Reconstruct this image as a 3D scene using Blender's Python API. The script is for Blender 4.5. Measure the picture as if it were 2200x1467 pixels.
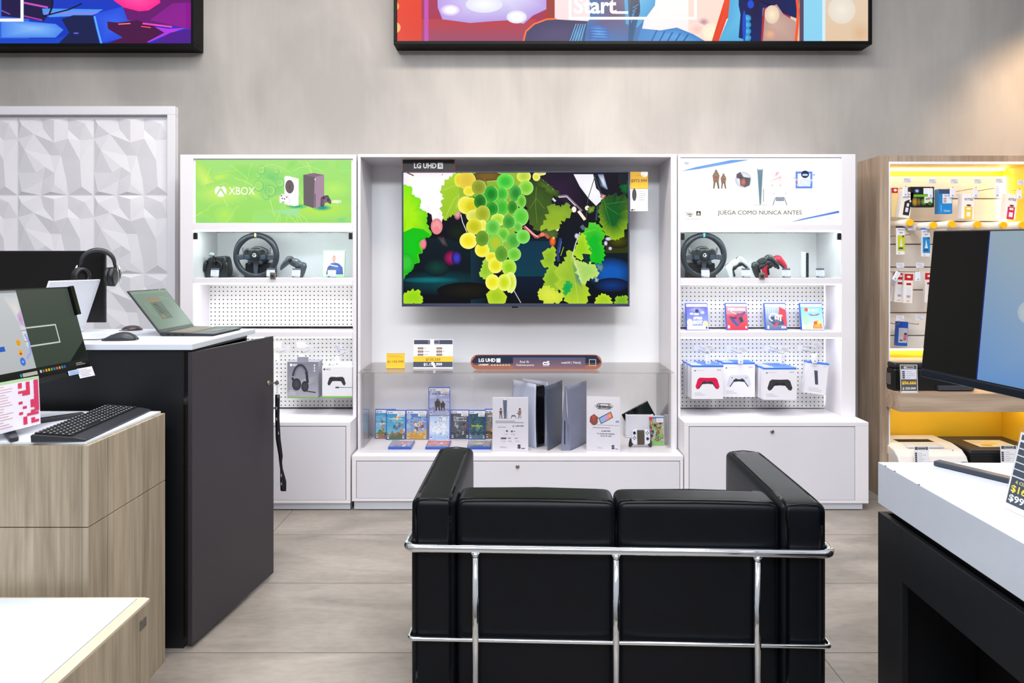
import bpy, math, random
from mathutils import Vector, Matrix, Euler
from mathutils.geometry import delaunay_2d_cdt
for o in list(bpy.data.objects): bpy.data.objects.remove(o)
scene = bpy.context.scene
C = scene.collection
PI = math.pi
F, HY, H = 1467.0, 572.0, 1.466        # focal length in px, horizon row, eye height

# ---------------------------------------------------------------- camera
cam = bpy.data.cameras.new('camera'); camo = bpy.data.objects.new('camera', cam); C.objects.link(camo)
camo.location = (0, 0, H); camo.rotation_euler = (PI/2, 0, 0)
cam.sensor_width = 36; cam.lens = 36*F/2200; cam.shift_y = -(733.5-HY)/2200
cam.clip_start = 0.05; cam.clip_end = 60
scene.camera = camo
scene.view_settings.view_transform = 'Standard'; scene.view_settings.look = 'None'
scene.view_settings.exposure = 0.12; scene.view_settings.gamma = 1.0
scene.view_settings.use_curve_mapping = False
# ---------------------------------------------------------------- world: the bright store around
w = bpy.data.worlds.new('store_surroundings'); scene.world = w; w.use_nodes = True
nt = w.node_tree; bg = nt.nodes['Background']
tc = nt.nodes.new('ShaderNodeTexCoord'); sp = nt.nodes.new('ShaderNodeSeparateXYZ'); cr = nt.nodes.new('ShaderNodeValToRGB')
mr = nt.nodes.new('ShaderNodeMapRange'); mr.inputs[1].default_value = -1; mr.inputs[2].default_value = 1
nt.links.new(tc.outputs['Generated'], sp.inputs[0]); nt.links.new(sp.outputs['Z'], mr.inputs[0]); nt.links.new(mr.outputs[0], cr.inputs[0])
nt.links.new(cr.outputs[0], bg.inputs[0]); bg.inputs[1].default_value = 0.74
e = cr.color_ramp.elements
e[0].position = 0.0; e[0].color = (0.22, 0.2, 0.19, 1); e[1].position = 1.0; e[1].color = (1.0, 1.0, 1.04, 1)
for p, c in ((0.46, (0.2, 0.19, 0.18, 1)), (0.53, (0.34, 0.34, 0.36, 1)), (0.68, (0.7, 0.72, 0.76, 1))):
    q = e.new(p); q.color = c
# ---------------------------------------------------------------- ceiling lamps of the store plus one added frontal fill (all above the frame)
def area(name, loc, rot, sx, sy, power, col=(1, 1, 1), spread=None):
    l = bpy.data.lights.new(name, 'AREA'); l.shape = 'RECTANGLE'; l.size = sx; l.size_y = sy; l.energy = power; l.color = col
    if spread: l.spread = spread
    o = bpy.data.objects.new(name, l); C.objects.link(o); o.location = loc; o.rotation_euler = rot
    return o
area('ceiling_or_fill_lamp', (-1.6, 1.6, 4.1), (0, 0, 0), 0.5, 3.0, 52, (0.93, 0.96, 1.0))
area('ceiling_or_fill_lamp', (1.2, 1.6, 4.1), (0, 0, 0), 0.5, 3.0, 52, (0.96, 0.97, 1.0))
area('ceiling_or_fill_lamp', (-0.2, 3.1, 4.1), (0, 0, 0), 3.6, 0.4, 92, (1.0, 0.88, 0.77))
area('ceiling_or_fill_lamp', (0.0, -1.2, 4.1), (math.radians(22), 0, 0), 4.0, 0.8, 215, (0.93, 0.96, 1.0))  # unseen fill light added behind the camera to soften contrast from the top lamps
def spot(name, loc, target, power, col, ang, blend=0.8):
    l = bpy.data.lights.new(name, 'SPOT'); l.energy = power; l.color = col; l.spot_size = math.radians(ang); l.spot_blend = blend; l.shadow_soft_size = 0.06
    o = bpy.data.objects.new(name, l); C.objects.link(o); o.location = loc
    o.rotation_euler = (Vector(target)-Vector(loc)).to_track_quat('-Z', 'Y').to_euler()
spot('ceiling_spotlight', (3.55, 3.9, 3.3), (3.6, 4.63, 2.15), 95, (1.0, 0.66, 0.36), 84, 1.0)
spot('ceiling_spotlight', (1.0, 3.2, 4.0), (0.9, 4.63, 2.6), 75, (1.0, 0.88, 0.76), 80, 1.0)

# ---------------------------------------------------------------- helpers
def wx(px, D): return (px-1100)/F*D
def wz(py, D): return H-(py-HY)/F*D
def lin(h):
    if isinstance(h, str):
        h = h.lstrip('#'); h = [int(h[i:i+2], 16)/255 for i in (0, 2, 4)]
    return tuple(((c/12.92) if c <= 0.04045 else ((c+0.055)/1.055)**2.4) for c in h[:3])+(1,)
MATS = {}
def mat(name, col='#808080', rough=0.5, metal=0.0, noise=0.0, nscale=20, bump=0.0, stretch=(1, 1, 1), emit=0, spec=0.5, coat=0, trans=0):
    if name in MATS: return MATS[name]
    m = bpy.data.materials.new(name); MATS[name] = m; m.use_nodes = True
    nt = m.node_tree; b = nt.nodes['Principled BSDF']
    c = lin(col); b.inputs['Base Color'].default_value = c; b.inputs['Roughness'].default_value = rough
    b.inputs['Metallic'].default_value = metal; b.inputs['Specular IOR Level'].default_value = spec
    if coat: b.inputs['Coat Weight'].default_value = coat
    if emit: b.inputs['Emission Color'].default_value = c; b.inputs['Emission Strength'].default_value = emit
    if noise or bump:
        t = nt.nodes.new('ShaderNodeTexCoord'); mp = nt.nodes.new('ShaderNodeMapping'); n = nt.nodes.new('ShaderNodeTexNoise')
        mp.inputs['Scale'].default_value = stretch; n.inputs['Scale'].default_value = nscale; n.inputs['Detail'].default_value = 6
        nt.links.new(t.outputs['Object'], mp.inputs[0]); nt.links.new(mp.outputs[0], n.inputs['Vector'])
        if noise:
            r = nt.nodes.new('ShaderNodeValToRGB'); r.color_ramp.elements[0].position = 0.3; r.color_ramp.elements[1].position = 0.7
            r.color_ramp.elements[0].color = tuple(max(0, x*(1-noise)) for x in c[:3])+(1,)
            r.color_ramp.elements[1].color = tuple(min(1, x*(1+noise)) for x in c[:3])+(1,)
            nt.links.new(n.outputs[0], r.inputs[0]); nt.links.new(r.outputs[0], b.inputs['Base Color'])
        if bump:
            bp = nt.nodes.new('ShaderNodeBump'); bp.inputs['Strength'].default_value = bump; bp.inputs['Distance'].default_value = 0.002
            nt.links.new(n.outputs[0], bp.inputs['Height']); nt.links.new(bp.outputs[0], b.inputs['Normal'])
    return m
def wood(name, light, dark, vertical=True, scale=1.0):
    if name in MATS: return MATS[name]
    m = bpy.data.materials.new(name); MATS[name] = m; m.use_nodes = True; nt = m.node_tree; b = nt.nodes['Principled BSDF']
    t = nt.nodes.new('ShaderNodeTexCoord'); 
    def layer(sc, ns, det, dist):
        mp = nt.nodes.new('ShaderNodeMapping'); mp.inputs['Scale'].default_value = sc
        n = nt.nodes.new('ShaderNodeTexNoise'); n.inputs['Scale'].default_value = ns; n.inputs['Detail'].default_value = det; n.inputs['Distortion'].default_value = dist
        nt.links.new(t.outputs['Object'], mp.inputs[0]); nt.links.new(mp.outputs[0], n.inputs['Vector']); return n
    s1 = (6, 6, 0.7) if vertical else (0.7, 6, 6)
    s2 = (40, 40, 1.2) if vertical else (1.2, 40, 40)
    a = layer(s1, 1.5*scale, 8, 1.2); c = layer(s2, 2.0*scale, 5, 0.4)
    mx = nt.nodes.new('ShaderNodeMath'); mx.operation = 'MULTIPLY_ADD'; mx.inputs[1].default_value = 0.4
    nt.links.new(c.outputs[0], mx.inputs[0])
    m2 = nt.nodes.new('ShaderNodeMath'); m2.operation = 'MULTIPLY'; m2.inputs[1].default_value = 0.6
    nt.links.new(a.outputs[0], m2.inputs[0]); nt.links.new(m2.outputs[0], mx.inputs[2])
    r = nt.nodes.new('ShaderNodeValToRGB'); r.color_ramp.elements[0].position = 0.34; r.color_ramp.elements[1].position = 0.62
    r.color_ramp.elements[0].color = lin(dark); r.color_ramp.elements[1].color = lin(light)
    nt.links.new(mx.outputs[0], r.inputs[0]); nt.links.new(r.outputs[0], b.inputs['Base Color']); b.inputs['Roughness'].default_value = 0.5
    return m
def glassmat(name, tint='#f4f8f8', refl=0.12, rough=0.02):
    if name in MATS: return MATS[name]
    m = bpy.data.materials.new(name); MATS[name] = m; m.use_nodes = True; nt = m.node_tree
    out = nt.nodes['Material Output']; nt.nodes.remove(nt.nodes['Principled BSDF'])
    tr = nt.nodes.new('ShaderNodeBsdfTransparent'); tr.inputs[0].default_value = lin(tint)
    gl = nt.nodes.new('ShaderNodeBsdfGlossy'); gl.inputs['Roughness'].default_value = rough
    lw = nt.nodes.new('ShaderNodeLayerWeight'); lw.inputs[0].default_value = 0.5
    pw = nt.nodes.new('ShaderNodeMath'); pw.operation = 'POWER'; pw.inputs[1].default_value = 4.0; nt.links.new(lw.outputs['Facing'], pw.inputs[0])
    fr = nt.nodes.new('ShaderNodeMath'); fr.operation = 'MULTIPLY_ADD'; fr.inputs[1].default_value = 0.7; fr.inputs[2].default_value = refl*0.25; fr.use_clamp = True
    nt.links.new(pw.outputs[0], fr.inputs[0])
    mx = nt.nodes.new('ShaderNodeMixShader'); nt.links.new(fr.outputs[0], mx.inputs[0])
    nt.links.new(tr.outputs[0], mx.inputs[1]); nt.links.new(gl.outputs[0], mx.inputs[2]); nt.links.new(mx.outputs[0], out.inputs[0])
    return m
def artmat(name, emit=0.0, rough=0.4):
    if name in MATS: return MATS[name]
    m = bpy.data.materials.new(name); MATS[name] = m; m.use_nodes = True; nt = m.node_tree; b = nt.nodes['Principled BSDF']
    a = nt.nodes.new('ShaderNodeVertexColor'); a.layer_name = 'Col'; b.inputs['Roughness'].default_value = rough
    if emit:
        b.inputs['Base Color'].default_value = (0.002, 0.002, 0.002, 1); b.inputs['Specular IOR Level'].default_value = 0.12; b.inputs['Roughness'].default_value = 0.25; nt.links.new(a.outputs[0], b.inputs['Emission Color'])
        b.inputs['Emission Strength'].default_value = emit
    else: nt.links.new(a.outputs[0], b.inputs['Base Color'])
    return m

class MB:
    def __init__(s): s.v = []; s.f = []; s.m = []; s.sm = []
    def face(s, idx, m=0, sm=False): s.f.append(tuple(idx)); s.m.append(m); s.sm.append(sm)
    def box(s, x0, x1, y0, y1, z0, z1, m=0):
        n = len(s.v); s.v += [(x, y, z) for z in (z0, z1) for y in (y0, y1) for x in (x0, x1)]
        for q in ((0, 2, 3, 1), (4, 5, 7, 6), (0, 1, 5, 4), (1, 3, 7, 5), (3, 2, 6, 7), (2, 0, 4, 6)): s.face([n+i for i in q], m)
        return s
    def cbox(s, c, d, m=0): return s.box(c[0]-d[0]/2, c[0]+d[0]/2, c[1]-d[1]/2, c[1]+d[1]/2, c[2]-d[2]/2, c[2]+d[2]/2, m)
    def tube(s, pts, r, n=12, m=0, closed=False, cap=True):
        P = [Vector(p) for p in pts]; k = len(P); rs = r if isinstance(r, (list, tuple)) else [r]*k
        T0 = None; rings = []; N = None
        for i in range(k):
            if closed: t = (P[(i+1) % k]-P[i-1])
            else: t = P[min(i+1, k-1)]-P[max(i-1, 0)]
            t.normalize()
            if N is None:
                a = Vector((0, 0, 1)) if abs(t.z) < 0.9 else Vector((1, 0, 0)); N = t.cross(a).normalized()
            else:
                N = (N-t*N.dot(t)); N.normalize()
            B = t.cross(N); base = len(s.v)
            for j in range(n):
                an = 2*PI*j/n; s.v.append(tuple(P[i]+(N*math.cos(an)+B*math.sin(an))*rs[i]))
            rings.append(base)
        kk = k if closed else k-1
        for i in range(kk):
            a, b = rings[i], rings[(i+1) % k]
            for j in range(n): s.face((a+j, b+j, b+(j+1) % n, a+(j+1) % n), m, True)
        if cap and not closed:
            s.face([rings[0]+j for j in range(n)], m); s.face([rings[-1]+j for j in range(n)][::-1], m)
        return s
    def lathe(s, prof, c=(0, 0, 0), n=24, m=0, axis='z', sx=1, sy=1):
        rings = []
        for r, z in prof:
            b = len(s.v); rings.append(b)
            for j in range(n):
                a = 2*PI*j/n; x, y = r*math.cos(a)*sx, r*math.sin(a)*sy
                p = {'z': (x, y, z), 'y': (x, z, y), 'x': (z, x, y)}[axis]
                s.v.append((p[0]+c[0], p[1]+c[1], p[2]+c[2]))
        for a, b in zip(rings, rings[1:]):
            for j in range(n): s.face((a+j, a+(j+1) % n, b+(j+1) % n, b+j), m, True)
        s.face([rings[0]+j for j in range(n)][::-1], m); s.face([rings[-1]+j for j in range(n)], m)
        return s
    def prism(s, pts, d0, d1, axis='y', m=0):
        # pts 2-D outline; axis = extrusion direction
        def P(a, b, d): return {'y': (a, d, b), 'x': (d, a, b), 'z': (a, b, d)}[axis]
        n = len(s.v); k = len(pts)
        s.v += [P(a, b, d0) for a, b in pts]+[P(a, b, d1) for a, b in pts]
        s.face(range(n, n+k), m); s.face(list(range(n+k, n+2*k))[::-1], m)
        for i in range(k): s.face((n+i, n+k+i, n+k+(i+1) % k, n+(i+1) % k), m)
        return s
    def sphere(s, c, r, m=0, n=16, sc=(1, 1, 1)):
        b = len(s.v); h = n//2
        for i in range(h+1):
            ph = PI*i/h
            for j in range(n):
                a = 2*PI*j/n
                s.v.append((c[0]+r*sc[0]*math.sin(ph)*math.cos(a), c[1]+r*sc[1]*math.sin(ph)*math.sin(a), c[2]+r*sc[2]*math.cos(ph)))
        for i in range(h):
            for j in range(n): s.face((b+i*n+j, b+(i+1)*n+j, b+(i+1)*n+(j+1) % n, b+i*n+(j+1) % n), m, True)
        return s
    def xf(s, M, start=0):
        for i in range(start, len(s.v)): s.v[i] = tuple(M @ Vector(s.v[i]))
        return s
    def build(s, name, mats, parent=None, bevel=0, seg=2, loc=None, rot=None, smooth=False, subs=0, remesh=0, label=None):
        me = bpy.data.meshes.new(name); me.from_pydata(s.v, [], s.f)
        if not isinstance(mats, (list, tuple)): mats = [mats]
        for m in mats: me.materials.append(m)
        for i, p in enumerate(me.polygons): p.material_index = s.m[i]; p.use_smooth = s.sm[i] or smooth
        me.validate(); me.update()
        import bmesh
        bm = bmesh.new(); bm.from_mesh(me); bmesh.ops.recalc_face_normals(bm, faces=bm.faces); bm.to_mesh(me); bm.free()
        o = bpy.data.objects.new(name, me); C.objects.link(o)
        if parent: o.parent = parent
        if loc: o.location = loc
        if rot: o.rotation_euler = rot
        if remesh:
            q = o.modifiers.new('remesh', 'REMESH'); q.mode = 'VOXEL'; q.voxel_size = remesh; q.use_smooth_shade = True
            q = o.modifiers.new('smooth', 'SMOOTH'); q.iterations = 4; q.factor = 0.5
        if bevel:
            q = o.modifiers.new('bevel', 'BEVEL'); q.width = bevel; q.segments = seg; q.limit_method = 'ANGLE'; q.angle_limit = 0.6
        if subs:
            q = o.modifiers.new('subsurf', 'SUBSURF'); q.levels = subs; q.render_levels = subs
        if label: o['label'] = label
        return o
def thing(name, label, cat, loc=(0, 0, 0), rz=0, group=None, rot=None):
    o = bpy.data.objects.new(name, None); C.objects.link(o); o.empty_display_size = 0.05
    o.location = loc; o.rotation_euler = rot if rot else (0, 0, rz)
    o['label'] = label; o['category'] = cat
    if group: o['group'] = group
    return o
def tag(o, label, cat, group=None):
    o['label'] = label; o['category'] = cat
    if group: o['group'] = group
    return o
def struct(o): o['kind'] = 'structure'; return o
def dup(root, loc, label, rz=None, group=None, rot=None):
    r = root.copy(); C.objects.link(r); r.location = loc; r['label'] = label
    if rz is not None: r.rotation_euler = (0, 0, rz)
    if rot is not None: r.rotation_euler = rot
    if group: r['group'] = group
    for ch in list(root.children):
        c = ch.copy(); C.objects.link(c); c.parent = r
        for g in list(ch.children):
            d = g.copy(); C.objects.link(d); d.parent = c
    return r

# flat printed or lit pictures: coloured polygons in one mesh, authored in a source rectangle
_txt = {}
def textgeo(s, bold):
    k = (s, bold)
    if k in _txt: return _txt[k]
    cu = bpy.data.curves.new('txt', 'FONT'); cu.body = s; cu.size = 1; cu.offset = bold; cu.resolution_u = 3
    ob = bpy.data.objects.new('txt', cu); C.objects.link(ob)
    dg = bpy.context.evaluated_depsgraph_get(); me = bpy.data.meshes.new_from_object(ob.evaluated_get(dg))
    vs = [(v.co.x, v.co.y) for v in me.vertices]; fs = [tuple(p.vertices) for p in me.polygons]
    bpy.data.objects.remove(ob); bpy.data.curves.remove(cu); bpy.data.meshes.remove(me)
    _txt[k] = (vs, fs); return _txt[k]
def clip(poly, r):
    for ax, lim, sg in ((0, r[0], 1), (0, r[2], -1), (1, r[1], 1), (1, r[3], -1)):
        out = []; n = len(poly)
        if not n: return []
        for i in range(n):
            a, b = poly[i], poly[(i+1) % n]
            da, db = (a[0][ax]-lim)*sg, (b[0][ax]-lim)*sg
            if da >= 0: out.append(a)
            if (da >= 0) != (db >= 0):
                t = da/(da-db)
                out.append(((a[0][0]+(b[0][0]-a[0][0])*t, a[0][1]+(b[0][1]-a[0][1])*t), tuple(a[1][k]+(b[1][k]-a[1][k])*t for k in range(4))))
        poly = out
    return poly
class Art:
    def __init__(s, x0, y0, x1, y1, w, h, bgc='#ffffff', grad=None):
        s.r = (x0, y0, x1, y1); s.w, s.h = w, h; s.polys = []; s.L = 0
        s.rect(x0, y0, x1, y1, bgc, grad)
    def add(s, pts, cols):
        poly = list(zip([tuple(p) for p in pts], cols))
        xs = [p[0] for p in pts]; ys = [p[1] for p in pts]; r = s.r
        if min(xs) < r[0] or max(xs) > r[2] or min(ys) < r[1] or max(ys) > r[3]: poly = clip(poly, r)
        if len(poly) >= 3: s.polys.append((poly, s.L))
    def poly(s, pts, c): s.L += 1; c = lin(c); s.add(pts, [c]*len(pts)); return s
    def rect(s, x0, y0, x1, y1, c, c2=None, horiz=False):
        s.L += 1; a = lin(c); b = lin(c2) if c2 else a
        s.add([(x0, y0), (x1, y0), (x1, y1), (x0, y1)], [a, b, b, a] if horiz else [a, a, b, b]); return s
    def fan(s, pts, cc, ec, cen=None, ec2=None, mid=0.0):
        s.L += 1; n = len(pts)
        if cen is None: cen = (sum(p[0] for p in pts)/n, sum(p[1] for p in pts)/n)
        a, b = lin(cc), lin(ec); y0 = min(p[1] for p in pts); y1 = max(p[1] for p in pts)
        b2 = lin(ec2) if ec2 else b
        def ecol(p): t = (p[1]-y0)/(y1-y0+1e-9); return tuple(b[k]+(b2[k]-b[k])*t for k in range(4))
        for i in range(n):
            p, q = pts[i], pts[(i+1) % n]
            if mid:
                pm = (cen[0]+(p[0]-cen[0])*mid, cen[1]+(p[1]-cen[1])*mid); qm = (cen[0]+(q[0]-cen[0])*mid, cen[1]+(q[1]-cen[1])*mid)
                s.add([cen, pm, qm], [a, a, a]); s.add([pm, p, q, qm], [a, ecol(p), ecol(q), a])
            else: s.add([cen, p, q], [a, ecol(p), ecol(q)])
        return s
    def ell(s, cx, cy, rx, ry, cc, ec=None, n=22, rot=0, ec2=None, mid=0.0):
        c, sn = math.cos(rot), math.sin(rot); pts = []
        for i in range(n):
            t = 2*PI*i/n; x, y = rx*math.cos(t), ry*math.sin(t); pts.append((cx+x*c-y*sn, cy+x*sn+y*c))
        if ec is None: return s.poly(pts, cc)
        return s.fan(pts, cc, ec, (cx, cy), ec2, mid)
    def ring(s, cx, cy, rx, ry, w, c, a0=0, a1=2*PI, n=24):
        s.L += 1; c = lin(c)
        for i in range(n):
            t, u = a0+(a1-a0)*i/n, a0+(a1-a0)*(i+1)/n
            s.add([(cx+rx*math.cos(t), cy+ry*math.sin(t)), (cx+rx*math.cos(u), cy+ry*math.sin(u)), (cx+(rx-w)*math.cos(u), cy+(ry-w)*math.sin(u)), (cx+(rx-w)*math.cos(t), cy+(ry-w)*math.sin(t))], [c]*4)
        return s
    def line(s, pts, w, c):
        s.L += 1; c = lin(c)
        for (x0, y0), (x1, y1) in zip(pts, pts[1:]):
            d = math.hypot(x1-x0, y1-y0) or 1; nx, ny = -(y1-y0)/d*w/2, (x1-x0)/d*w/2
            s.add([(x0+nx, y0+ny), (x1+nx, y1+ny), (x1-nx, y1-ny), (x0-nx, y0-ny)], [c]*4)
        return s
    def text(s, t, x0, y0, x1, y1, c, bold=0.0, fitw=True, al='c'):
        vs, fs = textgeo(t, bold)
        if not vs: return s
        s.L += 1; c = lin(c)
        ax, bx = min(v[0] for v in vs), max(v[0] for v in vs); ay, by = min(v[1] for v in vs), max(v[1] for v in vs)
        ky = (y1-y0)/(by-ay); kx = (x1-x0)/(bx-ax) if fitw else ky
        off = x0 if fitw or al == 'l' else (x0+x1)/2-(bx-ax)*kx/2
        for f in fs: s.add([(off+(vs[i][0]-ax)*kx, y1-(vs[i][1]-ay)*ky) for i in f], [c]*len(f))
        return s
    def frame(s, x0, y0, x1, y1, w, c):
        s.rect(x0, y0, x1, y0+w, c); s.rect(x0, y1-w, x1, y1, c); s.rect(x0, y0, x0+w, y1, c); s.rect(x1-w, y0, x1, y1, c); return s
    def lines(s, x0, y0, x1, n, dy, c, h=0.4, seed=1):
        rnd = random.Random(seed)
        for i in range(n):
            s.rect(x0, y0+i*dy, x0+(x1-x0)*rnd.uniform(0.6, 1), y0+i*dy+dy*h, c)
        return s
    def build(s, name, m, parent=None, loc=(0, 0, 0), rot=None, label=None, step=3e-5, warp=None):
        x0, y0, x1, y1 = s.r; vs = []; fs = []; cols = []
        for poly, L in s.polys:
            b = len(vs)
            for (p, c) in poly:
                u = ((p[0]-x0)/(x1-x0)-0.5)*s.w; v = (y1-p[1])/(y1-y0)*s.h
                q = (u, -L*step, v)
                if warp: q = warp(q)
                vs.append(q); cols.append(c)
            fs.append(tuple(range(b, len(vs))))
        me = bpy.data.meshes.new(name); me.from_pydata(vs, [], fs); me.materials.append(m)
        at = me.color_attributes.new('Col', 'FLOAT_COLOR', 'POINT')
        for i, c in enumerate(cols): at.data[i].color = c
        me.update()
        o = bpy.data.objects.new(name, me); C.objects.link(o); o.location = loc
        if rot: o.rotation_euler = rot
        if parent: o.parent = parent
        if label: o['label'] = label
        return o
def jag(pts, n=3, amp=0.08, seed=1):
    rnd = random.Random(seed); out = []
    for i, p in enumerate(pts):
        q = pts[(i+1) % len(pts)]; dx, dy = q[0]-p[0], q[1]-p[1]; d = math.hypot(dx, dy)
        out.append(p)
        for k in range(n):
            t = (k+0.6)/n; a = amp*d*rnd.uniform(0.6, 1.2); out.append((p[0]+dx*t+dy/d*a, p[1]+dy*t-dx/d*a))
            if k < n-1: t = (k+0.85)/n; out.append((p[0]+dx*t, p[1]+dy*t))
    return out

# ---------------------------------------------------------------- materials
M_white = mat('white_laminate', '#e2dfe4', 0.35, noise=0.02, nscale=3)
M_white2 = mat('white_worktop', '#ccd2dd', 0.3, noise=0.02, nscale=4)
M_grey = mat('grey_metal', '#8d8e92', 0.35, 0.8)
M_chrome = mat('chrome', '#dfe3e8', 0.07, 1.0)
M_steel = mat('galvanised_wire', '#b9b9bb', 0.3, 0.9)
M_black = mat('black_plastic', '#0c0d10', 0.42, noise=0.1, nscale=60)
M_dgrey = mat('dark_grey_plastic', '#23252b', 0.42, noise=0.08, nscale=50)
M_mgrey = mat('slate_plastic', '#3a3f4a', 0.4, noise=0.05, nscale=50)
M_glossblack = mat('gloss_black', '#050608', 0.12, noise=0.05, nscale=30)
M_leather = mat('black_leather', '#04070e', 0.42, noise=0.2, nscale=14, bump=0.3, spec=0.2)
M_blackpanel = mat('black_melamine', '#090b10', 0.45, noise=0.12, nscale=70, bump=0.06)
M_blackdoor = mat('charcoal_melamine', '#2f2b32', 0.5, noise=0.1, nscale=90, bump=0.05)
M_wood = wood('grey_oak', '#ab9d87', '#766a57')
M_wood2 = wood('pale_walnut', '#b3a08c', '#8a7462')
M_woodh = wood('pale_walnut_lengthwise', '#c0ab96', '#9a836e', vertical=False)
M_yellow = mat('yellow_laminate', '#f7c62e', 0.5, noise=0.03, nscale=3)
M_cream = mat('cream_slatwall', '#f0e9e2', 0.5, noise=0.03, nscale=3)
M_dark = mat('shadow_gap_black', '#050505', 0.7, noise=0.1)
M_led = mat('led_tube', '#ffffff', 0.5, emit=27.0, noise=0)
M_ledcase = mat('case_led_tube', '#f4fff8', 0.5, emit=62.0)
M_ledwarm = mat('warm_led_tube', '#fff0cc', 0.5, emit=15.0, noise=0)
M_glass = glassmat('clear_glass')
M_acr = glassmat('clear_acrylic', '#fdfdfd', 0.12, 0.04)
M_smoke = glassmat('acrylic_shelf', '#f4f1ee', 0.22, 0.08)
M_paper = mat('white_card', '#eeeef2', 0.5, noise=0.01)
M_print = artmat('printed_card', 0, 0.35)
M_screen = artmat('lit_screen', 0.93)
M_light = artmat('lit_poster', 1.0)
M_glossw = mat('gloss_white_plastic', '#dfe2ec', 0.25, noise=0.02)
M_silver = mat('brushed_nickel', '#b0a698', 0.3, 0.9)
# ================================================================ the setting
DW = 4.63                                 # wall plane
m_wall = mat('grey_plaster', '#8f8b88', 0.75)
def wallmat(m):
    nt = m.node_tree; b = nt.nodes['Principled BSDF']; t = nt.nodes.new('ShaderNodeTexCoord'); outs = []
    for sc, ns, det in (((1.1, 1, 0.6), 2.0, 8), ((1, 1, 0.7), 0.9, 5), ((9, 1, 0.7), 3.0, 4)):
        mp = nt.nodes.new('ShaderNodeMapping'); mp.inputs['Scale'].default_value = sc; n = nt.nodes.new('ShaderNodeTexNoise')
        n.inputs['Scale'].default_value = ns; n.inputs['Detail'].default_value = det; n.inputs['Distortion'].default_value = 0.6
        nt.links.new(t.outputs['Object'], mp.inputs[0]); nt.links.new(mp.outputs[0], n.inputs['Vector']); outs.append(n)
    a = nt.nodes.new('ShaderNodeMath'); a.operation = 'ADD'; nt.links.new(outs[0].outputs[0], a.inputs[0]); nt.links.new(outs[1].outputs[0], a.inputs[1])
    a2 = nt.nodes.new('ShaderNodeMath'); a2.operation = 'MULTIPLY_ADD'; a2.inputs[1].default_value = 0.16
    nt.links.new(outs[2].outputs[0], a2.inputs[0]); nt.links.new(a.outputs[0], a2.inputs[2])
    r = nt.nodes.new('ShaderNodeValToRGB'); r.color_ramp.elements[0].position = 0.86; r.color_ramp.elements[1].position = 1.42
    mr = nt.nodes.new('ShaderNodeMapRange'); mr.inputs[1].default_value = 0.8; mr.inputs[2].default_value = 1.36
    r.color_ramp.elements[0].position = 0.1; r.color_ramp.elements[1].position = 0.9
    r.color_ramp.elements[0].color = lin('#94918e'); r.color_ramp.elements[1].color = lin('#aaa6a2')
    nt.links.new(a2.outputs[0], mr.inputs[0]); nt.links.new(mr.outputs[0], r.inputs[0]); nt.links.new(r.outputs[0], b.inputs['Base Color'])
wallmat(m_wall)
struct(MB().box(-4.5, 5.0, DW, DW+0.2, 0, 4.3).build('wall_back', m_wall))
# floor: long stone tiles with fine joints
m_floor = mat('stone_tile', '#8f8982', 0.42)
def floormat(m):
    nt = m.node_tree; b = nt.nodes['Principled BSDF']; t = nt.nodes.new('ShaderNodeTexCoord')
    mp = nt.nodes.new('ShaderNodeMapping'); mp.inputs['Scale'].default_value = (0.7, 1.8, 1)
    n = nt.nodes.new('ShaderNodeTexNoise'); n.inputs['Scale'].default_value = 2.2; n.inputs['Detail'].default_value = 9; n.inputs['Distortion'].default_value = 0.9
    n2 = nt.nodes.new('ShaderNodeTexNoise'); n2.inputs['Scale'].default_value = 26; n2.inputs['Detail'].default_value = 5
    nt.links.new(t.outputs['Object'], mp.inputs[0]); nt.links.new(mp.outputs[0], n.inputs['Vector']); nt.links.new(mp.outputs[0], n2.inputs['Vector'])
    a = nt.nodes.new('ShaderNodeMath'); a.operation = 'MULTIPLY_ADD'; a.inputs[1].default_value = 0.3; nt.links.new(n2.outputs[0], a.inputs[0]); nt.links.new(n.outputs[0], a.inputs[2])
    r = nt.nodes.new('ShaderNodeValToRGB'); r.color_ramp.elements[0].position = 0.42; r.color_ramp.elements[1].position = 0.86
    r.color_ramp.elements[0].color = lin('#706a64'); r.color_ramp.elements[1].color = lin('#9b938b')
    nt.links.new(a.outputs[0], r.inputs[0]); nt.links.new(r.outputs[0], b.inputs['Base Color'])
    bp = nt.nodes.new('ShaderNodeBump'); bp.inputs['Strength'].default_value = 0.12; bp.inputs['Distance'].default_value = 0.003
    nt.links.new(n2.outputs[0], bp.inputs['Height']); nt.links.new(bp.outputs[0], b.inputs['Normal'])
floormat(m_floor)
m_joint = mat('tile_joint', '#5b5650', 0.8)
fl = MB()
rows = [2.591+0.5695*k for k in range(-8, 5)]
fl.box(-5, 5, -3, DW+0.2, -0.05, 0, 0)
for i, y in enumerate(rows):
    if y < DW: fl.box(-5, 5, y-0.0016, y+0.0016, 0, 0.0004, 1)
    off = {7: 1.168, 8: 0.2, 9: -0.2, 10: 1.18, 11: 0.4}.get(i, 0.3*(i % 4))
    for k in (-2, -1, 0, 1, 2):
        x = off+2.498*k
        if -5 < x < 5 and y+0.5695 < 4.9: fl.box(x-0.0016, x+0.0016, y, min(y+0.5695, DW), 0, 0.0004, 1)
struct(fl.build('floor', [m_floor, m_joint]))

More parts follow.
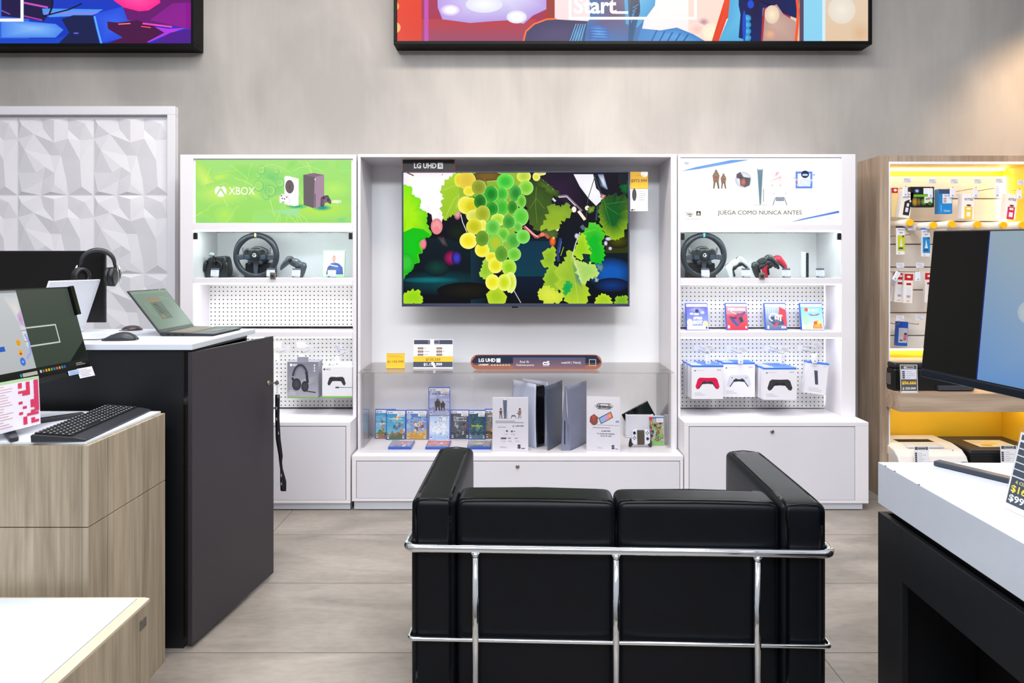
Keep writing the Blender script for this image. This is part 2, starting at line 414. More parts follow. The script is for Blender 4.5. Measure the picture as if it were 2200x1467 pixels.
# ---- relief panel on the wall, white frame
wp = thing('relief_wall_panel', 'white wall panel of faceted triangles in a plain white frame', 'wall panel', (0, DW, 0))
Dp = 4.58
m_panel = mat('matt_white_relief', '#dad9df', 0.55, noise=0.01)
xr, zt = wx(376, Dp), wz(228, Dp); xl = -3.9
ir, it = wx(359, Dp), wz(246, Dp)
fm = MB(); fm.box(xl, xr, Dp-DW, -0.002, it, zt); fm.box(ir, xr, Dp-DW, -0.002, 0.02, it); fm.build('frame', m_panel, wp, 0.002)
pts = [(0, 0, 0), (1, 0, 0), (0, 1, 0), (1, 1, 0), (0, .28, 0), (1, .28, 0), (0, .71, 0), (1, .71, 0), (.3, 0, 0), (.66, 0, 0), (.3, 1, 0), (.66, 1, 0),
       (.34, .16, .1), (.66, .16, .1), (.5, .05, 1), (.07, .10, .9), (.9, .09, .8), (.11, .42, 1), (.43, .49, .05), (.565, .49, .05), (.84, .56, 1), (.5, .33, 1),
       (.26, .71, 1), (.33, .81, .05), (.64, .81, .05), (.5, .72, .7), (.5, .86, .9), (.07, .95, .8), (.45, .955, .8), (.86, .89, 1), (.68, .28, .9), (.22, .22, .6), (.82, .3, .35), (.38, .64, .8)]
vv, ee, ff, *_ = delaunay_2d_cdt([Vector(p[:2]) for p in pts], [], [], 0, 1e-6)
hts = []
for v in vv:
    hts.append(min(pts, key=lambda p: (p[0]-v[0])**2+(p[1]-v[1])**2)[2])
rp = MB(); tw, th = 0.514, 0.530
zz = wz(251, 4.61)
for r in range(5):
    for c in range(5):
        xo = ir-(c+1)*tw; zo = zz-r*th
        if zo < 0.3: continue
        b = len(rp.v)
        for v, h in zip(vv, hts): rp.v.append((xo+v[0]*tw, -0.012-0.019*h, zo-v[1]*th))
        for f in ff: rp.face([b+i for i in f])
rp.box(xl, ir, -0.013, -0.004, 0.02, it)
rp.build('relief_tiles', m_panel, wp)

# ---- big illuminated signs above
def bigsign(label, x0, x1, zb, zt, D, art, scrL, scrR, scrB):
    t = thing('illuminated_sign', label, 'sign', (0, DW, 0))
    d = D-DW; fr = MB(); m = 0.022
    fr.box(x0, x1, d, -0.002, zb, zb+m); fr.box(x0, x1, d, -0.002, zt-m, zt); fr.box(x0, x0+m, d, -0.002, zb+m, zt-m); fr.box(x1-m, x1, d, -0.002, zb+m, zt-m)
    fr.box(x0+m, x1-m, -0.02, -0.002, zb+m, zt-m)
    fr.build('frame', mat('sign_frame_black', '#040405', 0.5, spec=0.15, noise=0.1), t, 0.002)
    art.build('picture', M_screen, t, ((x0+x1)/2, d+0.012, zb+m))
    return t
Ds = 4.49; k = F/Ds
x0, x1 = wx(845.5, Ds), wx(1874, Ds); zb = wz(95, Ds); zt = zb+1.05; m = 0.022
R = (845.5+m*k, 95-(zt-zb-m)*k, 1874-m*k, 95-m*k)
a = Art(*R, x1-x0-2*m, zt-zb-2*m, '#c23a3c', '#b23242')
a.rect(R[0], R[1], 905, R[3], '#ff4a26', '#e0402a'); a.rect(905, R[1], 1170, R[3], '#b03074', '#a83850')
a.rect(905, 40, 1150, R[3], '#c04048', '#9a4a6a')
a.fan([(935, -200), (1175, -200), (1175, 18), (1145, 32), (1125, 50), (1095, 42), (1060, 44), (1010, 48), (950, 40), (940, 15)], '#eef0ff', '#c9a0f0', (1080, -20), '#b8a0e8')
a.ell(968, 20, 24, 14, '#ffffff', '#c8a0f0', mid=.4); a.ell(1040, 8, 40, 18, '#ffffff', '#e6e6ff'); a.ell(1110, 35, 22, 14, '#ffffff', '#e0e0ff', mid=.5)
a.rect(911, R[1], 920, R[3], '#c850b8'); a.ell(848, 58, 12, 12, '#ffc070'); a.ell(848, 12, 9, 9, '#ffb050')
a.rect(1174, R[1], 1192, 40, '#a04038'); a.rect(1192, R[1], 1300, 44, '#fff0f4', '#ffe2e4')
a.fan([(1395, -200), (1560, -200), (1560, 88), (1370, 88), (1380, 60)], '#fffdfa', '#ffeef0', (1450, 0))
a.rect(1480, R[1], 1590, 88, '#ffe9e4', '#ffe0d0'); a.ell(1513, 46, 14, 11, '#c08090', '#ffe2dc'); a.ell(1498, 62, 20, 14, '#ffc8c0', '#ffe6dc'); a.ell(1530, 68, 22, 20, '#fff6d8', '#ffe6d4', mid=.5)
a.rect(1700, R[1], R[2], R[3], '#e8dccc', '#e6c8a8'); a.rect(1765, R[1], 1775, 90, '#d8eef6')
a.ell(1850, 70, 30, 30, '#e0b890', '#e4ccb0'); a.ell(1810, 20, 30, 30, '#f4ece0', '#e8dccc')
# person outline in blue light
a.fan([(1124, 88), (1130, 66), (1150, 48), (1175, 39), (1225, 42), (1262, 44), (1262, 95), (1124, 95)], '#5a5078', '#4a4468', (1190, 75)); 
a.line([(1124, 90), (1130, 66), (1148, 50), (1175, 40), (1195, 39)], 3.5, '#ff7a3c')
a.fan([(1262, -200), (1412, -200), (1395, 20), (1384, 44), (1372, 95), (1235, 95), (1245, 60), (1268, 40)], '#6a4a6a', '#3f78b8', (1320, 30))
a.fan([(1330, -200), (1425, -200), (1408, 10), (1386, 40), (1370, 58), (1345, 50)], '#58b4e0', '#4aa0d6', (1375, 0))
a.fan([(1230, 60), (1262, 46), (1255, 95), (1222, 95)], '#4a88c0', '#304a7a'); 
for i in range(5): a.line([(1258-5*i, 50), (1246-6*i, 95)], 1.2, '#9ad0f4')
a.fan([(1265, 56), (1285, 52), (1308, 62), (1312, 88), (1268, 88)], '#62a8f0', '#3a6ab8'); 
for i in range(4): a.line([(1266, 62+i*6), (1308, 64+i*6)], 1.4, '#2c4c90')
a.fan([(1335, -200), (1365, -200), (1376, 25), (1366, 60), (1360, 88), (1350, 88), (1352, 40)], '#141c34', '#2c5c8c'); a.ell(1368, 14, 8, 22, '#0c1228', '#1d3a66')
for i in range(5): a.line([(1372-i*3, 8+i*7), (1360-i, 16+i*8)], 2, '#4a90c8')
a.fan([(1368, 95), (1378, 60), (1420, 64), (1455, 58), (1490, 72), (1524, 92), (1524, 100)], '#68a8e6', '#4688cc')
for i in range(5): a.line([(1412+i*17, 64+i*2), (1398+i*17, 92)], 3, '#3468a8')
a.fan([(1570, -200), (1592, -200), (1585, 22), (1562, 40), (1545, 88), (1530, 88), (1555, 30)], '#f25a38', '#e84830')
a.fan([(1590, -200), (1662, -200), (1640, 30), (1625, 88), (1545, 88), (1565, 40)], '#6cc0ea', '#58b0e0', (1590, 40))
a.fan([(1592, -200), (1720, -200), (1718, 40), (1690, 30), (1670, 10), (1640, 16), (1636, 88), (1618, 88), (1588, 80), (1592, 30), (1588, 10)], '#2a2044', '#1e2a64', (1630, 0))
for i in range(4): a.ell(1606, 38+i*14, 9, 8, '#58c0e8', '#2a88c8')
a.ell(1600, 55, 4, 34, '#2850d0'); a.ell(1614, 8, 7, 9, '#2a50d8')
a.fan([(1645, 18), (1670, 8), (1685, 30), (1712, 46), (1712, 88), (1640, 88)], '#d0b0a0', '#c09a94', (1665, 50)); a.ell(1660, 30, 16, 20, '#fff0d0', '#e8ccb4'); a.ell(1656, 72, 14, 12, '#f0b890', '#c8a090')
a.line([(1708, -60), (1716, 20), (1715, 50), (1711, 90)], 6, '#ff5a34'); a.rect(1719, R[1], 1728, 90, '#5a4a66'); a.rect(1728, R[1], 1768, 90, '#9adcf6', '#8ed4f2')
a.text('Start', 1233, -8, 1325, 28.5, '#ffffff', 0.03); a.rect(1322, 23, 1350, 28.5, '#ffffff')
a.frame(1222, -120, 1498, 41, 6, '#ffffff')
bigsign('wide lit sign of a braided gamer in blue light, above the television', x0, x1, zb, zt, Ds, a, 0, 0, 0)
x1 = wx(413, Ds)+0.012; x0 = x1-3.15; zb = wz(100, Ds); zt = zb+1.05
R = ((x0+m)*k+1100, HY-(zt-m-H)*k, (x1-m)*k+1100, HY-(zb+m-H)*k)
a = Art(*R, x1-x0-2*m, zt-zb-2*m, '#2a48c8', '#1838c0')
B = R[3]; 
def L(x, y): return (x/4.783, y/4.783)
def LP(l): return [L(*q) for q in l]
a.rect(R[0], R[1], 60, B, '#5080e8', '#3060e0')
a.poly(LP([(0, -600), (600, -600), (520, 90), (440, 210), (230, 180), (0, 160)]), '#241c4a')
a.line(LP([(230, 20), (480, 70)]), 4, '#d050c8'); a.line(LP([(200, 150), (420, 200)]), 3, '#b83ca8'); a.line(LP([(0, 100), (90, 140)]), 2, '#9060e0')
a.fan(LP([(0, 200), (230, 210), (560, 240), (640, 300), (560, 380), (0, 380)]), '#8ac0fa', '#4a88f0')
a.poly(LP([(420, 80), (1050, 90), (940, 150), (500, 170), (430, 140)]), '#4a9cf4'); a.line(LP([(450, 130), (1000, 125)]), 5, '#8a84f0')
a.line(LP([(530, -60), (525, 60), (490, 150)]), 4, '#14143c'); a.line(LP([(430, 160), (700, 90), (830, 30)]), 3, '#14143c')
a.poly(LP([(-1500, 385), (570, 390), (760, 320), (1080, 230), (1100, 250), (700, 400), (590, 460), (-1500, 460)]), '#1a48c8')
a.poly(LP([(620, 190), (740, 150), (940, 150), (1010, 440), (590, 440), (700, 330)]), '#1c2250'); a.ell(*L(770, 335), 6, 2, '#5a5ad0')
a.fan(LP([(980, 130), (1250, 60), (1400, 200), (1260, 380), (1030, 440), (950, 160)]), '#3a68f0', '#2a50e0')
a.line(LP([(960, 160), (990, 290), (1030, 440)]), 4, '#5ab0ff')
a.poly(LP([(1180, -600), (1960, -600), (1970, 290), (1300, 200), (1250, 60)]), '#6a1c70')
a.fan(LP([(1160, 0), (1240, -300), (1560, -300), (1640, 20), (1520, 100), (1420, 110), (1260, 70)]), '#ff58b0', '#ff2a90')
a.fan(LP([(1530, 200), (1760, 30), (1900, 20), (1900, 290), (1700, 240)]), '#ff1ac8', '#8a2090', (1700, 150))
a.poly(LP([(1090, 215), (1200, 225), (1400, 200), (1690, 300), (1660, 360), (1510, 440), (1100, 440), (1250, 380), (1100, 290)]), '#4c1848')
a.line(LP([(1205, 242), (1330, 235)]), 2.4, '#ff7a80'); a.line(LP([(1455, 235), (1760, 270)]), 3.4, '#ff4ab8'); a.line(LP([(1440, 265), (1540, 278)]), 2, '#ff5a70')
a.poly(LP([(1580, 270), (1720, 290), (1900, 280), (1700, 350), (1520, 430), (1500, 425), (1680, 330)]), '#b83ae8')
a.poly(LP([(1740, 330), (1975, 290), (1975, 440), (1560, 440)]), '#502090'); a.rect(*L(1955, -600), *L(1975, 440), '#2a30c0')
a.frame(-420, -120, 48, 45, 6.5, '#ffffff')
bigsign('lit sign of gaming desk in blue and magenta light, top left', x0, x1, zb, zt, Ds, a, 0, 0, 0)

# ================================================================ shelving units
Du, Db, Di = 4.252, 4.095, 4.60          # upper front, base front, inside back
def unit(name, label, ox0, ox1, ix0, ix1, top, rows, base_y, side):
    """open display unit; every x,z in metres; rows = z levels of shelf boards (top,bottom)"""
    t = thing(name, label, 'display unit', ((ox0+ox1)/2, 0, 0)); cx = (ox0+ox1)/2
    c = MB(); X0, X1, J0, J1 = ox0-cx, ox1-cx, ix0-cx, ix1-cx
    c.box(X0, J0, Du, DW-0.003, base_y, top); c.box(J1, X1, Du, DW-0.003, base_y, top); c.box(J0, J1, Di, DW-0.003, base_y, top)
    c.box(J0, J1, Du, Di, rows[0][0], top)
    c.build('carcass', M_white, t, 0.0015)
    for a, b in rows[1:]:
        MB().box(J0+0.0005, J1-0.0005, Du+0.0005, Di-0.0005, b, a).build('shelf', M_white, t, 0.0015)
    return t, cx
def baseunit(t, cx, x0, x1, ztop, zbot, door, lock, plx):
    X0, X1 = x0-cx, x1-cx; c = MB(); dx0, dx1, dz0, dz1 = door
    c.box(X0, X1, Db, DW-0.003, dz1, ztop); c.box(X0, X1, Db, DW-0.003, zbot, dz0)
    c.box(X0, dx0-cx, Db, DW-0.003, dz0, dz1); c.box(dx1-cx, X1, Db, DW-0.003, dz0, dz1)
    c.build('base', M_white, t, 0.002)
    MB().box(dx0-cx, dx1-cx, Db+0.018, Db+0.03, dz0, dz1).build('shadow_gap', M_dark, t)
    d = MB().box(dx0-cx+0.003, dx1-cx-0.003, Db+0.0005, Db+0.017, dz0+0.002, dz1-0.004).build('drawer_front', mat('door_laminate', '#d6d4dc', 0.35, noise=0.02, nscale=3), t, 0.001)
    MB().box(plx[0]-cx, plx[1]-cx, Db+0.012, DW-0.003, 0.006, zbot).build('plinth', mat('plinth_white', '#c9cad2', 0.4, noise=0.03, nscale=4), t)
    if lock:
        l = MB(); l.lathe([(0.0118, 0), (0.0118, -0.004), (0.009, -0.006)], (lock[0]-cx, Db, lock[1]), 20, 0, 'y')
        l.box(lock[0]-cx-0.001, lock[0]-cx+0.001, Db-0.0066, Db-0.006, lock[1]-0.005, lock[1]+0.005, 1)
        l.build('lock', [M_silver, M_dark], t, label='round metal lock')
m_peg = mat('perforated_white_steel', '#e4e4e2', 0.45)
def pegmat(m, s, r):
    nt = m.node_tree; b = nt.nodes['Principled BSDF']; t = nt.nodes.new('ShaderNodeTexCoord'); sp = nt.nodes.new('ShaderNodeSeparateXYZ'); nt.links.new(t.outputs['Object'], sp.inputs[0])
    sq = []
    for ax in ('X', 'Z'):
        d = nt.nodes.new('ShaderNodeMath'); d.operation = 'DIVIDE'; d.inputs[1].default_value = s; nt.links.new(sp.outputs[ax], d.inputs[0])
        f = nt.nodes.new('ShaderNodeMath'); f.operation = 'FRACT'; nt.links.new(d.outputs[0], f.inputs[0])
        u = nt.nodes.new('ShaderNodeMath'); u.operation = 'SUBTRACT'; u.inputs[1].default_value = 0.5; nt.links.new(f.outputs[0], u.inputs[0])
        p = nt.nodes.new('ShaderNodeMath'); p.operation = 'MULTIPLY'; nt.links.new(u.outputs[0], p.inputs[0]); nt.links.new(u.outputs[0], p.inputs[1]); sq.append(p)
    a = nt.nodes.new('ShaderNodeMath'); a.operation = 'ADD'; nt.links.new(sq[0].outputs[0], a.inputs[0]); nt.links.new(sq[1].outputs[0], a.inputs[1])
    l = nt.nodes.new('ShaderNodeMath'); l.operation = 'LESS_THAN'; l.inputs[1].default_value = (r/s)**2; nt.links.new(a.outputs[0], l.inputs[0])
    mx = nt.nodes.new('ShaderNodeMix'); mx.data_type = 'RGBA'; nt.links.new(l.outputs[0], mx.inputs[0]); mx.inputs[6].default_value = lin('#e4e4e2'); mx.inputs[7].default_value = lin('#17140f')
    nt.links.new(mx.outputs[2], b.inputs['Base Color'])
PS = 0.02705; pegmat(m_peg, PS, 0.0041)
DP = 4.478
def pegboard(t, cx, x0, x1, z0, z1):
    cols = round((x1-x0)/PS)
    b = MB().box(x0-cx, x1-cx, 0, 0.012, 0, z1-z0); o = b.build('pegboard', m_peg, t, loc=(0, DP, z0)); 
    # align holes: object origin at lower left corner
    o.location = (x0-cx, DP, z0)
    for v in o.data.vertices: v.co.x -= (x0-cx)
    e = MB()
    e.box(x0-cx, x1-cx, DP+0.0125, Di-0.001, z0+0.004, z0+0.016); e.build('board_rail', M_dgrey, t)
    s = MB()
    for u in (0.16,): s.lathe([(0.004, 0), (0.003, -0.003)], (x0-cx+(x1-x0)*u, DP, z0+0.012), 10, 0, 'y')
    s.build('screw', M_grey, t)
def ledstrip(t, x0, x1, y, z, m=None, name='led_strip'):
    return MB().box(x0, x1, y, y+0.012, z-0.006, z).build(name, m or M_led, t)
def vled(t, x, y, z0, z1, m=None):
    return MB().box(x-0.003, x+0.003, y, y+0.01, z0, z1).build('led_strip', m or M_led, t)
# --- left unit
Z = lambda py: wz(py, Du); X = lambda px: wx(px, Du); XB = lambda px: wx(px, Db); ZB = lambda py: wz(py, Db)
zb_side = ZB(907)
rowsL = [(Z(341), Z(341)), (Z(480), Z(494)), (Z(597), Z(608.5)), (Z(713), Z(724.5))]
uL, cxL = unit('gaming_display_unit', 'white lit display unit with green console poster, left of the television', X(387), X(765.5), X(415), X(758), Z(332), rowsL, zb_side, -1)
baseunit(uL, cxL, X(387), X(765.5), zb_side, ZB(1081.5), (XB(440), XB(743.5), ZB(1075), ZB(915.5)), None, (X(387)+0.01, X(765.5)-0.004))
pegboard(uL, cxL, wx(449, DP), wx(758, DP)+0.045, wz(701, DP), Z(608.5)-0.002)
pegboard(uL, cxL, wx(449, DP), wx(758, DP)+0.045, wz(875, DP), Z(724.5)-0.002)
uR, cxR = unit('gaming_display_unit', 'white lit display unit with white and blue poster, right of the television', X(1456.5), X(1838), X(1462), X(1808), Z(331), [(Z(338), Z(338)), (Z(482.5), Z(495)), (Z(597.5), Z(610)), (Z(713), Z(725))], zb_side, 1)
baseunit(uR, cxR, X(1456.5), X(1838), zb_side, ZB(1081.5), (XB(1480), XB(1837.5), ZB(1075), ZB(916)), (XB(1659), ZB(927)), (X(1456.5)+0.01, XB(1855)))
pegboard(uR, cxR, X(1462)+0.001, wx(1771, DP), wz(703, DP), Z(610)-0.002)
pegboard(uR, cxR, X(1462)+0.001, wx(1771, DP), wz(876, DP), Z(725)-0.002)
for t, cx, a, b, rows in ((uL, cxL, X(415), X(758), rowsL), (uR, cxR, X(1462), X(1808), [(Z(338), Z(338)), (Z(482.5), Z(495)), (Z(597.5), Z(610)), (Z(713), Z(725))])):
    for i in (1, 2, 3): ledstrip(t, a-cx+0.01, b-cx-0.01, Du+0.014, rows[i][1]-0.0005, M_ledcase if i == 1 else None)
    vx = a-cx+0.008 if t is uL else b-cx-0.008
    for i, (q0, q1) in enumerate(((rows[3][0]+0.01, rows[2][1]-0.02), (zb_side+0.02, rows[3][1]-0.02))): vled(t, vx, DP+0.03, q0, q1)
# lightboxes
aw = X(755)-X(420)
a = Art(195, 120, 1835, 770, aw, Z(343)-Z(478.5), '#a6e07c', '#9adb66')
rnd = random.Random(5)
for i in range(26):
    cx_, cy_ = rnd.uniform(200, 1830), rnd.uniform(120, 770)
    a.ell(cx_, cy_, rnd.uniform(60, 190), rnd.uniform(40, 120), rnd.choice(['#b4e860', '#8fd872', '#c2ee66', '#9ce080', '#86d47c']), '#a0de70', rot=rnd.uniform(-.6, .6))
a.ell(300, 330, 260, 90, '#d0f070', '#a4de70', rot=1.0); a.ell(1500, 620, 380, 120, '#bce84c', '#a0de70'); a.ell(1650, 420, 200, 110, '#b8ec70', '#a0de70')
a.ell(470, 470, 300, 120, '#c8ee6a', '#a2de70')
for i in range(30):
    x, y = rnd.uniform(200, 1800), rnd.uniform(130, 760); pl = [(x, y)]; ang = rnd.uniform(0, PI)
    for _ in range(5): x += 45*math.cos(ang)+rnd.uniform(-12, 12); y += 45*math.sin(ang)+rnd.uniform(-12, 12); pl.append((x, y))
    a.line(pl, rnd.uniform(2, 5), rnd.choice(['#d6f47a', '#c8f08a', '#d8f6a0']))
for p in (((880, 380), (960, 260), (1120, 250), (1130, 470), (950, 520)),): a.fan(list(p), '#7cc86c', '#98d878')
a.ell(1000, 300, 150, 90, '#78cc74', '#9cdc78', rot=.4); a.ell(950, 430, 90, 110, '#88d070', '#9cdc78')
for cx_, cy_, r in ((890, 225, 42), (860, 390, 52), (1050, 245, 26), (985, 440, 55), (940, 500, 30), (860, 290, 22), (1090, 360, 40)): a.ring(cx_, cy_, r, r*1.1, 5, '#6ab868'); a.ring(cx_-6, cy_-6, r*.7, r*.8, 4, '#c4f090')
a.line([(900, 200), (960, 165), (1030, 170), (1200, 250)], 5, '#c0ee90')
a.ell(1260, 600, 120, 28, '#3fae78', '#9ade70', mid=.3); a.ell(1530, 615, 110, 34, '#2a9a90', '#a8e060', mid=.3); a.poly([(960, 650), (1300, 620), (1260, 700)], '#a2e0a0')
a.poly([(1132, 292), (1165, 285), (1282, 315), (1280, 590), (1235, 598), (1132, 575)], '#ffffff'); a.poly([(1235, 310), (1282, 315), (1280, 590), (1235, 598)], '#f4f2f4'); a.ell(1186, 397, 46, 70, '#66585c', rot=-.05); a.ring(1186, 397, 36, 58, 6, '#7a6c70'); a.ring(1186, 397, 22, 38, 6, '#7a6c70')
a.fan([(1078, 500), (1100, 470), (1150, 480), (1185, 480), (1196, 590), (1170, 590), (1140, 550), (1110, 545), (1090, 570), (1078, 560)], '#ffffff', '#ece6ec')
for q in ((1100, 490), (1132, 523), (1155, 505), (1110, 518)): a.ell(*q, 8, 8, '#7a6a78')
a.poly([(1330, 275), (1450, 298), (1442, 620), (1334, 585)], '#6c6468'); a.poly([(1450, 298), (1550, 275), (1550, 590), (1442, 620)], '#a88ca0'); a.poly([(1330, 275), (1440, 255), (1550, 275), (1450, 298)], '#8c6c84')
a.ell(1455, 322, 7, 8, '#f4e8f0'); a.rect(1450, 470, 1458, 610, '#5c4c58')
a.fan([(1515, 510), (1545, 490), (1590, 485), (1622, 540), (1620, 580), (1590, 560), (1560, 560), (1545, 605), (1510, 600)], '#8c7088', '#5c4a58'); a.ell(1545, 515, 10, 10, '#3a2c3a'); a.ell(1590, 535, 9, 9, '#3a2c3a')
a.text('GEIJO', 1632, 535, 1728, 572, '#f4fff0', 0.05)
a.ell(460, 443, 62, 58, '#ffffff'); a.poly([(425, 385), (460, 408), (495, 385), (475, 378), (445, 378)], '#a8e070'); a.poly([(460, 408), (445, 420), (410, 480), (422, 490), (460, 432), (500, 490), (512, 480), (476, 420)], '#b0e270')
a.text('XBOX', 545, 400, 820, 480, '#ffffff', 0.0)
lb = MB(); w2 = (X(758)-X(415))/2; zl, zh = Z(480), Z(341)
def lightbox(t, cx, x0, x1, z0, z1, art, aw, az, name='poster'):
    f = MB(); f.box(x0-cx, x1-cx, Du+0.010, Du+0.03, z0+0.001, z1-0.001); o = f.build('lightbox', M_white, t)
    art.build('lit_poster', M_light, o, ((x0+x1)/2-cx, Du+0.0098, az))
    return o
lightbox(uL, cxL, X(415), X(758), Z(480), Z(341), a, aw, Z(478.5), 'green poster')
a = Art(108, 88, 1800, 795, X(1808)-X(1462)-0.004, Z(339)-Z(481.5), '#fdfdff', '#fffdfa')
a.fan([(120, 228), (270, 185), (640, 110), (840, 105), (660, 140), (300, 205)], '#8ab8f4', '#6a9ae6'); a.fan([(1270, 772), (1400, 735), (1780, 650), (1790, 672), (1420, 745)], '#6a9cf0', '#5a7ad0')
a.text('PS5', 155, 132, 195, 158, '#7aa0e0', .02); a.text('PLAY', 1655, 722, 1725, 744, '#c0d0ee', 0)
a.text('JUEGA COMO NUNCA ANTES', 502, 648, 1390, 705, '#5c5040', 0.0)
# generic adventurers (plain figures) and plain shapes
for cx_, s_ in ((485, 1.0), (563, .8)):
    y0 = 415-200*s_
    a.fan([(cx_-38*s_, y0+60*s_), (cx_-16*s_, y0+22*s_), (cx_+18*s_, y0+22*s_), (cx_+36*s_, y0+60*s_), (cx_+26*s_, y0+130*s_), (cx_-28*s_, y0+130*s_)], '#b09a80', '#8a7460'); a.ell(cx_, y0+14*s_, 14*s_, 17*s_, '#9a8468')
    a.poly([(cx_-26*s_, y0+125*s_), (cx_-4*s_, y0+125*s_), (cx_-18*s_, y0+200*s_), (cx_-32*s_, y0+200*s_)], '#8c7a68'); a.poly([(cx_+4*s_, y0+125*s_), (cx_+26*s_, y0+125*s_), (cx_+36*s_, y0+200*s_), (cx_+20*s_, y0+200*s_)], '#80705e'); a.ell(cx_, y0+80*s_, 14*s_, 18*s_, '#c06050')
a.ell(772, 320, 85, 85, '#e8e8f0', '#c8ccd8', mid=.7); a.fan([(700, 260), (740, 235), (775, 290), (850, 300), (840, 380), (790, 400), (740, 380), (735, 310), (700, 300)], '#5a4c50', '#706a78'); a.ell(772, 345, 28, 40, '#d08878', '#a86860')
a.fan([(918, 200), (980, 200), (978, 240), (960, 585), (944, 585), (922, 240)], '#6a8a9c', '#8098a4'); a.rect(925, 196, 975, 212, '#f2f4f8'); a.rect(983, 418, 988, 555, '#4a4c40'); a.rect(885, 588, 1025, 591, '#a0a090')
a.ell(1135, 265, 28, 34, '#f49aa8', '#fce0e4'); a.ell(1160, 300, 40, 50, '#fbe0e4', '#fdfafa'); a.ell(1078, 378, 14, 12, '#f8b8a8', '#fff0ea'); a.ell(1163, 378, 12, 12, '#f0a0a0', '#fff0ea'); a.line([(1090, 320), (1170, 290)], 6, '#e8a8b4'); a.line([(1040, 340), (1110, 330)], 4, '#f2ccd2')
a.poly([(1120, 505), (1200, 505), (1205, 548), (1115, 548)], '#9aa0b0'); a.line([(1122, 505), (1105, 530), (1085, 592)], 7, '#707684'); a.line([(1198, 505), (1212, 530), (1234, 592)], 7, '#707684'); a.line([(1088, 465), (1106, 465)], 4, '#8a90a0'); a.line([(1210, 465), (1228, 465)], 4, '#8a90a0')
a.frame(1325, 232, 1502, 412, 22, '#6a92ea'); a.ell(1425, 350, 62, 40, '#eef4ff', '#dfe8fa'); a.ell(1425, 262, 42, 40, '#3a4470', '#20284c'); a.rect(1398, 258, 1452, 278, '#c8e0ff')
for q in ((1340, 320, '#f0c8a0'), (1518, 268, '#b0d0f8'), (1490, 325, '#c8dcfa'), (1350, 372, '#f8d8c0'), (1315, 300, '#d0e0fa')): a.ell(q[0], q[1], 14, 12, q[2])
a.rect(275, 655, 322, 702, '#4a4630'); a.poly([(298, 662), (312, 685), (285, 685)], '#f0eee0'); a.rect(284, 688, 313, 694, '#f0eee0'); a.rect(195, 704, 225, 712, '#5a5040'); a.lines(158, 668, 255, 3, 12, '#b0a898', .3); a.rect(180, 684, 230, 695, '#8a8478'); a.lines(160, 738, 395, 1, 10, '#cfc8c0', .4)
lightbox(uR, cxR, X(1462), X(1808), Z(482.5), Z(338), a, 0, Z(481.5), 'p')
# glass fronts of the two cases
for t, cx, x0, x1, z0, z1, lk in ((uL, cxL, X(415), X(758), Z(597), Z(494), 587), (uR, cxR, X(1462), X(1808), Z(597.5), Z(495), 1636)):
    g = MB().box(x0-cx+0.002, x1-cx-0.002, Du+0.002, Du+0.007, z0+0.002, z1-0.003).build('glass_door', M_glass, t, 0.0005)
    for hx in (x0-cx+0.003, x1-cx-0.025):
        MB().box(hx, hx+0.022, Du-0.004, Du+0.011, z1-0.058, z1-0.016).build('hinge', M_black, g, 0.002)
    l = MB(); lx = X(lk)-cx; l.box(lx-0.017, lx+0.017, Du-0.012, Du-0.001, z0-0.004, z0+0.034); l.lathe([(0.011, 0), (0.011, -0.006), (0.008, -0.009)], (lx, Du-0.012, z0+0.014), 18, 1, 'y')
    l.build('lock', [M_silver, M_dgrey], g, 0.002)

# --- centre unit with the television
cu0, cu1, ci0, ci1 = X(768.5), X(1454.5), X(774.5), X(1441.5)
ctop = Z(331); zbc = ZB(979); cxC = (cu0+cu1)/2
uC = thing('television_wall_unit', 'white niche unit behind the television with low drawer base', 'display unit', (cxC, 0, 0))
c = MB(); c.box(cu0-cxC, ci0-cxC, Du, DW-0.003, zbc, ctop); c.box(ci1-cxC, cu1-cxC, Du, DW-0.003, zbc, ctop); c.box(ci0-cxC, ci1-cxC, Du, DW-0.003, Z(337.5), ctop)
c.build('surround', M_white, uC, 0.0015)
MB().box(ci0-cxC, ci1-cxC, Di, DW-0.003, zbc, Z(337.5)).build('back_panel', mat('pale_back_panel', '#eef0f4', 0.32, noise=0.02, nscale=2), uC)
baseunit(uC, cxC, cu0, cu1, zbc, ZB(1077), (XB(765), XB(1461), ZB(1071), ZB(990)), (XB(1112), ZB(1002)), (XB(760), cu1-0.004))
# clear case on the base: top shelf, front pane, side fixings
vz = 0.820; Dv = 4.155
v = thing('acrylic_case', 'clear acrylic display case with smoky top across the television unit', 'display case', (cxC, 0, 0))
MB().box(ci0-cxC+0.002, ci1-cxC-0.002, Dv, Di-0.002, vz-0.006, vz).build('top_shelf', M_smoke, v, 0.001)
MB().box(ci0-cxC+0.014, ci1-cxC-0.014, Dv+0.002, Dv+0.007, zbc+0.001, vz-0.0065).build('front_pane', M_acr, v, 0.001)
for s in (-1, 1):
    xx = (ci0-cxC+0.014) if s < 0 else (ci1-cxC-0.014)
    MB().box(xx-0.004, xx+0.004, Du+0.012, Di-0.004, zbc+0.001, vz-0.0065).build('side_pane', M_acr, v, 0.001)
    q = MB(); q.lathe([(0.008, 0), (0.008, 0.02), (0.006, 0.022)], (xx-s*0.02, Du+0.03, vz), 14); q.box(xx-s*0.02-0.02, xx-s*0.02+0.02, Du+0.01, Du+0.05, vz, vz+0.003, 0); q.build('corner_fixing', M_acr, v)
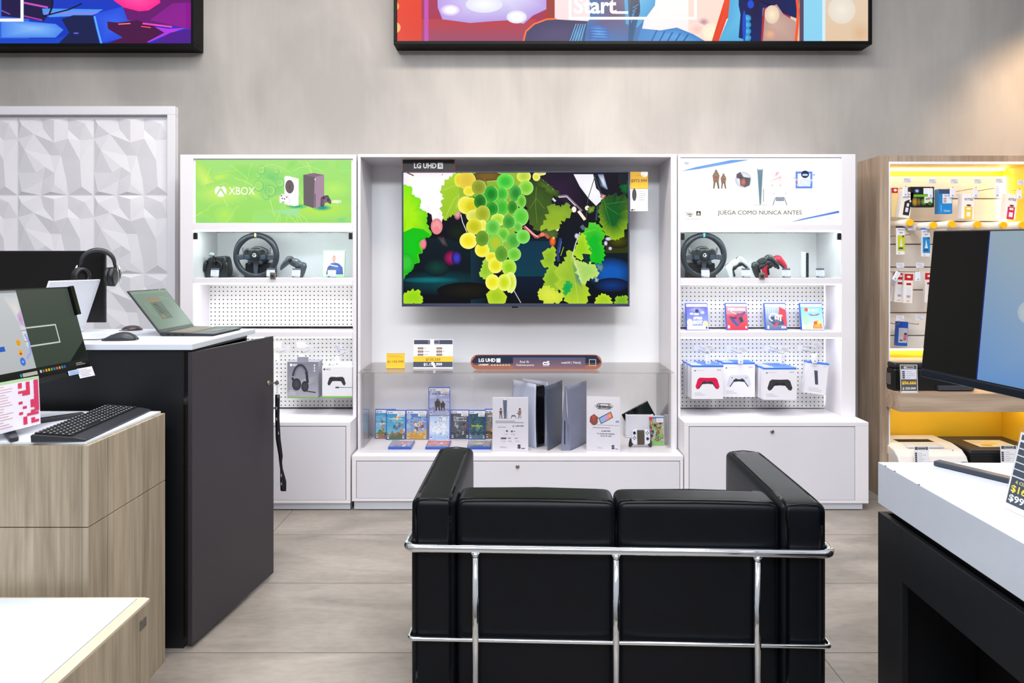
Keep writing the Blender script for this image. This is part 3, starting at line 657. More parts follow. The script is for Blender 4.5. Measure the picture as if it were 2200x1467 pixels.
# ================================================================ television
Dt = 4.33
tx0, tx1, tz0, tz1 = wx(863.2, Dt), wx(1352.6, Dt), wz(658.5, Dt), wz(367.5, Dt); tcx = (tx0+tx1)/2
tv = thing('television', 'large flat television showing green grapes and vine leaves', 'television', (tcx, Dt, tz0))
tw_, th_ = tx1-tx0, tz1-tz0
b = MB(); bz = 0.010; bb = 0.019
b.box(-tw_/2, tw_/2, 0, 0.03, 0, bb); b.box(-tw_/2, tw_/2, 0, 0.03, th_-bz, th_); b.box(-tw_/2, -tw_/2+bz, 0, 0.03, bb, th_-bz); b.box(tw_/2-bz, tw_/2, 0, 0.03, bb, th_-bz); b.box(-tw_/2+bz, tw_/2-bz, 0.006, 0.03, bb, th_-bz)
b.build('bezel', mat('tv_bezel', '#3c4258', 0.35, 0.3, noise=0.03), tv, 0.0015)
MB().box(-0.55, 0.55, 0.03, 0.075, 0.05, 0.6).build('rear_housing', M_black, tv, 0.01)
MB().box(-0.2, 0.2, 0.075, Di-Dt-0.001, 0.2, 0.5).build('wall_mount', M_dgrey, tv)
MB().cbox((-0.005+0.0, 0.004, -0.004), (0.04, 0.02, 0.008)).build('sensor', M_glossblack, tv, 0.002)
a = Art(335, 155, 1855, 1045, tw_-2*bz, th_-bb-bz, '#120c1c', '#080c14')
a.rect(335, 600, 1855, 1045, '#0a1c26', '#070a10')
a.ell(600, 900, 330, 90, '#064048', '#08121c', mid=.1); a.ell(520, 885, 190, 22, '#087078', '#06404a', mid=.2); a.ell(560, 800, 90, 60, '#0c4038', '#081820')
a.rect(790, 680, 910, 1045, '#10303e', '#080c12', True); a.rect(1080, 620, 1360, 860, '#08304a', '#0a3c4c'); a.rect(1080, 860, 1360, 1045, '#0a1a30', '#0a0c14')
a.ell(655, 735, 52, 55, '#a01860', '#100c20', mid=.2); a.ell(695, 735, 34, 48, '#3a3ac0', '#200c30', mid=.3); a.ell(760, 960, 200, 60, '#1c1a10', '#080a10')
a.ell(1740, 840, 160, 110, '#0c58b4', '#0a1c30', mid=.35); a.rect(1855-150, 560, 1855, 700, '#1a2408', '#34380c'); a.ell(1790, 620, 80, 50, '#4c4e08', '#161a08'); a.ell(1745, 920, 120, 50, '#0a3880', '#0a1424')
a.fan([(1180, 155), (1500, 155), (1560, 400), (1600, 520), (1380, 330), (1200, 260)], '#2c1438', '#180c20')
a.fan([(1400, 440), (1560, 440), (1620, 560), (1560, 700), (1540, 900), (1420, 860), (1370, 700), (1400, 560)], '#0a1422', '#0c1018')
# bright sky holes
a.fan([(335, 155), (690, 155), (710, 260), (640, 440), (600, 470), (575, 560), (540, 540), (525, 440), (500, 425), (470, 470), (430, 420), (335, 300)], '#ffffff', '#fdeef0', (500, 250), mid=.6)
a.ell(560, 520, 40, 55, '#f4a0a0', '#e08088', mid=.5); a.ell(558, 545, 22, 26, '#f08a90'); a.ell(467, 638, 25, 42, '#ee8898', '#a04858', mid=.6); a.ell(700, 430, 26, 46, '#e8a0a8', '#7a3a4c', mid=.4)
a.fan([(560, 590), (610, 590), (640, 660), (600, 650)], '#5a5058', '#282028'); a.ell(700, 560, 80, 60, '#142412', '#0c1014')
a.fan([(1487, 165), (1620, 165), (1640, 260), (1700, 320), (1640, 380), (1590, 330), (1530, 250)], '#ffffff', '#f4f0ff'); a.fan([(1650, 165), (1690, 165), (1720, 270), (1690, 260)], '#f4f4ff', '#6878a8')
a.line([(1635, 170), (1585, 330), (1570, 480)], 5, '#3c4a3c'); a.line([(1630, 180), (1680, 320)], 9, '#34404c'); a.fan([(1650, 180), (1670, 230), (1710, 270), (1670, 250)], '#5c8090', '#24404c'); a.ell(1688, 316, 20, 14, '#f0c0b0', '#904038')
a.line([(1255, 190), (1340, 260), (1390, 315), (1440, 310), (1500, 370), (1545, 415)], 12, '#8a7c84'); a.line([(1262, 200), (1345, 268), (1390, 322), (1440, 318), (1500, 380)], 5, '#f0e4ec'); a.line([(1335, 320), (1365, 350)], 14, '#d8d8e8')
a.line([(1520, 415), (1565, 475)], 20, '#fff0d8'); a.ell(1490, 405, 16, 20, '#fff4e0'); a.ell(1580, 395, 16, 16, '#ffece0'); a.ell(1375, 540, 12, 12, '#ffffff'); 
def leaf(pts, cc, ec, ec2=None, seed=1, n=2, amp=.24, veins=None, vc='#c8e860', cen=None, mid=0.35):
    a.fan(jag(pts, n, amp, seed), cc, ec, cen, ec2, mid)
    for v in (veins or []): a.line(v, 2.5, vc)
leaf([(1165, 290), (1230, 200), (1290, 250), (1335, 350), (1320, 440), (1290, 520), (1240, 550), (1190, 480)], '#3c5a1c', '#24380e', '#4a6820', 2, veins=[[(1235, 250), (1230, 380), (1240, 500)], [(1235, 330), (1290, 400)], [(1232, 330), (1190, 400)]], vc='#7a9030')
leaf([(1240, 190), (1310, 240), (1390, 310), (1330, 310)], '#4a6a1c', '#2c420e', None, 3)
leaf([(1340, 370), (1400, 390), (1450, 360), (1470, 430), (1400, 480), (1380, 540), (1300, 560), (1260, 545), (1310, 480)], '#90b428', '#74982a', '#a4c030', 4)
leaf([(1270, 550), (1380, 560), (1370, 600), (1310, 590)], '#4c6a2c', '#38502c', None, 4); a.line([(1150, 520), (1200, 560), (1235, 595), (1290, 570), (1320, 600)], 20, '#c85a4c'); a.line([(1160, 520), (1210, 570), (1245, 590)], 7, '#e8d0dc'); a.ell(1345, 622, 22, 36, '#f87030', '#903418', mid=.3); a.ell(1352, 600, 8, 10, '#f8c060'); a.ell(1275, 575, 16, 14, '#e88060')
leaf([(1590, 390), (1630, 385), (1620, 420), (1590, 430)], '#7c9c30', '#4c6820', None, 4)
leaf([(1690, 330), (1740, 310), (1850, 330), (1850, 500), (1800, 600), (1760, 610), (1700, 560), (1670, 470), (1660, 400)], '#0c5a20', '#06381c', '#98c418', 5, veins=[[(1690, 330), (1715, 430), (1745, 530), (1760, 590)], [(1705, 380), (1790, 440)], [(1700, 370), (1840, 350)]], vc='#3c9838')
leaf([(1800, 240), (1855, 210), (1855, 300), (1820, 290)], '#086028', '#043820')
leaf([(1560, 560), (1620, 495), (1665, 520), (1695, 590), (1665, 620), (1690, 670), (1690, 730), (1660, 785), (1600, 740), (1560, 690), (1520, 640)], '#10b828', '#58d02c', '#08c018', 6, veins=[[(1545, 565), (1640, 540)], [(1545, 570), (1610, 680)], [(1545, 570), (1560, 660)]], vc='#90e060', cen=(1630, 640))
leaf([(1520, 590), (1550, 570), (1575, 640), (1600, 720), (1520, 740), (1485, 700), (1520, 640)], '#98d020', '#b8dc2c', None, 7)
leaf([(1300, 680), (1360, 665), (1360, 730), (1340, 800), (1280, 790)], '#90b828', '#a8cc30', None, 8)
leaf([(1320, 810), (1370, 790), (1390, 900), (1370, 960), (1300, 930), (1290, 860)], '#8cb82c', '#a0c830', None, 9)
leaf([(1385, 790), (1430, 760), (1455, 680), (1490, 760), (1530, 840), (1550, 910), (1585, 960), (1570, 1045), (1450, 1040), (1400, 960)], '#98c034', '#a8c83c', '#b8d828', 10, veins=[[(1470, 720), (1500, 900), (1520, 1040)]], vc='#d0e070')
a.fan([(1475, 760), (1530, 840), (1545, 940), (1500, 900)], '#4c8a6c', '#88b048')
leaf([(1500, 750), (1545, 770), (1580, 760), (1640, 800), (1655, 850), (1600, 870), (1550, 915), (1530, 860)], '#a8d468', '#c0e070', None, 11)
a.line([(1530, 560), (1500, 640), (1480, 720), (1510, 800), (1540, 900)], 6, '#d8e0d0'); a.fan([(1545, 705), (1600, 710), (1590, 780), (1560, 760)], '#08343c', '#0a282c')
leaf([(1640, 770), (1690, 790), (1680, 830), (1650, 810)], '#5c94a0', '#304c60'); leaf([(1630, 860), (1655, 890), (1640, 900)], '#b0c0b0', '#6c8070')
for q in ((1705, 635, 12, 16), (1735, 670, 12, 12), (1722, 605, 20, 12), (1508, 585, 14, 18)): a.ell(*q, '#e8e4f8', '#b0a8c8')
a.line([(1400, 600), (1380, 700), (1385, 760)], 18, '#2c3c74'); a.line([(1405, 620), (1390, 700)], 6, '#5468b0'); a.line([(1640, 480), (1650, 380)], 12, '#2c4c54'); a.line([(1540, 515), (1560, 540)], 26, '#60687c'); a.line([(1420, 660), (1400, 720)], 5, '#98c020')
leaf([(1420, 930), (1450, 890), (1480, 920), (1450, 970), (1430, 990)], '#10a848', '#30b050', None, 12)
leaf([(1250, 960), (1300, 925), (1360, 960), (1420, 990), (1400, 1030), (1310, 1045), (1250, 1000)], '#dce848', '#c8dc3c', None, 13, cen=(1330, 990))
leaf([(1630, 1050), (1650, 1000), (1690, 980), (1730, 1000), (1745, 1050)], '#a8d020', '#c0dc30', None, 14); leaf([(1770, 1050), (1775, 1000), (1810, 1000), (1845, 990), (1850, 1050)], '#78b420', '#98c428', None, 15)
# left leaves
leaf([(335, 235), (395, 258), (385, 300), (455, 345), (440, 395), (495, 430), (490, 500), (525, 580), (445, 605), (440, 650), (465, 700), (425, 712), (445, 765), (405, 775), (395, 815), (350, 850), (335, 880), (330, 880), (330, 235)], '#a8f010', '#88e810', '#08b818', 16, 2, .12, cen=(370, 430), mid=.3)
a.fan([(335, 560), (400, 530), (470, 540), (520, 580), (445, 605), (440, 650), (460, 700), (425, 712), (440, 765), (400, 770), (335, 780)], '#10c81c', '#18c010', (400, 650)); a.ell(350, 770, 60, 70, '#38c838', '#14b41c', mid=.4)
leaf([(335, 985), (380, 962), (450, 960), (440, 985), (465, 1000), (460, 1040), (335, 1040)], '#98d814', '#b0e020', None, 17)
a.line([(360, 155), (405, 175)], 8, '#6a3c30'); a.line([(600, 160), (596, 175)], 3, '#6a5c58')
leaf([(590, 270), (640, 200), (690, 160), (745, 160), (770, 330), (720, 400), (690, 430), (640, 450), (615, 480), (600, 430), (610, 330)], '#a0cc28', '#b0d838', '#98c428', 18, veins=[[(760, 230), (690, 240), (600, 275)], [(750, 280), (680, 330), (615, 470)], [(720, 300), (690, 400)]], vc='#d0e880')
leaf([(880, 750), (915, 740), (930, 860), (890, 880), (850, 850), (870, 800)], '#98c82c', '#b0dc48', None, 19)
leaf([(925, 950), (1000, 950), (1025, 1040), (910, 1040)], '#a8cc20', '#c0dc30', None, 20, 1); leaf([(1050, 930), (1075, 970), (1040, 965)], '#c0dc60', '#e0f090')
a.line([(1065, 890), (1085, 960), (1130, 1040)], 5, '#c8d0d0'); a.line([(724, 440), (735, 490), (765, 560)], 5, '#e8e8f0')
a.fan([(700, 155), (1160, 155), (1120, 330), (1080, 620), (1010, 780), (920, 700), (800, 520), (720, 380)], '#7ca828', '#98bc38', (930, 330))
G = [(905, 180, 110, 34, '#7a5c1c', '#5c4418'), (1150, 180, 48, 42, '#b8d440', '#e8f060'), (1235, 182, 26, 30, '#e8e030', '#f0f090'), (1260, 160, 40, 14, '#e0e060', '#fff0a0'),
 (715, 205, 36, 48, '#e0d020', '#f4ec50'), (765, 210, 60, 62, '#e4c43c', '#ecd440'), (1025, 215, 60, 54, '#38c038', '#70e850'), (780, 280, 40, 34, '#f0e020', '#f8f060'),
 (755, 375, 52, 60, '#f0e428', '#fcf470'), (845, 255, 48, 52, '#8c9424', '#a0b038'), (1000, 300, 44, 48, '#38b030', '#60d848'), (1165, 258, 50, 50, '#78c838', '#a8e858'), (1095, 295, 42, 56, '#28882c', '#50b848'),
 (795, 385, 60, 60, '#d8cc18', '#f4ec40'), (930, 300, 48, 56, '#14801c', '#38b838'), (1135, 350, 30, 46, '#58b830', '#88dc50'), (1000, 392, 50, 58, '#40b430', '#68d048'), (1075, 390, 34, 46, '#28801c', '#48a030'), (820, 450, 60, 45, '#d8dc48', '#f0f080'),
 (855, 352, 42, 50, '#1c681c', '#348c28'), (935, 400, 45, 48, '#18881c', '#40a838'), (872, 435, 50, 58, '#a0ac24', '#c0cc3c'), (975, 475, 50, 42, '#a8dc40', '#e0f060'), (1130, 455, 52, 62, '#58c838', '#80e058'),
 (1050, 490, 42, 48, '#389830', '#58b848'), (1110, 525, 30, 36, '#60c040', '#88d860'), (870, 515, 30, 40, '#f0e840', '#fcf880'), (815, 522, 56, 54, '#c4c41c', '#e8e43c'), (940, 527, 50, 55, '#58b838', '#88e060'), (1010, 577, 42, 50, '#60bc38', '#98e050'),
 (1080, 617, 48, 55, '#48a834', '#70c850'), (1145, 590, 47, 48, '#60c838', '#90e868'), (775, 618, 60, 56, '#f4e418', '#fff870'), (868, 680, 50, 50, '#f0e420', '#fcf460'), (958, 635, 52, 62, '#b8c82c', '#78d048'), (870, 602, 46, 54, '#5c8c24', '#74a42c'),
 (1085, 710, 46, 46, '#68c438', '#98e058'), (930, 730, 40, 36, '#e8e020', '#f8f060'), (958, 785, 50, 54, '#e4e01c', '#fcf868'), (1050, 800, 50, 56, '#94d020', '#c0ec50'), (1000, 707, 44, 55, '#589428', '#70ac38'), (1060, 900, 40, 70, '#d0e438', '#f0f890'), (938, 900, 48, 54, '#ece81c', '#fff870'), (1017, 902, 46, 58, '#c8dc20', '#f4f868')]
for (x, y, rx, ry, c1, c2) in G:
    a.ell(x, y, rx, ry, c1, c2, 26, mid=.35)
    a.ring(x, y, rx, ry, 3, '#f6ffb0' if c2[1] in 'def' else '#b8f090', -1.2, 1.6, 14)
a.line([(880, 195), (900, 240)], 8, '#9c6438'); a.line([(975, 840), (1005, 820), (1000, 845)], 4, '#5c3c20'); a.line([(805, 318), (822, 330)], 5, '#303018')
a.rect(1786, 160, 1848, 234, '#1c1c26')
a.build('screen_picture', M_screen, tv, (0, 0.0055, bb))
def signboard(label, loc, w, h, art, th=0.004, lean=0, rz=0, border=None, cat='sign', name='price_sign', foot=0.0, group=None, mt=None, backm=None, yaw=0, roll=0, pad=0.0):
    """acrylic holder with a printed card; origin at bottom centre, card faces -Y"""
    t = thing(name, label, cat, loc, group=group, rot=(-lean, roll, rz))
    p = MB().box(-w/2-pad, w/2+pad, 0, th, 0, h+pad); 
    if foot: p.box(-w/2, w/2, th, foot, 0, 0.003)
    p.build('holder', backm or M_acr, t, 0.0004)
    art.build('printed_card', mt or M_print, t, (0, -0.0004, 0.0))
    return t
# header on top of the television
hx0, hx1, hz0, hz1 = wx(864.5, Dt), wx(977, Dt), tz1+0.0005, wz(342.5, Dt)
h = thing('header_sign', 'small black and orange header sign on top left of television', 'sign', ((hx0+hx1)/2, Dt+0.004, hz0))
MB().box(-(hx1-hx0)/2, (hx1-hx0)/2, 0, 0.012, 0, hz1-hz0).build('panel', mat('orange_edge_plastic', '#e8603a', 0.4, noise=0.02), h, 0.003)
a = Art(331, 70, 683, 135, hx1-hx0-0.004, hz1-hz0-0.004, '#17181f', '#2a1c1c')
a.text('LG UHD', 407, 88, 560, 121, '#ffffff', 0.03); a.rect(568, 87, 604, 123, '#ffffff'); a.text('AI', 576, 94, 597, 116, '#303038', 0.03)
a.build('lettering', M_print, h, (0, -0.0005, 0.002))
# price card and remote card right of television
pd = 4.345
a = Art(1868, 155, 1986, 420, wx(1392, pd)-wx(1354, pd), wz(369, pd)-wz(453.5, pd), '#ece9e8')
a.rect(1868, 155, 1986, 266, '#f2b62c'); a.ell(1962, 168, 24, 22, '#fffdf4'); a.text('$973.999', 1873, 205, 1980, 229, '#6a5428', .02); a.rect(1900, 180, 1960, 182, '#c09028'); a.rect(1868, 266, 1986, 270, '#b07c20')
a.ell(1895, 310, 15, 42, '#3c3c44'); a.lines(1928, 285, 1975, 5, 14, '#a0a0a8', .3); a.rect(1874, 406, 1888, 417, '#2c2c30'); a.lines(1890, 408, 1908, 1, 10, '#60606a', .6)
signboard('yellow and white price card hanging at right edge of television', ((wx(1354, pd)+wx(1392, pd))/2, pd, wz(453.5, pd)), wx(1392, pd)-wx(1354, pd), wz(369, pd)-wz(453.5, pd), a, 0.002, name='price_card', mt=M_print)
# things standing on the acrylic shelf
pd = 4.30
def onshelf(x0, x1, y0, y1, D, z, art, label, **kw):
    w_, h_ = wx(x1, D)-wx(x0, D), wz(y0, D)-wz(y1, D); art.w = w_; art.h = h_
    # re-map height later: Art keeps its own ratio through w and h
    return signboard(label, ((wx(x0, D)+wx(x1, D))/2, D, z), w_, h_, art, **kw)
def mkart(x0, y0, x1, y1, *c): return Art(x0, y0, x1, y1, 1, 1, *c)
a = mkart(345, 290, 532, 452, '#f8c23a'); a.rect(345, 290, 532, 294, '#c89010'); a.rect(345, 446, 532, 452, '#9c7a20'); a.lines(360, 312, 520, 2, 12, '#c8952a', .3); a.text('$1.103.999', 355, 364, 520, 392, '#8c6c28', .02)
onshelf(830, 869.5, 759, 792, pd, vz+0.0005, a, 'small square yellow price card standing on smoky acrylic shelf', foot=0.03, lean=0.06)
a = mkart(622, 140, 1045, 452, '#e9e9ef'); a.rect(628, 148, 1040, 194, '#454c60'); a.frame(780, 156, 900, 186, 3, '#c8ccd6'); a.rect(800, 146, 842, 290, '#ffffff')
for i in range(3):
    for x in (668, 868): a.rect(x, 226+i*34, x+60, 248+i*34, '#8a7468'); a.rect(x+12, 232+i*34, x+48, 242+i*34, '#a89080'); a.rect(x+68, 234+i*34, x+68+(20, 60, 40)[i]*(1 if x < 700 else .3), 239+i*34, '#9aa0b0')
a.rect(626, 322, 1044, 380, '#f8c63c'); a.lines(770, 330, 900, 1, 8, '#b48a28', .4); a.text('$133.333', 755, 342, 910, 374, '#8c6c20', .03); a.rect(622, 380, 1042, 436, '#4a5064'); a.text('$1.199.999', 732, 392, 930, 426, '#f4f6fa', .03); a.poly([(812, 382), (838, 382), (868, 450), (845, 450)], '#ffffff')
onshelf(888, 973, 729.5, 792.5, pd, vz+0.002, a, 'white, yellow and slate price sign standing on smoky acrylic shelf', foot=0.03, lean=0.05, pad=0.002)
# rounded banner
a = Art(1012, 760, 1295, 792, 1, 1, '#202838')
D = 4.27; w_ = wx(1293, D)-wx(1011, D); h_ = wz(760, D)-wz(792, D)
bn = thing('rounded_banner', 'long rounded dark blue and copper banner standing on the acrylic shelf', 'sign', ((wx(1293, D)+wx(1011, D))/2, D, vz+0.0005))
r_ = h_/2
def stad(r, hw, n=12): return [(hw*1-r+r*math.cos(t), r_+r*math.sin(t)) for t in [(-PI/2+PI*i/n) for i in range(n+1)]]+[(-hw+r+r*math.cos(t), r_+r*math.sin(t)) for t in [(PI/2+PI*i/n) for i in range(n+1)]]
bend = lambda p: (p[0], p[1]+0.006*(1-(2*p[0]/w_)**2), p[2])
def bendmb(mbx): mbx.v = [bend(p) for p in mbx.v]; return mbx
q = MB(); NB = 44
def halfh(x, w2, r): e = max(0, abs(x)-(w2-r)); return math.sqrt(max(0, r*r-e*e))
for i in range(NB+1):
    x = -w_/2*math.cos(PI*i/NB); x = max(-w_/2+1e-4, min(w_/2-1e-4, x)); hh_ = max(0.002, halfh(x, w_/2, r_))
    for y in (0.0, 0.004):
        for sz in (-1, 1): q.v.append(bend((x, y, r_+sz*hh_)))
for i in range(NB):
    p = i*4; n_ = p+4
    for u, v_ in ((0, 1), (1, 3), (3, 2), (2, 0)): q.face((p+u, n_+u, n_+v_, p+v_))
q.face((0, 1, 3, 2)); e2 = NB*4; q.face((e2, e2+1, e2+3, e2+2))
q.build('board', mat('copper_edge', '#c8785c', 0.35, 0.3, noise=0.02), bn)
a = Art(-w_/2*1000, 0, w_/2*1000, h_*1000, w_, h_, '#c8785c'); a.polys = []
W = w_*1000; Hh = h_*1000
def band(y0, y1, c):
    a.L += 1
    N = 28
    for i in range(N):
        xa = -W/2+4+(W-8)*i/N; xb = -W/2+4+(W-8)*(i+1)/N
        def half(x):
            R_ = Hh/2-4; e = max(0, abs(x)-(W/2-4-R_)); return math.sqrt(max(0, R_*R_-e*e))
        for u in range(1):
            ya0, yb0 = max(y0, Hh/2-half(xa)), max(y0, Hh/2-half(xb)); ya1, yb1 = min(y1, Hh/2+half(xa)), min(y1, Hh/2+half(xb))
            if ya1 > ya0 or yb1 > yb0: a.add([(xa, ya0), (xb, yb0), (xb, max(yb0, yb1)), (xa, max(ya0, ya1))], [lin(c)]*4)
band(0, Hh*.62, '#222c44'); band(Hh*.58, Hh*.72, '#60484c'); band(Hh*.70, Hh, '#9a6450')
s_ = W/283.0
def bx(p): return (p-1152)*s_
def by(p): return (p-760)*s_
a.L += 1; c1_, c2_ = lin('#4c5270'), lin('#846068')
for i in range(16):
    xa, xb = bx(1102+156*i/16), bx(1102+156*(i+1)/16); a.add([(xa, by(766)), (xb, by(766)), (xb, by(790)), (xa, by(790))], [c1_, c1_, c2_, c2_])
a.L += 3
a.text('LG UHD', bx(1028), by(768), bx(1064), by(776), '#ffffff', .04); a.rect(bx(1066), by(768), bx(1075), by(777), '#dfe4f0'); a.text('UQ8050', bx(1028), by(780), bx(1049), by(784), '#fff4ee', .03)
for i in range(7): a.rect(bx(1054+i*6.2), by(781.5), bx(1058.5+i*6.2), by(783.5), '#f0d8cc')
a.text('Real 4k', bx(1117), by(773), bx(1137), by(778), '#e8ecf4'); a.text('Colores puros', bx(1109), by(780.5), bx(1147), by(785.5), '#f4e8e4', .02)
a.text('α5', bx(1166), by(774), bx(1181), by(783), '#f0f2f8', .05); a.rect(bx(1166), by(784), bx(1180), by(784.6), '#f0f2f8'); a.text('webOS | ThinQ', bx(1206), by(775), bx(1248), by(781), '#f0eef2', .01)
a.frame(bx(1266), by(770), bx(1281), by(784), 3, '#d8c8b8')
a.build('lettering', M_print, bn, (0, -0.0008, 0), step=5e-5, warp=bend)

# ---------------------------------------------------------------- game cases
M_blue = mat('blue_case_plastic', '#2456c4', 0.25, noise=0.05); M_gcase = mat('green_case_plastic', '#9ad0a0', 0.25, noise=0.05)
M_pale = mat('clear_case_plastic', '#cfdcec', 0.2, noise=0.03)
def cover(seed, sky, ground, blobs, title=None, tcol='#ffffff', band='#eef2fa', ty=(60, 75), sticker=True, tbold=.04, w=0.13, h=0.175, logo='#3a4668'):
    a = Art(0, 0, 100, 135, w, h, band); r = random.Random(seed)
    a.rect(0, 14, 100, 135, sky[0], sky[1])
    for _ in range(7): a.ell(r.uniform(0, 100), r.uniform(20, 80), r.uniform(10, 26), r.uniform(5, 14), r.choice(sky), sky[1], rot=r.uniform(-.5, .5))
    pts = [(0, 135)]+[(x, r.uniform(88, 112)) for x in range(0, 101, 10)]+[(100, 135)]; a.poly(pts, ground[0])
    pts = [(0, 135)]+[(x, r.uniform(102, 122)) for x in range(0, 101, 8)]+[(100, 135)]; a.poly(pts, ground[1])
    for _ in range(16):
        x, y, s = r.gauss(55, 20), r.gauss(78, 22), r.uniform(3, 9)
        if y < 22 or y > 128: continue
        c = r.choice(blobs); a.fan(jag([(x-s, y), (x-s*.3, y-s*1.3), (x+s, y-s*.4), (x+s*.7, y+s), (x-s*.4, y+s*1.2)], 1, .3, seed+_), c, r.choice(blobs))
    for _ in range(8):
        x, y = r.uniform(8, 92), r.uniform(40, 120); a.line([(x, y), (x+r.uniform(-18, 18), y+r.uniform(-12, 12))], r.uniform(.8, 2), r.choice(blobs+[tcol]))
    if title:
        ls = title.split('\n'); hh = (ty[1]-ty[0])/len(ls)
        for i, t in enumerate(ls): a.text(t, 14, ty[0]+i*hh, 86, ty[0]+i*hh+hh*.8, tcol, tbold)
    a.rect(4, 117, 13, 131, '#f4f4f4'); a.rect(5.5, 119, 11.5, 127, '#30343c'); a.rect(87, 118, 96, 131, '#e0e4ea'); a.rect(89, 121, 94, 127, '#505866')
    a.poly([(8, 4), (12, 9), (5, 9)], logo); a.rect(5, 9.5, 13, 11, logo); a.text('PS5', 17, 5, 32, 10.5, logo, .02)
    if sticker: a.rect(56, 3, 97, 27, '#eef0f2'); a.lines(59, 6, 93, 3, 5, '#b0b0b8', .3); a.text('$ 89.999', 66, 20, 94, 25, '#55555f', .03)
    return a
def gamecase(label, x0, x1, y0, y1, D, z, art, shell=M_blue, lean=0.1, rz=0, lying=False, group=None, loc=None):
    w_ = wx(x1, D)-wx(x0, D); h_ = wz(y0, D)-wz(y1, D); lo = loc or ((wx(x0, D)+wx(x1, D))/2, D, z)
    t = thing('game_case', label, 'video game', lo, group=group, rot=(-lean if not lying else -PI/2, 0, rz))
    MB().box(-w_/2, w_/2, 0, 0.014, 0, h_).build('case', shell, t, 0.0025)
    art.w = 1; x_0, y_0, x_1, y_1 = art.r; art.w = w_-0.008; art.h = h_-0.009
    art.build('cover_print', M_print, t, (0.001, -0.0006, 0.003))
    return t
zc = zbc+0.0008
gs = 'games stood along the back of the acrylic case'
gamecase('game in blue case with valley landscape, leftmost of the standing row, half covered', 805, 849, 888, 950.5, 4.50, zc, cover(1, ['#4c9cd0', '#8cc8e0'], ['#5c8048', '#a07050'], ['#305868', '#2c4a38', '#c0a080'], 'HORIZON', ty=(62, 72), sticker=False), group=gs)
gamecase('blue-cased game with teal beach art, second from left, white sticker top left', 829, 870.5, 890, 953, 4.47, zc, cover(2, ['#3c98cc', '#70c0d0'], ['#8a6a50', '#506848'], ['#d05848', '#e8e0c0', '#2870a0', '#e09060'], 'HORIZON', ty=(34, 42), tbold=.01), group=gs)
gamecase('blue-cased game with blue sky over yellow sand, third from left', 871.5, 917.5, 889, 952, 4.475, zc, cover(3, ['#4878c0', '#a8c0e0'], ['#d8b050', '#c89838'], ['#a84858', '#5878b0', '#f0e0b0', '#704a78']), group=gs)
a = cover(5, ['#b8d0f0', '#e8f2fc'], ['#c8dcf4', '#a8c4ec'], ['#ffffff', '#7098d0', '#d8e8fa'], 'ASTRO\nBOT', '#eef6ff', ty=(68, 102), tbold=.08)
gamecase('blue-cased game with glare over pale blue cover, under the upper game', 920.5, 966, 893, 955, 4.46, zc, a, group=gs)
rs = MB(); rx = wx(943, 4.5); rs.box(rx-0.06, rx+0.06, 4.49, 4.56, zc, wz(893.5, 4.47)); rs = rs.build('riser_block', M_acr, None, 0.002); tag(rs, 'clear acrylic riser block under the upper game', 'riser')
a = cover(4, ['#8c98cc', '#c0c8e4'], ['#8890b8', '#a8b0d0'], ['#9aa4d0', '#b8c0e0'], 'GOD OF WAR', '#4858a0', ty=(24, 34), tbold=.03)
for cx_, s in ((42, 1.0), (67, .8)):
    y0 = 112-58*s; a.fan([(cx_-15*s, y0+14*s), (cx_-5*s, y0+6*s), (cx_+6*s, y0+6*s), (cx_+14*s, y0+16*s), (cx_+11*s, y0+40*s), (cx_-14*s, y0+40*s)], '#34343c', '#4c4440'); a.ell(cx_, y0+4*s, 5*s, 6*s, '#504440'); a.poly([(cx_-10*s, y0+38*s), (cx_-2*s, y0+38*s), (cx_-5*s, 112), (cx_-11*s, 112)], '#282830'); a.poly([(cx_+2*s, y0+38*s), (cx_+9*s, y0+38*s), (cx_+13*s, 112), (cx_+6*s, 112)], '#302c30')
gamecase('blue-cased game with two dark figures in snow, raised above the standing row', 920.5, 967, 832, 893, 4.47, wz(893, 4.47)+0.001, a, lean=0.0)
gamecase('blue-cased game with dark grey cover and white script, right of the glare one', 967.5, 1008, 890, 952, 4.49, zc, cover(6, ['#3c4658', '#545c6c'], ['#2c3440', '#384048'], ['#c8d0d8', '#8a5060', '#606c78', '#1c222c'], "Demon's\nSouls", '#e8ecf0', ty=(28, 54), tbold=0), group=gs)
gamecase('game with dark teal cover and yellow title, second from right of the row', 1006.5, 1043, 889.5, 952, 4.475, zc, cover(7, ['#2c4c5c', '#3c6470'], ['#38505c', '#60788c'], ['#80a0b0', '#203440', '#5c8478'], 'RETURNAL', '#d8e02c', ty=(68, 78), tbold=.02), group=gs)
gamecase('game with brown ruins cover, rightmost of the row, beside console poster', 1041, 1084, 889, 952, 4.50, zc, cover(8, ['#5c7484', '#a09078'], ['#6c5440', '#8c6c4c'], ['#3c4c58', '#c09468', '#483c34'], 'UNCHARTED', '#e8e0d0', ty=(26, 36)), group=gs)
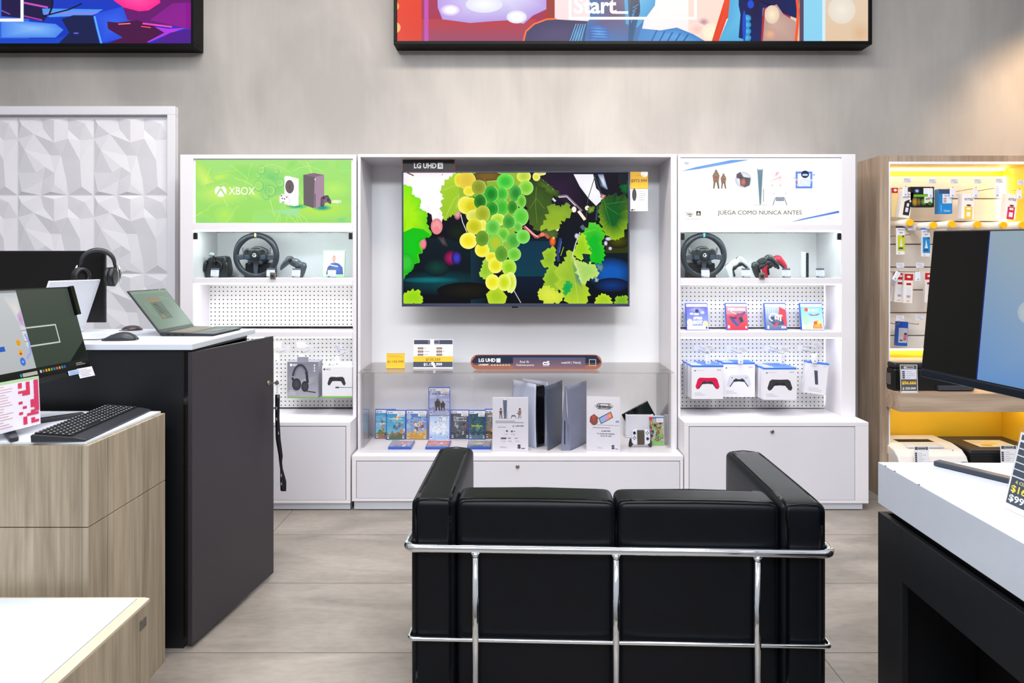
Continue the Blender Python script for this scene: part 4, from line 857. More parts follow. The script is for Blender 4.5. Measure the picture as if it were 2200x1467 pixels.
for i, (x0, x1, lb, sky, gr) in enumerate(((833, 884, 'game lying flat at left inside the acrylic case', ['#c08890', '#88a8c8'], ['#a87860', '#8890b0']), (913, 965, 'red-covered game lying flat in front of the glare game', ['#c05058', '#d88078'], ['#b04850', '#7890a0']), (1003, 1055, 'grey-covered game lying flat at right, beside sofa arm', ['#9ca4a8', '#b8b0a8'], ['#8c8478', '#687078']))):
    D = 4.235; w_ = wx(x1, D)-wx(x0, D)-0.004
    t = thing('game_case', lb, 'video game', ((wx(x0, D)+wx(x1, D))/2, D, zc), group='games lying flat in the acrylic case')
    MB().box(-w_/2, w_/2, 0, 0.17, 0, 0.016).build('case', M_blue, t, 0.002)
    a = cover(20+i, sky, gr, ['#e0c8c0', '#5878a8', '#f0f0f0', '#904850'], sticker=False, w=w_-0.006, h=0.165)
    a.build('cover_print', M_print, t, (0, 0.003, 0.0166), rot=(-PI/2, 0, 0))

# ---------------------------------------------------------------- console and its side covers
m_ps = mat('white_console_plastic', '#c9d2ea', 0.35, noise=0.02)
def fin(side, mb, h=0.400, d=0.225, out=0.042, flare=0.014, th=0.006, top=0.004, m=0):
    """curved side plate: x offset from centre, bulging forward and up; side = +-1"""
    N, K = 14, 14; b0 = len(mb.v)
    for layer in (0, 1):
        for i in range(N+1):
            u = i/N                                  # depth: 0 front, 1 back
            for j in range(K+1):
                v = j/K
                x = out+flare*((1-u)**2)*(0.35+0.65*v)+0.010*math.sin(PI*v)*0.5
                if layer: x -= th
                y = d*u-0.008*v*(1-u)
                z = v*h+top*(1-u)*v*(1 if side > 0 else 0.4)
                mb.v.append((side*x, y, z))
    S_ = (N+1)*(K+1)
    idx = lambda l, i, j: b0+l*S_+i*(K+1)+j
    for i in range(N):
        for j in range(K):
            mb.face((idx(0, i, j), idx(0, i+1, j), idx(0, i+1, j+1), idx(0, i, j+1)), m, True); mb.face((idx(1, i, j), idx(1, i, j+1), idx(1, i+1, j+1), idx(1, i+1, j)), m, True)
    for i in range(N):
        for j in (0, K): mb.face((idx(0, i, j), idx(0, i+1, j), idx(1, i+1, j), idx(1, i, j)), m)
    for j in range(K):
        for i in (0, N): mb.face((idx(0, i, j), idx(0, i, j+1), idx(1, i, j+1), idx(1, i, j)), m)
    return mb
D = 4.27
ps = thing('game_console', 'upright white game console with glossy black centre, middle of acrylic case', 'game console', (wx(1152, 4.23)+0.034, 4.285, zbc+0.001), math.radians(41))
MB().box(-0.036, 0.036, 0.004, 0.215, 0.012, 0.386).build('centre_body', M_glossblack, ps, 0.008)
v_ = MB()
for i in range(8): v_.box(-0.034, 0.034, 0.001, 0.0045, 0.325+i*0.006, 0.328+i*0.006)
v_.build('vent', M_dgrey, ps)
fin(-1, MB()).build('left_side_panel', m_ps, ps); fin(1, MB()).build('right_side_panel', m_ps, ps)
MB().lathe([(0.055, 0), (0.055, 0.010), (0.03, 0.0115)], (0, 0.12, 0.0), 28).build('stand', M_black, ps)
a = Art(0, 0, 20, 20, 0.02, 0.02, '#c9d2ea'); a.polys = []; a.poly([(9, 2), (13, 4), (13, 12), (11, 12), (11, 6), (9, 5)], '#5c6478'); a.poly([(2, 14), (8, 11), (8, 13), (5, 15), (8, 16), (8, 18)], '#5c6478'); a.poly([(12, 13), (18, 15), (12, 18)], '#5c6478')
a.build('emblem', M_print, ps, (-0.0535, 0.195, 0.352), rot=(0, 0, math.radians(-90)))
def plate(label, pxs, D0, D1, name='console_side_cover', slot=False, mt=None):
    """curved cover plate standing upright; pxs = near-bottom x, far x ... built in world metres"""
    x0, x1 = wx(pxs[0], D0), wx(pxs[1], D1); ang = math.atan2(D1-D0, x1-x0); ln = math.hypot(x1-x0, D1-D0)
    t = thing(name, label, 'console cover', (x0, D0, zbc+0.001), ang)
    mb = MB(); N, K = 16, 14; h0, h1 = pxs[2], pxs[3]
    for l in (0, 1):
        for i in range(N+1):
            u = i/N
            for j in range(K+1):
                v = j/K
                x = ln*u-pxs[4]*v*(1-u); y = -0.007*math.sin(PI*u)*(0.5+0.5*v)+l*0.006; z = v*(h0+(h1-h0)*u)
                if v < 0.25: x += pxs[5]*(0.25-v)*4*(1-u)*0.5
                mb.v.append((x, y, z))
    S_ = (N+1)*(K+1); idx = lambda l, i, j: l*S_+i*(K+1)+j
    for i in range(N):
        for j in range(K):
            for l in (0, 1): mb.face((idx(l, i, j), idx(l, i+1, j), idx(l, i+1, j+1), idx(l, i, j+1)), 0, True)
    for i in range(N):
        for j in (0, K): mb.face((idx(0, i, j), idx(0, i+1, j), idx(1, i+1, j), idx(1, i, j)))
    for j in range(K):
        for i in (0, N): mb.face((idx(0, i, j), idx(0, i, j+1), idx(1, i, j+1), idx(1, i, j)))
    mb.build('panel', mt, t)
    return t, ln
mg1 = mat('grey_blue_cover', '#565f75', 0.4, noise=0.03); mg2 = mat('silver_grey_cover', '#8288a2', 0.38, noise=0.03)
p1, ln = plate('dark grey-blue console side cover standing right of the white console', (1178, 1208, 0.402, 0.402, 0.036, 0.0), 4.205, 4.40, mt=mg1)
p2, ln = plate('silver-grey console side cover with disc slot, second cover from white console', (1225, 1260, 0.402, 0.402, 0.036, 0.0), 4.205, 4.39, mt=mg2)
f = MB(); f.prism([(-0.055, 0.0), (0.0, 0.0), (-0.006, 0.1), (-0.022, 0.25), (-0.026, 0.402), (-0.033, 0.402), (-0.048, 0.2)], 0.0, 0.006)
f.build('front_strip', mg2, p2, 0.002, loc=(0, 0.0, 0), rot=(0, 0, -p2.rotation_euler[2]+0.02))
sl = MB().box(-0.036, -0.031, -0.0012, 0.004, 0.04, 0.185).build('disc_slot', M_glossblack, p2, rot=(0, 0, -p2.rotation_euler[2]+0.02))
# info posters in clear stands
D = 4.20
a = mkart(88, 765, 465, 1330, '#d9d8e4', '#dcdae2'); a.rect(88, 765, 465, 775, '#eceaf2')
a.fan([(196, 785), (242, 785), (236, 990), (208, 990)], '#58607c', '#6c748c'); a.rect(200, 785, 238, 797, '#f0f2f6'); a.rect(185, 990, 262, 993, '#6c7080'); a.rect(243, 910, 246, 985, '#5c6070')
for cx_, s, c1, c2 in ((176, 1, '#4a4a54', '#8a5c50'), (376, 1, '#c09070', '#705048')):
    a.ell(cx_, 893, 11, 13, c2); a.fan([(cx_-18, 910), (cx_+16, 908), (cx_+12, 950), (cx_-12, 952)], c1, c2); a.poly([(cx_-12, 948), (cx_-2, 948), (cx_-8, 993), (cx_-16, 993)], c2); a.poly([(cx_+2, 948), (cx_+12, 948), (cx_+16, 995), (cx_+8, 995)], c1)
a.line([(345, 935), (365, 945)], 8, '#4c4c58'); a.line([(282, 990), (292, 965), (328, 965), (340, 990)], 6, '#4c5468'); a.rect(290, 955, 328, 970, '#60687c')
a.lines(120, 1016, 435, 2, 15, '#8a8a98', .45); a.lines(140, 1078, 275, 1, 10, '#8c8c98', .5); a.text('$ 1.499.999', 300, 1062, 416, 1080, '#4c4c58', .02)
for i, q in enumerate(((240, 1122), (292, 1126))): a.ell(q[0], q[1], 12, 9, '#50506c'); 
a.lines(310, 1122, 335, 1, 12, '#70707c', .6)
for x, y in ((215, 1155), (285, 1155), (185, 1228), (255, 1228), (330, 1228)): a.text('6x', x, y-10, x+18, y+8, '#d8a880', .0); a.lines(x+22, y-4, x+40, 2, 7, '#b09888', .4)
a.rect(176, 1190, 234, 1206, '#50525c'); a.lines(250, 1192, 300, 1, 14, '#80828c', .6); a.lines(320, 1194, 372, 1, 12, '#80828c', .5)
a.text('S', 352, 1262, 385, 1306, '#2c2c38', .06); a.rect(390, 1300, 430, 1307, '#2c2c38'); a.lines(165, 1282, 250, 2, 12, '#a8a8b4', .3)
onshelf(1058, 1135, 856.5, 971, D, zbc+0.001, a, 'white info poster with tall grey console drawing, in clear stand', foot=0.06, lean=0.07, name='info_poster', pad=0.001)
a = mkart(1050, 765, 1410, 1310, '#dddae2', '#d8d6e0')
a.ring(1236, 865, 98, 28, 5, '#34343c'); a.rect(1164, 836, 1310, 841, '#34343c'); a.rect(1164, 889, 1310, 894, '#34343c'); a.rect(1150, 845, 1160, 886, '#dddae2'); 
a.text('Nintendo', 1156, 849, 1318, 883, '#3c3c44', .06)
a.poly([(1175, 985), (1310, 915), (1335, 975), (1205, 1045)], '#4c4a58'); a.fan([(1185, 990), (1305, 925), (1325, 972), (1210, 1035)], '#f080a8', '#58b8e8', (1270, 980)); a.fan([(1270, 945), (1305, 925), (1325, 972), (1290, 990)], '#f8b040', '#f07070')
a.fan(jag([(1085, 1000), (1100, 965), (1150, 960), (1170, 1000), (1150, 1050), (1110, 1050)], 1, .3), '#a05840', '#784038'); a.ell(1125, 975, 20, 14, '#c84838'); a.ell(1380, 1015, 22, 12, '#6888c0', '#98b0d8'); a.rect(1100, 1052, 1400, 1055, '#6c6c78')
a.lines(1115, 1078, 1400, 1, 12, '#80808c', .5); a.text('$ 849.999', 1210, 1106, 1306, 1122, '#5c5c68', .04); a.text('6 cuotas sin interés', 1164, 1130, 1350, 1146, '#5c5c68', .03); a.text('de $141.666', 1200, 1154, 1318, 1170, '#5c5c68', .03)
a.text('S', 1318, 1248, 1350, 1290, '#2c2c38', .06); a.rect(1356, 1284, 1388, 1290, '#3c3c48'); a.lines(1170, 1272, 1230, 2, 10, '#a8a8b4', .3)
onshelf(1260, 1332, 856, 971, D, zbc+0.001, a, 'white info poster with tilted handheld console picture, in clear stand', foot=0.06, lean=0.17, rz=-0.16, name='info_poster', pad=0.001)
# handheld dock, tablet, grip and game at right
D = 4.42
s = D/F
t = thing('handheld_screen', 'black handheld game screen tilted in white dock', 'game console', (wx(1334.3, 4.56)+0.1157, 4.543, 0.471), rot=(0, -math.radians(28.4), 0))
MB().box(-0.098, 0.098, 0, 0.012, -0.05, 0.062).build('body', M_glossblack, t, 0.004)
MB().box(-0.09, 0.09, -0.0006, 0.0, -0.044, 0.056).build('display', mat('dark_display', '#04100a', 0.08, noise=0.05), t)
t = thing('charging_dock', 'white dock box holding tilted black handheld screen', 'dock', (wx(1374.5, 4.52), 4.52, zbc+0.001))
hh = wz(891, 4.52)-zbc; d_ = MB(); d_.box(-0.092, 0.092, 0, 0.012, 0.012, hh); d_.box(-0.092, 0.092, 0.042, 0.055, 0.012, hh); d_.box(-0.092, -0.080, 0.012, 0.042, 0.012, hh); d_.box(0.080, 0.092, 0.012, 0.042, 0.012, hh); d_.box(-0.092, 0.092, 0, 0.055, 0, 0.012)
d_.build('dock_shell', M_glossw, t, 0.004)
D = 4.27
t = thing('controller_grip', 'white split controllers in a dark grip, in front of white dock', 'game controller', (wx(1377, D), D, zbc+0.001), rot=(-0.12, 0, 0))
g = 0.0
MB().box(-0.022, 0.022, -0.004, 0.018, 0.018, 0.108).build('centre_grip', mat('brown_grey_plastic', '#4c4238', 0.4, noise=0.05), t, 0.004)
for sg in (-1, 1):
    MB().tube([(sg*0.05, 0.012, 0.05), (sg*0.060, 0.018, 0.022), (sg*0.066, 0.024, 0.006)], [0.017, 0.014, 0.008], 14).build('handle', M_dgrey, t)
    o = [(0.023, 0.024), (0.046, 0.024), (0.056, 0.032), (0.058, 0.05), (0.058, 0.085), (0.054, 0.104), (0.042, 0.114), (0.023, 0.115)]
    o = [(sg*x, z) for x, z in o]
    s_ = MB().prism(o, -0.010, 0.010).build('half_controller', M_glossw, t, 0.003)
    jz, bz2 = (0.093, 0.062) if sg < 0 else (0.058, 0.092)
    MB().lathe([(0.0085, -0.010), (0.0085, -0.016), (0.007, -0.018)], (sg*0.041, 0, jz), 18, 0, 'y').build('thumbstick', M_black, s_)
    for dx, dz in ((0, .008), (0, -.008), (.008, 0), (-.008, 0)): MB().lathe([(0.0035, -0.010), (0.003, -0.0125)], (sg*0.041+dx, 0, bz2+dz), 10, 0, 'y').build('button', M_black, s_)
D = 4.325
a = Art(0, 0, 100, 170, 1, 1, '#a8b0a8'); r = random.Random(3)
for _ in range(60): a.ell(r.uniform(5, 95), r.uniform(30, 150), r.uniform(4, 13), r.uniform(4, 12), r.choice(['#b04870', '#d0d830', '#6c8c3c', '#503858', '#c86040', '#e8e8e0', '#3c5c8c', '#7c3c50', '#202028', '#68b040']), r.choice(['#3c3440', '#c04868', '#98b838', '#505868']), 8)
a.rect(0, 145, 100, 170, '#78b058', '#8cb868'); a.rect(0, 0, 22, 22, '#e03848'); a.rect(22, 0, 100, 10, '#6880a8'); a.rect(50, 8, 97, 34, '#e8e4f0'); a.lines(54, 12, 92, 3, 6, '#b0a8c0', .3)
gamecase('small colourful splatter-art game standing at far right of the acrylic case', 1393.5, 1427.5, 897, 960, D, zc, a, M_pale, 0.08)
# ================================================================ things in the two glass cases
M_red = mat('crimson_plastic', '#c8203c', 0.35, noise=0.04); M_cam = mat('light_grey_button', '#9aa0a8', 0.4, noise=0.02)
ZF = Z(597)+0.0008
def steering_wheel(label, cx, D, zc, mark, R=0.131):
    t = thing('steering_wheel', label, 'steering wheel', (cx, D, zc-R-0.015), group=None); t2 = zc-t.location.z
    N = 56; pts = []; rs = []
    for i in range(N):
        a = 2*PI*i/N; pts.append((R*math.cos(a), 0, t2+R*math.sin(a))); g = math.exp(-((a-0.75)/0.35)**2)+math.exp(-((a-2.39)/0.35)**2)
        rs.append(0.0175+0.003*g)
    MB().tube(pts, rs, 14, closed=True).build('rim', mat('wheel_leather', '#1b1f2a', 0.5, noise=0.1, nscale=80, bump=0.1), t)
    MB().box(-0.007, 0.007, -0.0185, 0.004, t2+R-0.013, t2+R+0.014).build('centre_marker', mark, t, 0.003)
    h = MB(); o = [(-0.078, 0.018), (-0.070, 0.038), (-0.052, 0.048), (-0.03, 0.040), (0.03, 0.040), (0.052, 0.048), (0.070, 0.038), (0.078, 0.018), (0.074, -0.02), (0.05, -0.03), (0.03, -0.044), (-0.03, -0.044), (-0.05, -0.03), (-0.074, -0.02)]
    h.prism([(x, z+t2) for x, z in o], -0.022, -0.002); hub = h.build('hub', M_dgrey, t, 0.006)
    for sg in (-1, 1):
        MB().prism([(sg*0.062, t2+0.012), (sg*(R-0.006), t2+0.004), (sg*(R-0.004), t2-0.03), (sg*0.055, t2-0.022)], -0.010, 0.004).build('spoke', M_mgrey, t, 0.004)
        MB().prism([(sg*0.075, t2+0.02), (sg*0.088, t2+0.055), (sg*0.096, t2+0.048), (sg*0.09, t2+0.012)], 0.006, 0.012).build('shift_paddle', M_grey, t, 0.002)
        b = MB(); b.cbox((sg*0.048, -0.0235, t2-0.012), (0.034, 0.004, 0.026)); b.build('button_panel', mat('panel_blue_grey', '#343c50', 0.35, noise=0.03), hub, 0.004)
        for dx, dz in ((0, .007), (0, -.007), (.007, 0), (-.007, 0)):
            MB().lathe([(0.0036, -0.022), (0.003, -0.026)], (sg*0.048+dx, 0, t2+0.026+dz), 10, 0, 'y').build('button', M_black, hub)
        MB().lathe([(0.012, -0.012), (0.012, -0.024), (0.009, -0.027)], (sg*0.036, 0, t2-0.046), 18, 0, 'y').build('dial', M_dgrey, hub)
    MB().prism([(-0.017, t2-0.03), (0.017, t2-0.03), (0.012, t2-R+0.006), (-0.012, t2-R+0.006)], -0.012, 0.0).build('spoke', M_mgrey, t, 0.003)
    l = MB(); l.lathe([(0.034, -0.018), (0.034, -0.028), (0.030, -0.031), (0.027, -0.029), (0.0, -0.029)][:4], (0, 0, t2+0.002), 30, 0, 'y'); l.build('centre_ring', M_black, hub)
    a = Art(0, 0, 100, 100, 0.046, 0.046, '#101216'); a.polys = []; a.ell(50, 50, 50, 50, '#15181e')
    a.ring(50, 50, 26, 26, 9, '#f0f4fa', 0.5, 2*PI-0.7); a.poly([(50, 46), (77, 46), (72, 66), (62, 60), (62, 55), (50, 55)], '#f0f4fa'); a.poly([(28, 30), (44, 40), (34, 52)], '#15181e'); a.ring(50, 50, 44, 44, 3, '#4c525e')
    a.build('emblem', M_print, hub, (0, -0.0312, t2-0.021))
    q = MB(); q.box(-0.085, 0.085, 0.03, 0.15, 0.0, 0.10); q.lathe([(0.062, 0.010), (0.062, 0.05), (0.055, 0.12)], (0, 0, t2), 28, 0, 'y'); q.build('motor_base', M_dgrey, t, 0.01)
    MB().box(-0.088, 0.088, 0.025, 0.045, 0, 0.022).build('clamp_foot', mat('bronze_clamp', '#6e5a30', 0.4, 0.2, noise=0.05), t, 0.003)
    return t
D = 4.40
steering_wheel('black racing wheel with yellow top marker, in the left glass case', wx(550.5, D), D, wz(549, D), mat('yellow_marker', '#b8b070', 0.4))
steering_wheel('black racing wheel with blue top marker, in the right glass case', wx(1511.5, D), D, wz(549, D), mat('blue_marker', '#2f9ad0', 0.4))
# shifter and lead
D = 4.42; cx = wx(468, D)
t = thing('gear_shifter', 'black gear shifter with silver knob, beside racing wheel in left case', 'gear shifter', (cx, D, ZF))
b = MB(); b.prism([(-0.072, 0.0), (0.068, 0.0), (0.074, 0.05), (0.066, 0.105), (0.055, 0.14), (-0.055, 0.13), (-0.075, 0.09), (-0.082, 0.04)], -0.02, 0.07); b.build('housing', M_dgrey, t, 0.014, 3)
MB().lathe([(0.042, -0.02), (0.04, -0.03), (0.032, -0.034), (0.028, -0.028)], (0.0, 0, 0.072), 26, 0, 'y').build('gate_ring', M_black, t)
MB().tube([(0, -0.02, 0.075), (-0.006, -0.045, 0.13), (-0.012, -0.05, 0.148)], [0.007, 0.006, 0.009], 12).build('lever', M_glossblack, t)
MB().sphere((-0.018, -0.045, 0.146), 0.019, sc=(1, 1, .8)).build('knob', M_cam, t)
for sg in (-1, 1):
    MB().tube([(sg*0.062, -0.015, 0.10), (sg*0.068, -0.03, 0.09), (sg*0.076, -0.03, 0.04)], [0.012, 0.010, 0.008], 10).build('side_paddle', M_black, t)
MB().tube([(0.04, 0.03, 0.14), (0.07, 0.02, 0.12), (0.088, 0.0, 0.08), (0.094, -0.01, 0.04), (0.10, -0.015, 0.012), (0.112, -0.02, 0.008)], 0.0028, 8).build('cable', M_black, t)
MB().tube([(0.085, -0.01, 0.012), (0.10, -0.02, 0.010), (0.115, -0.025, 0.008)], [0.006, 0.008, 0.005], 10).build('connector', M_black, t)

# game controllers
def controller(label, loc, rot, shell, centre, scale=1.0, style='ps', group=None, grip=None):
    t = thing('game_controller', label, 'game controller', loc, group=group, rot=rot); t.scale = (scale,)*3
    b = MB()
    b.sphere((0, 0.004, 0.012), 0.03, sc=(1.7, .62, 1.0), n=24)
    for sg in (-1, 1):
        b.sphere((sg*0.050, 0.002, 0.010), 0.028, sc=(1, .72, 1.05), n=20)
        b.tube([(sg*0.052, 0.004, 0.012), (sg*0.062, 0.006, -0.018), (sg*0.070, 0.010, -0.048), (sg*0.070, 0.012, -0.064)], [0.024, 0.021, 0.0155, 0.009], 16)
        b.sphere((sg*0.070, 0.012, -0.064), 0.010, n=12)
    b.build('shell', shell, t, remesh=0.003)
    f = -0.0145
    if style == 'ps':
        c = MB(); c.prism([(-0.042, -0.006), (-0.030, -0.002), (0.030, -0.002), (0.042, -0.006), (0.049, -0.03), (0.058, -0.06), (0.052, -0.058), (0.040, -0.024), (0.020, -0.0185), (-0.020, -0.0185), (-0.040, -0.024), (-0.052, -0.058), (-0.058, -0.06), (-0.049, -0.03)], f-0.004, 0.012); c.build('centre_panel', centre, t, 0.003)
        MB().prism([(-0.026, 0.034), (0.026, 0.034), (0.021, 0.004), (-0.021, 0.004)], f-0.003, 0.0).build('touchpad', shell, t, 0.002)
        st = ((-0.024, -0.010), (0.024, -0.010)); dp = (-0.048, 0.016); bt = (0.048, 0.016)
    else:
        st = ((-0.042, 0.014), (0.022, -0.008)); dp = (-0.020, -0.008); bt = (0.046, 0.014)
        MB().lathe([(0.007, f), (0.007, f-0.004), (0.005, f-0.005)], (0, 0, 0.026), 16, 0, 'y').build('home_button', M_cam, t)
    for x, z in st:
        k_ = MB(); k_.lathe([(0.0135, f+0.006), (0.0135, f-0.003), (0.009, f-0.004)], (x, 0, z), 20, 0, 'y'); k_.lathe([(0.006, f-0.002), (0.0095, f-0.010), (0.0095, f-0.013), (0.006, f-0.0125)], (x, 0, z), 20, 0, 'y'); k_.build('thumbstick', M_black, t)
    d_ = MB(); d_.cbox((dp[0], f-0.002, dp[1]), (0.019, 0.007, 0.006)); d_.cbox((dp[0], f-0.002, dp[1]), (0.006, 0.0072, 0.019)); d_.build('direction_pad', M_black if style != 'ps' else shell, t, 0.001)
    for dx, dz in ((0, .0085), (0, -.0085), (.0085, 0), (-.0085, 0)): MB().lathe([(0.0042, f+0.004), (0.0038, f-0.005)], (bt[0]+dx, 0, bt[1]+dz), 12, 0, 'y').build('button', M_black if style != 'ps' else M_cam if shell is M_glossw else shell, t)
    for sg in (-1, 1): MB().cbox((sg*0.048, 0.010, 0.036), (0.026, 0.016, 0.010)).build('trigger', M_black, t, 0.004)
    return t
D = 4.36
controller('charcoal controller leaning right of the racing wheel in left case', (wx(634, D), D, ZF+0.082), (math.radians(-12), math.radians(26), 0), M_mgrey, M_black, 0.96, 'xb')
controller('white and black controller left of the black one in right case', (wx(1583, D), D+0.02, ZF+0.078), (math.radians(-12), math.radians(-32), math.radians(10)), M_glossw, M_black, 0.92)
controller('black controller in the middle of the three in right case', (wx(1636, D), D-0.035, ZF+0.086), (math.radians(-12), math.radians(-28), 0), M_dgrey, M_black, 1.0)
controller('crimson controller behind the black one in right case', (wx(1666, D), D+0.055, ZF+0.088), (math.radians(-12), math.radians(-24), 0), M_red, M_dgrey, 0.98)
# media remote
D = 4.38
t = thing('media_remote', 'slim white and black media remote standing in right glass case', 'remote control', (wx(1729, D), D, ZF), 0.35)
MB().box(-0.022, 0.002, -0.012, 0.012, 0, 0.163).build('white_shell', M_glossw, t, 0.005); MB().box(0.002, 0.024, -0.012, 0.012, 0, 0.158).build('black_face', M_glossblack, t, 0.005)
for i in range(6): MB().cbox((0.013, -0.0125, 0.03+i*0.02), (0.012, 0.002, 0.010)).build('button', M_dgrey, t, 0.001)
# green game in left case
D = 4.36
a = Art(0, 0, 100, 125, 1, 1, '#f6fcf6', '#e4f4e4'); a.rect(0, 0, 100, 10, '#c8ecc0'); a.ell(50, 40, 50, 34, '#f8fffa', '#d8f0e4'); a.fan([(20, 80), (34, 60), (46, 56), (58, 55), (74, 60), (92, 78), (96, 112), (14, 112)], '#5068b8', '#3c4c90'); a.ell(50, 36, 9, 13, '#d8a898', '#b88878'); a.poly([(40, 30), (50, 20), (61, 30), (58, 26), (50, 24), (43, 27)], '#50403c'); a.rect(44, 46, 56, 58, '#d0a090'); a.line([(30, 66), (70, 74)], 5, '#e8f0ff'); a.rect(0, 112, 100, 125, '#a8dca8'); a.rect(3, 96, 14, 122, '#e8f4f0'); a.line([(8, 20), (30, 52)], 2, '#b8dcc8'); a.line([(90, 24), (70, 50)], 2, '#b8dcc8')
gamecase('pale green game with a footballer, right end of left glass case', 692, 740, 537, 596, D, ZF, a, M_gcase, 0.12)
# little shelf price labels
def pricelabel(px, label, D=4.30, dark=True):
    a = Art(0, 0, 40, 46, 0.052, 0.06, '#eef0f6'); a.rect(0, 0, 40, 9, '#5c5c70'); a.rect(0, 37, 40, 46, '#6c6c7c'); a.lines(3, 13, 37, 4, 5.5, '#b0b4c4', .35); a.text('$ 99.999', 12, 38.5, 38, 44, '#f0f0f4', .03)
    return signboard(label, (wx(px, D), D, ZF), 0.052, 0.06, a, 0.0015, 0.15, cat='price label', name='price_label', foot=0.03, group='price labels in the glass cases')
for px, lb in ((461, 'small price label before the gear shifter'), (581, 'small price label before the racing wheel, left case, near lock'), (636, 'small price label under the charcoal controller'), (712.5, 'small price label before the pale green game'),
               (1516, 'small price label on the racing wheel in right case'), (1603, 'small price label between white and black controllers'), (1690, 'small price label right of the crimson controller'), (1763, 'small price label right of the media remote')):
    pricelabel(px, lb)
# four games on the shelf of the right unit
zs = Z(713)+0.0008; D = 4.36
def gr(px0, px1, label, art, g='games standing on the shelf of the right unit'): return gamecase(label, px0, px1, 646, 705, D, zs, art, M_pale if 0 else M_blue, 0.20, group=g)
a = Art(0, 0, 100, 125, 1, 1, '#f4f6fe'); a.rect(0, 14, 100, 125, '#5c58b8', '#88a0e0'); a.ell(50, 30, 40, 14, '#9aa8e8', '#6a68c0'); a.ell(50, 34, 9, 9, '#2c3050'); a.ell(76, 42, 10, 8, '#b0bcf0'); a.ell(24, 48, 10, 6, '#c0c8f4'); a.ell(46, 50, 16, 6, '#e0e8fc', '#a0b0ec'); a.text('ASTRO', 30, 62, 74, 76, '#ffffff', .1); a.text('BOT', 30, 80, 74, 98, '#ffffff', .1); a.ell(88, 100, 14, 18, '#e8b880', '#f0d0a0'); a.ell(14, 92, 14, 20, '#d8c0a8', '#c8d0e0'); a.rect(0, 106, 100, 125, '#d8d0e8', '#e0c8b8'); a.rect(6, 108, 14, 120, '#f8f8f8'); a.rect(88, 110, 96, 120, '#30343c')
gr(1475, 1523, 'game with violet-blue cover, first on the shelf', a)
a = Art(0, 0, 100, 125, 1, 1, '#f4f2fa'); a.rect(0, 12, 100, 125, '#a88c9c', '#e0343c'); a.rect(0, 50, 100, 125, '#e05060', '#dc2c34'); a.text('SPIDER-MAN 2', 8, 20, 92, 34, '#ffffff', .1)
a.fan([(40, 60), (50, 45), (66, 48), (90, 36), (96, 44), (72, 66), (66, 96), (50, 112), (22, 84), (10, 60), (30, 76)], '#c83848', '#3c4c80'); a.poly([(10, 62), (26, 66), (56, 104), (44, 110)], '#3c5088'); a.poly([(58, 66), (76, 64), (82, 86), (66, 92)], '#204050'); a.line([(50, 50), (20, 36)], 2, '#ffffff'); a.rect(4, 104, 13, 118, '#ffffff'); a.rect(88, 108, 96, 118, '#f0d8d8'); a.rect(0, 119, 100, 125, '#c82838')
gr(1561, 1608, 'game with bright red cover, second on the shelf', a)
a = Art(0, 0, 100, 125, 1, 1, '#f6f8fc'); a.rect(0, 14, 100, 125, '#a8bcd8', '#4c5c80'); a.poly([(70, 14), (100, 30), (100, 110), (60, 90)], '#c8404c'); a.fan([(14, 80), (30, 62), (60, 60), (84, 76), (88, 100), (40, 104)], '#606c8c', '#30405c'); a.ring(42, 66, 26, 22, 7, '#ffffff', 2.0, 6.2); a.text('GT', 44, 52, 82, 84, '#f0f4fc', .08); a.poly([(30, 108), (58, 88), (66, 92), (40, 112)], '#d0404c'); a.rect(6, 106, 14, 120, '#ffffff'); a.rect(74, 108, 84, 118, '#ffffff'); a.rect(87, 108, 96, 118, '#e0c0c8')
for i in range(5): a.line([(10+i*10, 20), (4+i*9, 50)], 1.5, '#d8e4f4')
gr(1645, 1692, 'game with dark blue and red racing cover, third on the shelf', a)
a = Art(0, 0, 100, 125, 1, 1, '#f2fafa'); a.rect(0, 14, 100, 125, '#70c4dc', '#c8e8f0'); a.ell(26, 28, 9, 10, '#e85848'); a.text('SONIC', 34, 24, 84, 38, '#e8fcfc', .05); a.line([(36, 50), (60, 56), (86, 48)], 5, '#3878c8'); a.line([(40, 58), (80, 56)], 3, '#e06048'); a.fan([(50, 110), (60, 84), (76, 80), (92, 96), (96, 120), (50, 120)], '#f0a840', '#e87840'); a.ell(64, 92, 9, 9, '#e8583c'); a.ell(80, 90, 8, 9, '#f8d068'); a.ell(18, 78, 14, 24, '#b8dc90', '#a0d0c0'); a.rect(0, 108, 42, 125, '#e8dca0'); a.rect(6, 104, 15, 118, '#ffffff')
gr(1722, 1771, 'game with turquoise and orange cover, last on the shelf', a)

